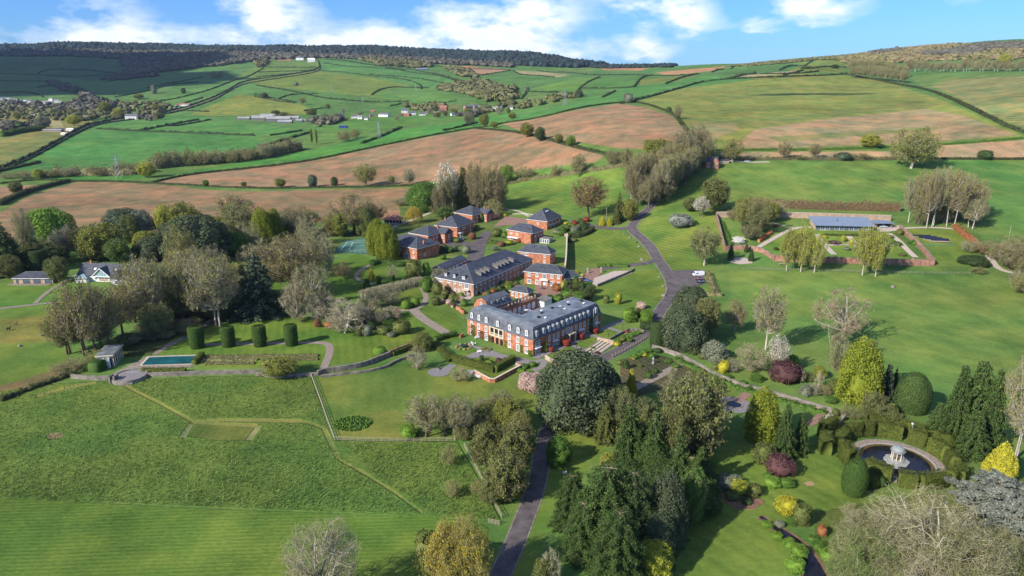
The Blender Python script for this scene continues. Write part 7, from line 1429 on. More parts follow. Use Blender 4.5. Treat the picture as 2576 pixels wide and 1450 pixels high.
# clipped hedges near the house
hedge([(1094,866),(1108,880),(1124,896),(1139,910)],3.2,1.3,'clip','broad low clipped hedge beside the bare garden tree',size=.3,rag=.03,flat=.25,sm=0)
hedge([(1142,909),(1175,918),(1210,928),(1244,937)],2.0,2.4,'clip','clipped hedge below the manor lawn, front side',size=.28,rag=.03,flat=.22,sm=0);hedge([(1244,937),(1268,922),(1293,909)],2.0,2.4,'clip','clipped hedge below the manor lawn, right side',size=.28,rag=.03,flat=.22,sm=0)
hedge([(1094,860),(1125,850),(1150,845)],1.8,1.8,'yew','dark hedge at the left of the manor lawn',size=.3,rag=.1,sm=0)
hedge([(985,895),(1020,882),(1045,872)],2.4,1.8,'box','hedge behind the brick retaining wall',size=.3,rag=.15)
hedge([(357,938),(410,938),(468,938)],2.0,1.6,'clip','clipped hedge in front of the swimming pool',size=.28,rag=.03,flat=.22,sm=0);hedge([(489,918),(500,908),(509,896)],2.0,1.8,'clip','clipped hedge at the right end of the swimming pool',size=.28,rag=.03,flat=.22,sm=0)
hedge([(236,938),(258,924),(284,908)],4.2,3.6,'yew','dark clipped block hedge in front of the pool house',size=.3,rag=.05,flat=.25,sm=0);hedge([(300,884),(315,870),(328,858)],3.2,3.6,'yew','dark clipped block hedge behind the pool house',size=.3,rag=.05,flat=.25,sm=0)
for ln,lab in(([(520,899),(640,897),(800,896)],'upper lavender row on the terrace'),([(520,908),(580,907),(648,906)],'left lower lavender row on the terrace'),([(660,907),(730,906),(800,905)],'right lower lavender row on the terrace'),([(518,917),(575,916),(640,915)],'lowest lavender row on the terrace')):hedge(ln,1.6,.6,'scrub',lab,size=.28,rag=.2)
hedge([(1230,610),(1260,616),(1278,619)],2.0,1.6,'box','clipped hedge below the road circle',size=.35,rag=.05,sm=0);hedge([(1185,560),(1215,552),(1240,545)],1.6,1.2,'box','low hedge by the upper mews house',size=.35,rag=.1)
hedge([(1430,600),(1455,598),(1478,590),(1490,580)],3.5,2.6,'field','dark hedge edging the big lawn',size=.4,rag=.3)
hedge([(935,668),(960,660),(1000,672),(1020,668)],3.5,2.2,'yew','curved dark hedge in the upper garden',size=.35,rag=.2)
hedge([(1500,672),(1540,669),(1580,672)],2.2,1.2,'green','low hedge behind the gravel forecourt',size=.35,rag=.3)
hedge([(1762,740),(1790,744),(1815,745)],2.0,1.4,'scrub','thin hedge below the car park',size=.4,rag=.6);hedge([(1780,690),(1785,705),(1800,740)],2.2,1.8,'scrub','scrubby hedge at the end of the car park',size=.4,rag=.7)
hedge([(820,555),(880,556),(940,552)],3,1.6,'scrub','brambly strip beside the ploughed field',size=.5,rag=.8)
hedge([(1660,855),(1640,850)],2.5,2.2,'rust','beech hedge stub beside the drive',size=.4,rag=.4)if False else None
hedge([(0,1010),(60,985),(140,958),(180,945)],2.0,1.0,'field','low bramble hedge between paddock and meadow',size=.4,rag=.9)
hedge([(1815,560),(1828,590),(1842,622)],2.4,1.0,'mid' if 'mid' in HM else 'green','planted border inside the old brick wall',size=.35,rag=.6)
hedge([(2066,592),(2140,594),(2200,592)],1.6,.7,'box','low planting in front of the glass house',size=.35,rag=.6);hedge([(1960,652),(2050,655),(2160,658),(2300,662)],1.4,.9,'field','border plants behind the long brick wall',size=.4,rag=.8);hedge([(2275,588),(2300,610),(2335,645)],2.4,1.3,'scrub','scrubby border beside the inner brick wall',size=.4,rag=.8)
hedge([(1590,905),(1640,880),(1660,888)],2.0,.9,'green','green border along the kitchen garden',size=.35,rag=.7);hedge([(1700,905),(1760,935),(1830,968),(1900,992),(2000,1020),(2080,1042)],2.4,.9,'green','long herbaceous border under the stone wall',size=.35,rag=.8)
hedge([(1545,866),(1575,850),(1610,838)],3.0,.8,'green','planted bank between lawn and drive',size=.35,rag=.8)
# clipped blocks round the fountain
def block(pix,wd,h,label,m='clip',name='clipped_hedge'):return hedge(pix,wd,h,m,label,'clipped hedges round the fountain pool',.24,name,.02,.8,flat=.18,sm=0,dens=1.2)
fc=at(2254.5,1162);FX,FY,FZ=fc
def ringpt(r,a):return(FX+r*math.cos(R(a)),FY+r*math.sin(R(a)))
def ringblock(r,a0,a1,wd,h,label):
    mid_=(a0+a1)/2;r+=(-2.6 if 200<mid_<330 else-2.0 if mid_>330 or mid_<30 else-1.2);h*=1.35;wd*=1.2
    W_=[ringpt(r,a)for a in np.linspace(a0,a1,max(3,int(abs(a1-a0)/4)))]
    P=resample(W_,.8);v,f=hedge_mesh(P,wd,h,.24,np.random.default_rng(int(abs(a0)*7+r)),rag=.02,dens=1.2,flat=.18);o=np.array([P[0][0],P[0][1],float(gz(*P[0]))])
    return tag(link('clipped_hedge',meshdata('clipped_hedge',v-o,f,HM['clip']),loc=o),label,'hedge','clipped hedges round the fountain pool')
for r_,a0,a1,wd,h,lab in[(13.4,168,192,2.4,3.4,'tall curved clipped hedge at the left of the fountain pool'),(13.2,204,236,2.2,2.8,'clipped hedge at the front left of the fountain pool'),(13.6,243,262,2.2,2.6,'clipped hedge directly in front of the rotunda'),(13.8,266,300,2.4,2.6,'long clipped hedge at the front right of the fountain pool'),(14.5,304,318,2.4,2.8,'clipped hedge at the right front corner of the pool'),
                              (15.8,318,338,2.2,2.4,'outer clipped hedge near the golden cone conifer'),(14.6,343,360,2.4,2.8,'clipped hedge at the right of the fountain pool'),(14.6,4,26,2.4,3.0,'clipped hedge at the right back of the pool'),(14.4,32,50,2.4,3.0,'clipped hedge behind the lamp standard'),(14.4,56,84,2.2,3.0,'long clipped hedge behind the rotunda'),(14.4,88,100,2.2,3.0,'narrow clipped block behind the pool'),(14.6,104,124,2.4,3.2,'clipped hedge at the back left of the pool'),(14.2,132,152,2.2,2.8,'clipped hedge with knobs at the left back of the pool'),(18.5,70,86,2.2,3.0,'outer block of clipped hedge behind the pool'),(18.0,40,60,2.0,2.8,'outer clipped wall behind the lamp standard'),(19.0,118,138,2.4,3.4,'outer clipped hedge toward the stone wall'),(17.5,150,170,2.4,3.2,'outer clipped hedge at the far left of the pool')]:
    ringblock(r_,a0,a1,wd,h,lab)
for i,(r_,a,s,lab)in enumerate([(18,33,1.9,'clipped yew dome behind the lamp standard'),(18.5,25,2.2,'clipped yew dome beside the shaggy conifers'),(12.6,128,1.3,'small clipped yew knob at the left back of the pool'),(16,222,1.9,'clipped yew dome beside the smooth dark yew')]):
    p=ringpt(r_,a);c_=link('clipped_dome',ARCH['egg'][0][1],loc=(p[0],p[1],float(gz(*p))));c_.scale=(s*.2,s*.2,.34);c_.material_slots[1].link='OBJECT';c_.material_slots[1].material=HM['clip'];tag(c_,lab,'topiary')
# fountain pool
M_WATER=mat('dark_water',(.010,.010,.012),rough=.12,spec=.3,scale=.2,var=.5,bump=.004,bscale=3);M_WATR=mat('shallow_water',(.11,.07,.02),rough=.15,spec=.6,var=.3)
M_MARB=mat('weathered_stone',(.38,.37,.34),scale=2.2,base2=(.18,.19,.19),bump=.02,bscale=6);M_DOME=mat('lead_dome',(.17,.20,.23),rough=.6,spec=.3,scale=1.8,base2=(.30,.31,.28))
def disc(r,n=72):return[(FX+r*math.cos(2*PI*i/n),FY+r*math.sin(2*PI*i/n))for i in range(n)]
area('pool_paving',None,M_PATH,.06,'mossy brick paving round the fountain pool',world=disc(10.9));area('pool_water',None,M_WATR,.12,'brown shallow rim of the fountain pool',world=disc(8.3));area('pool_water',None,M_WATER,.16,'dark water of the fountain pool',world=disc(7.4))
pr=empty('fountain_basin',(FX,FY,FZ),0,'pale stone rim round the fountain pool','pool rim');b=MB();b.lathe([(8.3,-.2),(8.3,.3),(8.75,.3),(8.75,-.2)],72,cap=False);b.build('rim',M_MARB,pr)
rt=empty('rotunda',(FX,FY,FZ),0,'small domed stone rotunda with columns on an island in the pool','rotunda')
b=MB();n=96;isl=[]
for i in range(n):
    a=2*PI*i/n;r_=2.9+.38*abs(math.sin(4*a));isl.append((r_*math.cos(a),r_*math.sin(a)))
b.prism(isl,-.2,.55);b.build('island',M_MARB,rt);b=MB();b.lathe([(2.1,.55),(2.1,.8),(1.8,.8),(1.8,1.0)],32);b.build('step',M_MARB,rt)
for i in range(8):
    a=2*PI*i/8+.2;x_,y_=1.42*math.cos(a),1.42*math.sin(a);b=MB();b.lathe([(.24,1.0),(.24,1.15),(.16,1.2),(.14,3.0),(.22,3.1),(.22,3.22)],12,(x_,y_));b.build('column',M_CREAM,rt)
b=MB();b.lathe([(1.2,3.22),(1.75,3.22),(1.8,3.5),(1.9,3.55),(1.9,3.72),(1.2,3.72)],32,cap=False);b.build('entablature',M_MARB,rt)
b=MB();b.lathe([(1.75*math.cos(a),3.72+1.15*math.sin(a))for a in np.linspace(0,PI/2-.06,9)]+[(.12,4.9),(.16,5.05),(.05,5.2)],32);b.build('dome',M_DOME,rt,True)
b=MB();b.lathe([(.45,1.0),(.35,1.1),(.12,1.3),(.2,1.9),(.12,2.3)],12);b.build('statue',M_DARK,rt);ang=math.atan2(-.85,-.5)
br=MB();rt.scale=(.88,.88,.88);br.add([(2.6,-.6,.3),(5,-.6,.3),(5,.6,.3),(2.6,.6,.3),(2.6,-.6,.5),(5,-.6,.5),(5,.6,.5),(2.6,.6,.5)],[(0,3,2,1),(4,5,6,7),(0,1,5,4),(1,2,6,5),(2,3,7,6),(3,0,4,7)]);o=br.build('bridge',M_MARB,rt);o.rotation_euler=(0,0,ang)
lp=empty('lamp_standard',(*ringpt(12.8,44),float(gz(*ringpt(12.8,44)))),0,'leaning pale lamp standard behind the rotunda','lamp post');b=MB();b.tube((0,0,0),(-.9,.4,5.2),.07,.05,8);b.build('post',M_GALV,lp);b=MB();b.lathe([(.05,5.1),(.24,5.25),(.24,5.5),(.1,5.62)],10,(-.9,.4));b.build('lamp',M_WHITE,lp)
# round pond, round paving, round bed, seats
pc=at(1846.7,1019)
def wdisc(c,r,n=40,sx=1.0):return[(c[0]+r*sx*math.cos(2*PI*i/n),c[1]+r*math.sin(2*PI*i/n))for i in range(n)]
area('pond_paving',None,M_PAVE,.07,'grey paving round the dark pond',world=wdisc(pc,5.2));area('pond_water',None,M_WATER,.13,'round dark pond',world=wdisc(pc,2.1))
b=MB();b.lathe([(2.1,-.1),(2.1,.26),(2.45,.26),(2.45,-.1)],40,cap=False);tag(link('pond_kerb',b.me('pond_kerb',M_GSTONE),loc=pc),'low stone rim of the round pond','pond rim')
rc=at(1104,937);area('round_paving',None,M_PAVE,.09,'round grey paving with a short path',world=wdisc(rc,3.6));strip('garden_path',[(1118,932),(1132,925),(1140,918)],3.0,M_PAVE,.08,label='short paved path joining the round paving')
bc=at(1222,881);b=MB();b.lathe([(1.5,-.1),(1.5,.5),(1.85,.5),(1.85,-.1)],32,cap=False);fb=empty('round_bed',bc,0,'round raised flower bed with a low stone kerb','flower bed');b.build('kerb',M_GSTONE,fb);b=MB();b.lathe([(1.5,.3),(.1,.38)],24);b.build('soil',M_DIRT,fb)
rg=np.random.default_rng(3);k=260;aa=rg.uniform(0,6.28,k);rr_=1.4*np.sqrt(rg.random(k));lv,lf_=leaves(np.column_stack([rr_*np.cos(aa),rr_*np.sin(aa),.4+rg.random(k)*.3]),rg.normal(size=(k,3)),np.full(k,.3),rg,.8);link('planting',meshdata('planting',lv,lf_,LEAF['olive']),fb)
tc_=at(1166,874);tb=empty('round_table',tc_,0,'dark round fire table ringed by stone seats','table');b=MB();b.lathe([(.3,0),(.3,.65),(1.1,.65),(1.1,.78)],24);b.build('tabletop',M_BLACK,tb)
for i in range(9):
    a=2*PI*i/9;s=empty('stone_stool',(tc_[0]+2.6*math.cos(a),tc_[1]+2.6*math.sin(a),tc_[2]),a,'brown stone seat in the ring round the fire table','seat','stone seats round the fire table');b=MB();b.lathe([(.38,0),(.45,.1),(.42,.42),(.3,.48)],8);b.build('seat',M_STONE if i%2 else M_CLAY,s)
def bench(x,y,rz,label,m=None,L_=1.6):
    p=at(x,y);r=empty('bench',p,rz,label,'bench');m=m or M_REND;b=MB();b.box(-L_/2,-.25,.42,L_/2,.25,.5);b.build('seat',m,r);b=MB();b.box(-L_/2,.2,.5,L_/2,.27,.95);b.build('backrest',m,r)
    for dx in(-L_/2+.1,L_/2-.1):b=MB();b.box(dx-.05,-.22,0,dx+.05,.24,.42);b.build('leg',m,r)
bench(1206,888,.3,'pale stone bench on the paved path before the manor');bench(1105,930,1.2,'bench on the round grey paving',M_WOOD);bench(333,944,.1,'long white seat on the round bastion',M_REND,3.6);bench(1155,700,0,'wooden bench at the edge of the upper lawn',M_WOOD)if False else None;bench(1967,667,0,'wooden bench against the outside of the brick wall',M_WOOD,3);bench(1200,852,.4,'white garden bench against the manor wall')
# round bastion
bp_=at(327,952);bs=empty('bastion',bp_,0,'round stone bastion projecting from the terrace wall','bastion');b=MB();b.lathe([(5.4,-1.5),(5.1,1.2),(4.6,1.2),(4.6,.9)],48,cap=False);b.build('wall',M_GSTONE,bs);b=MB();b.lathe([(4.6,.8),(4.6,.95)],48);b.build('floor',M_PAVE,bs)
gt=Bld('gate_pier','dark stone gateway beside the round bastion',(274,966),(290,966),depth=2.2,cat='gateway');gt.walls(2.4,M_GSTONE,x1=gt.L*.28);gt.walls(2.4,M_GSTONE,x0=gt.L*.72);b=MB()
for k in range(6):b.box(gt.L*(.3+k*.07),.1,0,gt.L*(.3+k*.07)+.04,.15,1.9)
b.build('gate',M_BLACK,gt.root)
# pool and pool house
poolp=[at(*q)[:2]for q in((357,920),(375.5,900),(497,896),(480,917))];area('swimming_pool',None,mat('pool_cover',(.008,.085,.095),rough=.35,spec=.5,scale=.25,var=.35),.16,'rectangular swimming pool with teal cover',world=poolp)
cx_,cy_=np.mean(np.array(poolp),0)
for i,lab in((0,'left'),(1,'far'),(2,'right'),(3,'near')):
    a_,b_=np.array(poolp[i]),np.array(poolp[(i+1)%4]);c_=np.array([cx_,cy_]);o1=a_+(a_-c_)/np.linalg.norm(a_-c_)*.6;o2=b_+(b_-c_)/np.linalg.norm(b_-c_)*.6;g_=float(gz(*a_))
    m_=MB();m_.prism([tuple(a_),tuple(b_),tuple(o2),tuple(o1)]if i in(0,1,2,3)else None,g_+.0,g_+.24);tag(link('pool_kerb',m_.me('pool_kerb',M_CREAM if i!=2 else mat('blue_roller',(.05,.22,.55)))),f'{lab} coping of the swimming pool','pool edge')
ph=Bld('pool_house','pale classical pool house with columned front and flat dark roof',(289,924),(312,897),depth=5,cat='pool house');L=ph.L;ph.walls(3.9,M_REND,y0=1.2);b=MB();b.box(-.3,-.2,3.9,L+.3,5.3,4.3);b.build('cornice',M_CREAM,ph.root);b=MB();b.box(-.1,0,4.3,L+.1,5.1,4.42);b.build('roof',M_LEAD,ph.root)
for k in range(6):b=MB();b.lathe([(.28,-.3),(.28,.15),(.2,.2),(.17,3.6),(.27,3.75),(.27,3.9)],10,(L*(k+.3)/5.6,.2));b.build('column',M_CREAM,ph.root)
for k in range(5):ph.door('F',L*(k+.5)/5,1.1,2.8,M_DARK,'opening',off=-1.2)
# tennis court
tq=[at(*q)[:2]for q in((836,636),(868,606),(945,597),(965,642))];T4=[np.array(q)for q in tq];area('tennis_court',None,mat('court_green',(.07,.17,.12),var=.12),.08,'green tennis court',world=tq)
def tpt(u,v):q=(T4[0]*(1-u)+T4[3]*u)*(1-v)+(T4[1]*(1-u)+T4[2]*u)*v;return(float(q[0]),float(q[1]))
M_LINE=mat('court_line',(.75,.76,.74),var=.03)
for(u0,v0),(u1,v1)in(((.12,.15),(.88,.15)),((.12,.85),(.88,.85)),((.12,.15),(.12,.85)),((.88,.15),(.88,.85)),((.12,.26),(.88,.26)),((.12,.74),(.88,.74)),((.3,.26),(.3,.74)),((.7,.26),(.7,.74)),((.3,.5),(.7,.5))):
    strip('court_line',None,.22,M_LINE,.12,world=resample([tpt(u0,v0),tpt(u1,v1)],2),label='white line on the tennis court')
def fence(pix,h,label,m,step=2.4,rails=3,world=None,mesh=None,name='fence',pr_=.06):
    P=wline(pix,step,0)if world is None else resample(world,step);z=[float(gz(*q))for q in P];o=(P[0][0],P[0][1],z[0]);r=empty(name,o,0,label,'fence');pm=MB();pm.box(-pr_,-pr_,-.2,pr_,pr_,h);me_=pm.me('post',m)
    for q,zz in zip(P,z):ob=link('post',me_,r);ob.location=(q[0]-o[0],q[1]-o[1],zz-o[2])
    for k in range(rails):
        b=MB();hh=h*(k+.75)/rails
        for(q0,z0),(q1,z1)in zip(zip(P[:-1],z[:-1]),zip(P[1:],z[1:])):b.tube((q0[0]-o[0],q0[1]-o[1],z0-o[2]+hh),(q1[0]-o[0],q1[1]-o[1],z1-o[2]+hh),.05 if not mesh else.025,n=4,cap=False)
        b.build('rail',mesh or m,r)
    return r
fence([(783,948),(806,1010),(824,1062),(842,1108)],1.25,'grey post and rail fence between meadow and lower lawn',M_WOOD);fence([(842,1108),(920,1111),(1040,1113),(1145,1110)],1.25,'post and rail fence along the bottom of the lower lawn',M_WOOD);fence([(1168,1125),(1200,1185),(1230,1245),(1262,1305)],1.25,'post and rail fence beside the bronze trees',M_WOOD)
fence([(1228,1316),(1256,1322)],1.2,'short wooden gate by the drive',M_WOOD,1.2,4,name='gate')
fence(None,2.8,'tall dark mesh fence round the tennis court',M_BLACK,3,6,world=[tq[1],tq[0],tq[3],tq[2],tq[1]],mesh=M_BLACK,pr_=.04)
fence([(1290,541),(1320,540),(1350,545)],1.1,'white railing beside the upper yard',M_REND);fence([(1870,678),(2050,683),(2230,688),(2440,690)],1.1,'thin pale wire fence across the top of the park',M_WOOD,6,2,pr_=.05);fence([(1540,900),(1565,888),(1600,868),(1625,852)],1.2,'post and rail fence below the drive',M_WOOD,2.2,2,pr_=.12)
fence([(2095,616),(2160,619),(2260,622)],1.8,'rose trellis across the walled garden',M_WOOD,2.6,2,pr_=.08)
# pergola with bare climbers
PG=wline([(914,752),(950,742),(1000,730),(1062,714)],3.2,0);o=(*PG[0],float(gz(*PG[0])));pg=empty('pergola',o,0,'long stone pillared pergola covered in leafless climbers','pergola');d_=np.array(PG[-1])-np.array(PG[0]);d_/=np.linalg.norm(d_);nn=np.array([-d_[1],d_[0]])
pm=MB();pm.box(-.2,-.2,-.2,.2,.2,2.6);pme=pm.me('pillar',M_CREAM);bm_=MB();bm_.box(-.08,-2.2,2.6,.08,2.2,2.78);bme=bm_.me('beam',M_WOOD)
for q in PG:
    zz=float(gz(*q))-o[2]
    for s_ in(-1,1):ob=link('pillar',pme,pg);ob.location=(q[0]-o[0]+nn[0]*1.6*s_,q[1]-o[1]+nn[1]*1.6*s_,zz)
    ob=link('beam',bme,pg);ob.location=(q[0]-o[0],q[1]-o[1],zz);ob.rotation_euler=(0,0,math.atan2(d_[1],d_[0]))
rg=np.random.default_rng(12);k=15000;Lp=np.linalg.norm(np.array(PG[-1])-np.array(PG[0]));t=rg.uniform(-.03,1.0,k)*Lp;s_=rg.normal(size=k)*1.6;zz=2.9+rg.random(k)*.7-np.clip(np.abs(s_)-1.6,0,2)*1.2-(rg.random(k)<.15)*rg.random(k)*2.4
P=np.column_stack([t*d_[0]+s_*nn[0],t*d_[1]+s_*nn[1],zz]);Dv=unit(rg.normal(size=(k,3))*np.array([1,1,.5]));sv,sf=slivers(P,Dv,rg.uniform(.5,1.3,k),np.full(k,.07),rg);link('climber',meshdata('climber',sv,sf,TWIG['grey']),pg)
# stone steps down from the front lawn to the drive
A_,B_=np.array(at(1500,899)[:2]),np.array(at(1543,869)[:2]);st=empty('stone_steps',(*A_,float(gz(*A_))),math.atan2(B_[1]-A_[1],B_[0]-A_[0]),'wide flight of grey stone steps rising from the drive','steps');SL=float(np.linalg.norm(B_-A_))
for k in range(9):b=MB();b.box(0,k*.62,0,SL,k*.62+.6,.14+k*.09);b.build('step',M_CREAM if k%2 else M_GSTONE,st)
b=MB();b.box(SL,0,0,SL+.5,6.4,1.5);b.build('side_wall',M_BRICKP,st);b=MB();b.box(-.5,0,0,0,6.4,1.2);b.build('side_wall',M_GSTONE,st)
def lamp(x,y,label,h=3.2):
    p=at(x,y);r=empty('lamp_post',p,0,label,'lamp post');b=MB();b.lathe([(.14,0),(.14,.3),(.05,.4),(.04,h-.4)],8);b.build('post',M_BLACK,r);b=MB();b.lathe([(.06,h-.4),(.18,h-.05),(.2,h),(.05,h+.18)],6);b.build('lantern',M_BLACK,r)
for(x_,y_),l in(((1385,905),"black lamp post on the lawn nearest the oak"),((1450,894),"black lamp post beside the flower beds"),((1530,862),"black lamp post near the stone steps"),((1566,838),"black lamp post at the far corner of the lawn"),((1794,575),"lamp post on the striped lawn"),((1615,777),"thin lamp post on the lawn above the manor")):lamp(x_,y_,l)
# ================================================================ stones, animals, vehicles, small things
def rock(x,y,s,label,m=None,group=None):
    V,Fc=ICO2;V=lump(V,int(x*3+y),.3,2.2)*np.array([s,s*.8,s*.65]);p=at(x,y);o=link('boulder',meshdata('boulder',V,Fc,m or M_GSTONE,smooth=False),loc=(p[0],p[1],p[2]+s*.25));tag(o,label,'boulder',group)
for x_,y_,s in((1584,600,1.0),(1607,621,.9),(1612,619,.5),(1615,654,1.0),(1618,657,.5),(1658,698,.6),(1668,722,.8),(1668,745,1.1),(1677,726,.5),(1570,590,.6)):rock(x_,y_,s,'grey boulder on the grass verge of the drive',None,'boulders along the drive')
rock(2246,724,1.2,'grey round stone alone on the right hand pasture');rock(2344,745,.1,'x')if False else None
for x_,y_,l in((50,872,'grey stone nearest the lower paddock'),(105,845,'grey log lying on the paddock'),(330,966,'dark stone by the bastion')):rock(x_,y_,.8,l)
def alpaca(x,y,m,label,rz,graze=False):
    p=at(x,y);pts=[];r=empty('alpaca',p,rz,label,'alpaca');me=bpy.data.meshes.new('body')
    nk=(.85,0,.35)if graze else(.72,0,1.35);hd=(1.05,0,.15)if graze else(.86,0,1.62);mz=(1.2,0,.08)if graze else(1.08,0,1.56)
    J=[(0,0,.95,.33),(-.45,0,.95,.34),(.4,0,.97,.30),(.58,0,1.1,.18),(*nk,.12),(*hd,.13),(*mz,.07),(-.62,0,.95,.1),(-.72,0,.8,.06)];E=[(0,1),(0,2),(2,3),(3,4),(4,5),(5,6),(1,7),(7,8)]
    for sx in(-.45,.4):
        for sy in(-.17,.17):b_=len(J);J+=[(sx,sy,.72,.14),(sx-.04,sy,.38,.09),(sx,sy,.02,.07)];E+=[(1 if sx<0 else 2,b_),(b_,b_+1),(b_+1,b_+2)]
    for sy in(-.06,.06):b_=len(J);J+=[(hd[0],sy,hd[2]+.22,.03)];E+=[(5,b_)]
    me.from_pydata([j[:3]for j in J],E,[]);o=link('body',me,r);sk=o.modifiers.new('s','SKIN');o.modifiers.new('d','SUBSURF').levels=1;o.modifiers['d'].render_levels=1
    for v,j in zip(me.skin_vertices[0].data,J):v.radius=(j[3],j[3])
    me.skin_vertices[0].data[0].use_root=True;me.materials.append(m);o.material_slots[0].link='OBJECT';o.material_slots[0].material=m
alpaca(39,819,mat('brown_fleece',(.33,.15,.06)),'brown alpaca standing in the paddock beside the dark one',.4);alpaca(22,832,mat('dark_fleece',(.03,.025,.02)),'dark alpaca standing in the paddock at the left edge',.2);alpaca(99,822,bpy.data.materials['brown_fleece'],'brown alpaca grazing alone in the paddock',.5,True)
def vehicle(x,y,rz,colr,label,kind='car',base=None):
    p=base or at(x,y);r=empty(kind,p,rz,label,kind);paint=mat('paint_'+label.split()[0],colr,rough=.25,spec=.7,var=.02)
    if kind=='van':L_,W_,prof,gl=5.2,1.95,[(-2.6,.3),(2.6,.3),(2.6,.95),(2.3,1.1),(1.75,1.9),(1.5,2.05),(-2.45,2.05),(-2.6,1.7)],[(1.0,1.2,1.95,1.8)]
    else:L_,W_,prof=4.3,1.75,[(-2.1,.3),(2.1,.3),(2.15,.7),(1.9,.85),(1.0,.95),(-1.7,.98),(-2.1,.9)];gl=None
    n=len(prof);b=MB();xs=[(q[0],q[1])for q in prof];b.xz(xs,-W_/2,W_/2);body=b.build('body',paint,r);bv=body.modifiers.new('b','BEVEL');bv.width=.07;bv.segments=2
    if kind=='van':
        g=MB();g.box(.55,-W_/2-.012,1.15,1.55,W_/2+.012,1.72);g.add([(1.80,-.85,1.83),(1.80,.85,1.83),(2.31,.85,1.14),(2.31,-.85,1.14)],[(0,1,2,3)]);g.box(-2.62,-.8,1.2,-2.585,.8,1.75);g.build('window',M_GLASS,r)
    else:
        c=MB();Vv=[(1.05,-.8,.9),(-1.75,-.8,.92),(-1.75,.8,.92),(1.05,.8,.9),(.35,-.66,1.42),(-1.25,-.66,1.42),(-1.25,.66,1.42),(.35,.66,1.42)];c.add(Vv,[(4,7,6,5),(0,4,5,1),(3,2,6,7),(0,3,7,4),(1,5,6,2)]);c.build('window',M_GLASS,r);rf=MB();rf.box(-1.28,-.68,1.405,.38,.68,1.47);rf.build('roof',paint,r)
    for sx in(-L_/2+.8,L_/2-.85):
        for sy in(-1,1):w=MB();w.tube((sx,sy*(W_/2-.1),.33),(sx,sy*(W_/2+.02),.33),.33,n=16);t_=w.build('wheel',M_BLACK,r);h_=MB();h_.tube((sx,sy*(W_/2+.0),.33),(sx,sy*(W_/2+.04),.33),.18,n=12);h_.build('rim',M_GALV,t_)
    for sy in(-1,1):q=MB();q.box(L_/2-.05,sy*.72-.15,.62,L_/2+.03,sy*.72+.15,.78);q.build('headlight',M_WHITE,r);q=MB();q.box(-L_/2-.03,sy*.75-.1,.65,-L_/2+.04,sy*.75+.1,.85);q.build('tail_light',LAMPR,r)
LAMPR=mat('tail_lamp_red',(.4,.01,.01))
vehicle(1757,694,PI+.15,(.72,.73,.74),'white van parked in the car park','van');vehicle(1762,706,.15,(.10,.015,.02),'maroon car parked beside the white van');vehicle(1765,713,.15,(.015,.02,.04),'navy car parked nearest the hedge in the car park')
vehicle(1158,604,2.6,(.75,.76,.78),'silver car parked by the clipped copper ball bush');vehicle(1129,605,.5,(.10,.22,.38),'blue car parked under the mews porch');vehicle(1160,672,.7,(.04,.14,.32),'bright blue car beside the garage block');vehicle(1168,666,.7,(.35,.02,.03),'red car beside the garage block')
vehicle(1313,796,.75,(.03,.03,.035),'black car parked in the manor courtyard');vehicle(1320,792,.75,(.06,.06,.065),'dark grey car parked in the manor courtyard');vehicle(1326,788,.75,(.8,.8,.8),'white car parked in the manor courtyard')
vehicle(1291,605,.2,(.78,.78,.8),'pale car under the lit brick wall');vehicle(1477,710,-.4,(.02,.04,.10),'dark blue car parked by the slate annex');vehicle(1879,408,.1,(.62,.64,.66),'silver car parked on the lane by the lodge');vehicle(2222,573,.1,(.45,.52,.60),'grey blue car parked in the carport')
# pylons and poles
def pylon(x,yb,yt,label):
    p=at(x,yb);lo,hi=1,80
    for _ in range(30):
        h=(lo+hi)/2;lo,hi=(h,hi)if proj(p[0],p[1],p[2]+h)[1]>yt else(lo,h)
    r=empty('pylon',p,.5,label,'pylon');b=MB();w=.11*h;t=.012*h
    def ws(z):return w*(1-z)**1.2+.015*h
    lv=[0,.25,.45,.6,.72,.82,.92,1]
    for a,c in zip(lv[:-1],lv[1:]):
        A,B=ws(a),ws(c);ca=[(-A,-A),(A,-A),(A,A),(-A,A)];cb=[(-B,-B),(B,-B),(B,B),(-B,B)]
        for i in range(4):j=(i+1)%4;b.tube((*ca[i],a*h),(*cb[i],c*h),t*.5,n=3,cap=False);b.tube((*ca[i],a*h),(*cb[j],c*h),t*.3,n=3,cap=False);b.tube((*ca[j],a*h),(*cb[i],c*h),t*.3,n=3,cap=False)
    b.build('tower',M_GALV,r)
    for z,l_ in((.66,.20),(.80,.24),(.93,.17)):
        c=MB();
        for s_ in(-1,1):c.tube((0,0,z*h+.03*h),(s_*l_*h,0,z*h),t*.5,n=3);c.tube((0,0,z*h-.01*h),(s_*l_*h,0,z*h),t*.5,n=3)
        c.build('cross_arm',M_GALV,r)
for q in((298,448,390,'lattice pylon beside the lone yellow tree'),(953,349,305,'lattice pylon in the valley meadow'),(1420,266,226,'lattice pylon behind the ploughed hill'),(912,258,240,'small far pylon on the shaded meadow'),(1046,232,210,'far pylon on the green hillside'),(834,232,212,'faint far pylon on the olive field'),(1193,290,262,'pylon standing in the village')):pylon(*q)
def pole(x,yb,h,label):
    p=at(x,yb);r=empty('telegraph_pole',p,.4,label,'telegraph pole');b=MB();b.tube((0,0,0),(0,0,h),.16,.11,8);b.build('pole',M_WOOD,r);b=MB();b.box(-.9,-.06,h-.7,.9,.06,h-.55);b.build('cross_arm',M_WOOD,r)
pole(2536,606,8.5,'wooden telegraph pole with transformer right of the farm track');pole(1680,508,9,'pale telegraph pole at the edge of the avenue');pole(1525,555,8,'telegraph pole behind the golden cone shrubs');pole(820+783,410,8,'telegraph pole on the ploughed field boundary')
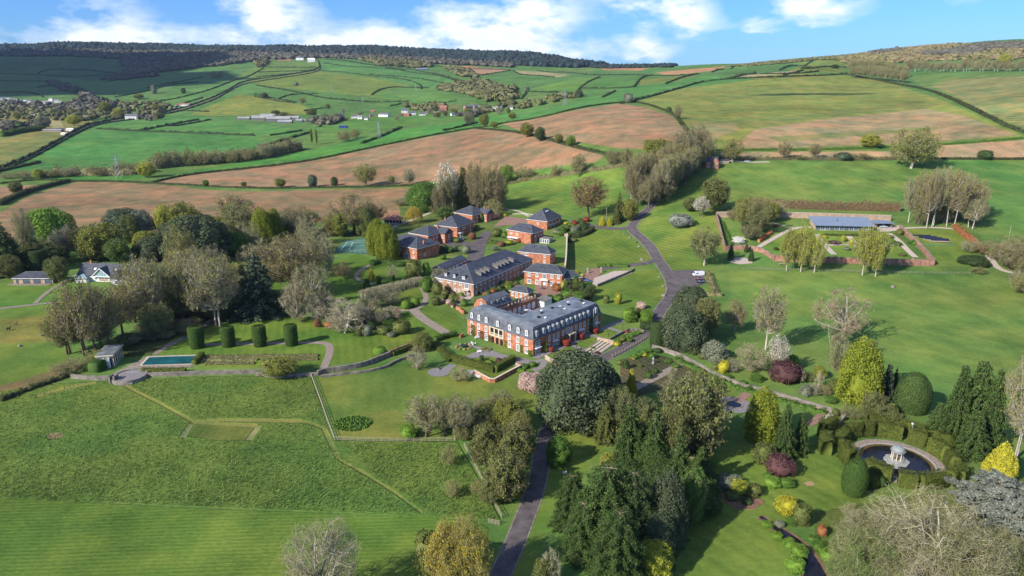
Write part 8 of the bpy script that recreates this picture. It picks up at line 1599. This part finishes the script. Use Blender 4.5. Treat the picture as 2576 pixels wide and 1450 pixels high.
# vegetable garden: solar panels, netting
sp=at(2348,603);sr=empty('solar_array',sp,-.18,'four rows of black solar panels on the vegetable garden lawn','solar panels');M_PV=mat('solar_black',(.012,.014,.03),rough=.15,spec=.8,var=.1)
for k in range(4):
    b=MB();y0=-4+k*2.5;x0=3.4-k*2.0-6;b.add([(x0,y0,.3),(x0+9,y0,.3),(x0+9,y0+1.9,1.25),(x0,y0+1.9,1.25),(x0,y0,.36),(x0+9,y0,.36),(x0+9,y0+1.9,1.31),(x0,y0+1.9,1.31)],[(0,3,2,1),(4,5,6,7),(0,1,5,4),(1,2,6,5),(2,3,7,6),(3,0,4,7)]);b.build('panel',M_PV,sr)
    b=MB();b.box(x0-.2,y0-.2,-.3,x0+9.2,y0+2.0,.26);b.build('base',M_WOOD,sr)
fence([(2310,619),(2360,620),(2400,619)],1.3,'low teal netting fence on the vegetable garden lawn',mat('teal_net',(.03,.22,.20)),3,5,mesh=bpy.data.materials['teal_net'])
sgn=at(1420,1200);s=empty('signboard',sgn,.2,'small white board on a post beside the drive','sign');b=MB();b.box(-.5,-.03,.9,.5,.03,1.5);b.build('board',M_WHITE,s);b=MB();b.box(-.05,.04,0,.05,.1,1.5);b.build('post',M_WOOD,s)
q=empty('garden_ornament',at(1643,915),0,'white stone ornament on a plinth in the kitchen garden','garden ornament');b=MB();b.lathe([(.45,0),(.45,.4),(.22,.5),(.2,1.3),(.42,1.4),(.42,1.55)],12);b.build('plinth',M_MARB,q);b=MB();b.lathe([(.3,1.55),(.4,1.8),(.2,2.1),(.1,2.4)],12);b.build('urn',M_MARB,q)
for x_,y_,l in((1478,688,'stone gate pier with ball finial at the left of the forecourt'),(1512,686,'stone gate pier with ball finial at the right of the forecourt')):
    g_=empty('gate_pier',at(x_,y_),0,l,'gate pier');b=MB();b.box(-.4,-.4,0,.4,.4,1.9).box(-.5,-.5,1.9,.5,.5,2.05);b.build('pier',M_BRICKP,g_);b=MB();b.lathe([(.3*math.sin(a)+.01,2.35-.3*math.cos(a))for a in np.linspace(0,PI,8)],12);b.build('ball_finial',M_CREAM,g_)
# patio seats and tables
def table(x,y,label,m=None):
    p=at(x,y);r=empty('garden_table',p,.3,label,'table');b=MB();b.lathe([(.5,.7),(.5,.75)],16);b.build('tabletop',m or M_WHITE,r);b=MB();b.lathe([(.25,0),(.05,.1),(.05,.7)],8);b.build('pedestal',m or M_WHITE,r)
    for i in range(4):a=i*PI/2+.3;c_=empty('garden_chair',(p[0]+math.cos(a)*.95,p[1]+math.sin(a)*.95,p[2]),a+PI/2,'small chair drawn up to the '+label,'chair','chairs at the '+label);s_=MB();s_.box(-.22,-.22,.42,.22,.22,.46);s_.build('seat',m or M_WHITE,c_);s_=MB();s_.box(-.22,-.26,.46,.22,-.22,.9);s_.build('backrest',m or M_WHITE,c_)
table(1188,868,'white garden table by the manor front',M_WHITE);table(1366,728,'dark table in the brick courtyard',M_BLACK);table(1297,903,'dark table beside the manor corner',M_BLACK);table(1585,806,'orange table on the far terrace',M_CLAY)
# stream in the lower right
strip('stream',[(1912,1300),(1945,1325),(1985,1350),(2015,1375),(2035,1400),(2048,1430),(2056,1470),(2062,1520)],3,M_WATER,.10,1.0,widths=[.8,1.6,2.2,2.4,4.2,5.4,6.2],label='narrow dark stream widening toward the bottom edge')
strip('stream_bank',[(1912,1300),(1945,1325),(1985,1350),(2015,1375),(2035,1400),(2048,1430),(2056,1470),(2062,1520)],3,M_DIRT,.06,1.0,widths=[1.8,2.8,3.6,3.8,5.6,6.8,7.6],label='muddy brown banks of the stream')
area('flower_bed',[(1812,1240),(1835,1230),(1900,1250),(1925,1262),(1900,1282),(1850,1282),(1820,1262)],M_DIRT,.05,'brown soil of the island bed')
area('flower_bed',[(853,1068),(880,1052),(905,1052),(925,1065),(920,1078),(880,1080)],LEAF['dark'],.05,'leafy oval bed of daffodils')
rg=np.random.default_rng(5);bd_=at(888,1067);k=1600;aa=rg.uniform(0,6.28,k);rr_=np.sqrt(rg.random(k));P=np.column_stack([bd_[0]+5.0*rr_*np.cos(aa),bd_[1]+4.2*rr_*np.sin(aa),np.zeros(k)]);P[:,2]=gz(P[:,0],P[:,1])+rg.random(k)*.45
lv,lf_=leaves(P,rg.normal(size=(k,3))+np.array([0,0,.5]),np.full(k,.45),rg,.8);tag(link('bulb_foliage',meshdata('bulb_foliage',lv,lf_,LEAF['green'])),'oval patch of green bulb leaves on the lower lawn','plants',kind='stuff')
# long grass tufts of the meadow
def tufts(poly,n,seed,label):
    poly=np.array(poly,float);rg=np.random.default_rng(seed);x0,y0=poly.min(0);x1,y1=poly.max(0);px=rg.uniform(x0,x1,n);py=rg.uniform(y0,y1,n);ins=np.zeros(n,bool)
    for i in range(len(poly)):
        ax,ay=poly[i];bx,by=poly[i-1]
        if ay!=by:ins^=((ay>py)!=(by>py))&(px<(bx-ax)*(py-ay)/(by-ay)+ax)
    px,py=px[ins],py[ins];v=(py-CY)/F;t=CH/(SP+v*CP);X=(px-CX)/F*t;Y=t*(CP-v*SP);P=np.column_stack([X,Y,gz(X,Y)+.05]);D_=unit(rg.normal(size=P.shape)*.35+np.array([.5,.35,.75]));sv,sf=slivers(P,D_,rg.uniform(.35,.9,len(P)),rg.uniform(.1,.28,len(P)),rg)
    return tag(link('long_grass',meshdata('long_grass',sv,sf,M_TUFT)),label,'grass',kind='stuff')
M_TUFT=mat('long_grass',(.095,.16,.036),scale=.06,base2=(.145,.19,.05),island=.5,trans=.2)
tufts([(-40,1005),(0,998),(160,985),(270,960),(480,1070),(455,1108),(540,1112),(640,1112),(660,1066),(780,1068),(830,1125),(900,1190),(1050,1292),(500,1278),(-40,1250)],18000,1,'long tussocky meadow grass left of the mown path')
tufts([(300,962),(520,950),(775,952),(830,1090),(780,1054),(490,1054)],6000,2,'long meadow grass below the terrace wall');tufts([(860,1115),(1150,1118),(1180,1180),(1250,1310),(1075,1290),(930,1190)],5000,3,'long meadow grass below the post and rail fence')
# ---------------------------------------------------------------- valley haze
def haze():
    b = MB(); b.box(-9000, -400, -330, 9000, 8600, 470); m = bpy.data.materials.new('haze_air'); m.use_nodes = True; nt = m.node_tree; nt.nodes.remove(nt.nodes['Principled BSDF'])
    v = nt.nodes.new('ShaderNodeVolumePrincipled'); v.inputs['Color'].default_value = (.62, .78, 1, 1); v.inputs['Density'].default_value = .00003; v.inputs['Anisotropy'].default_value = .2; nt.links.new(v.outputs[0], nt.nodes['Material Output'].inputs['Volume'])
    tag(link('haze', b.me('haze', m)), 'thin blue haze in the valley air', kind='stuff')
haze()
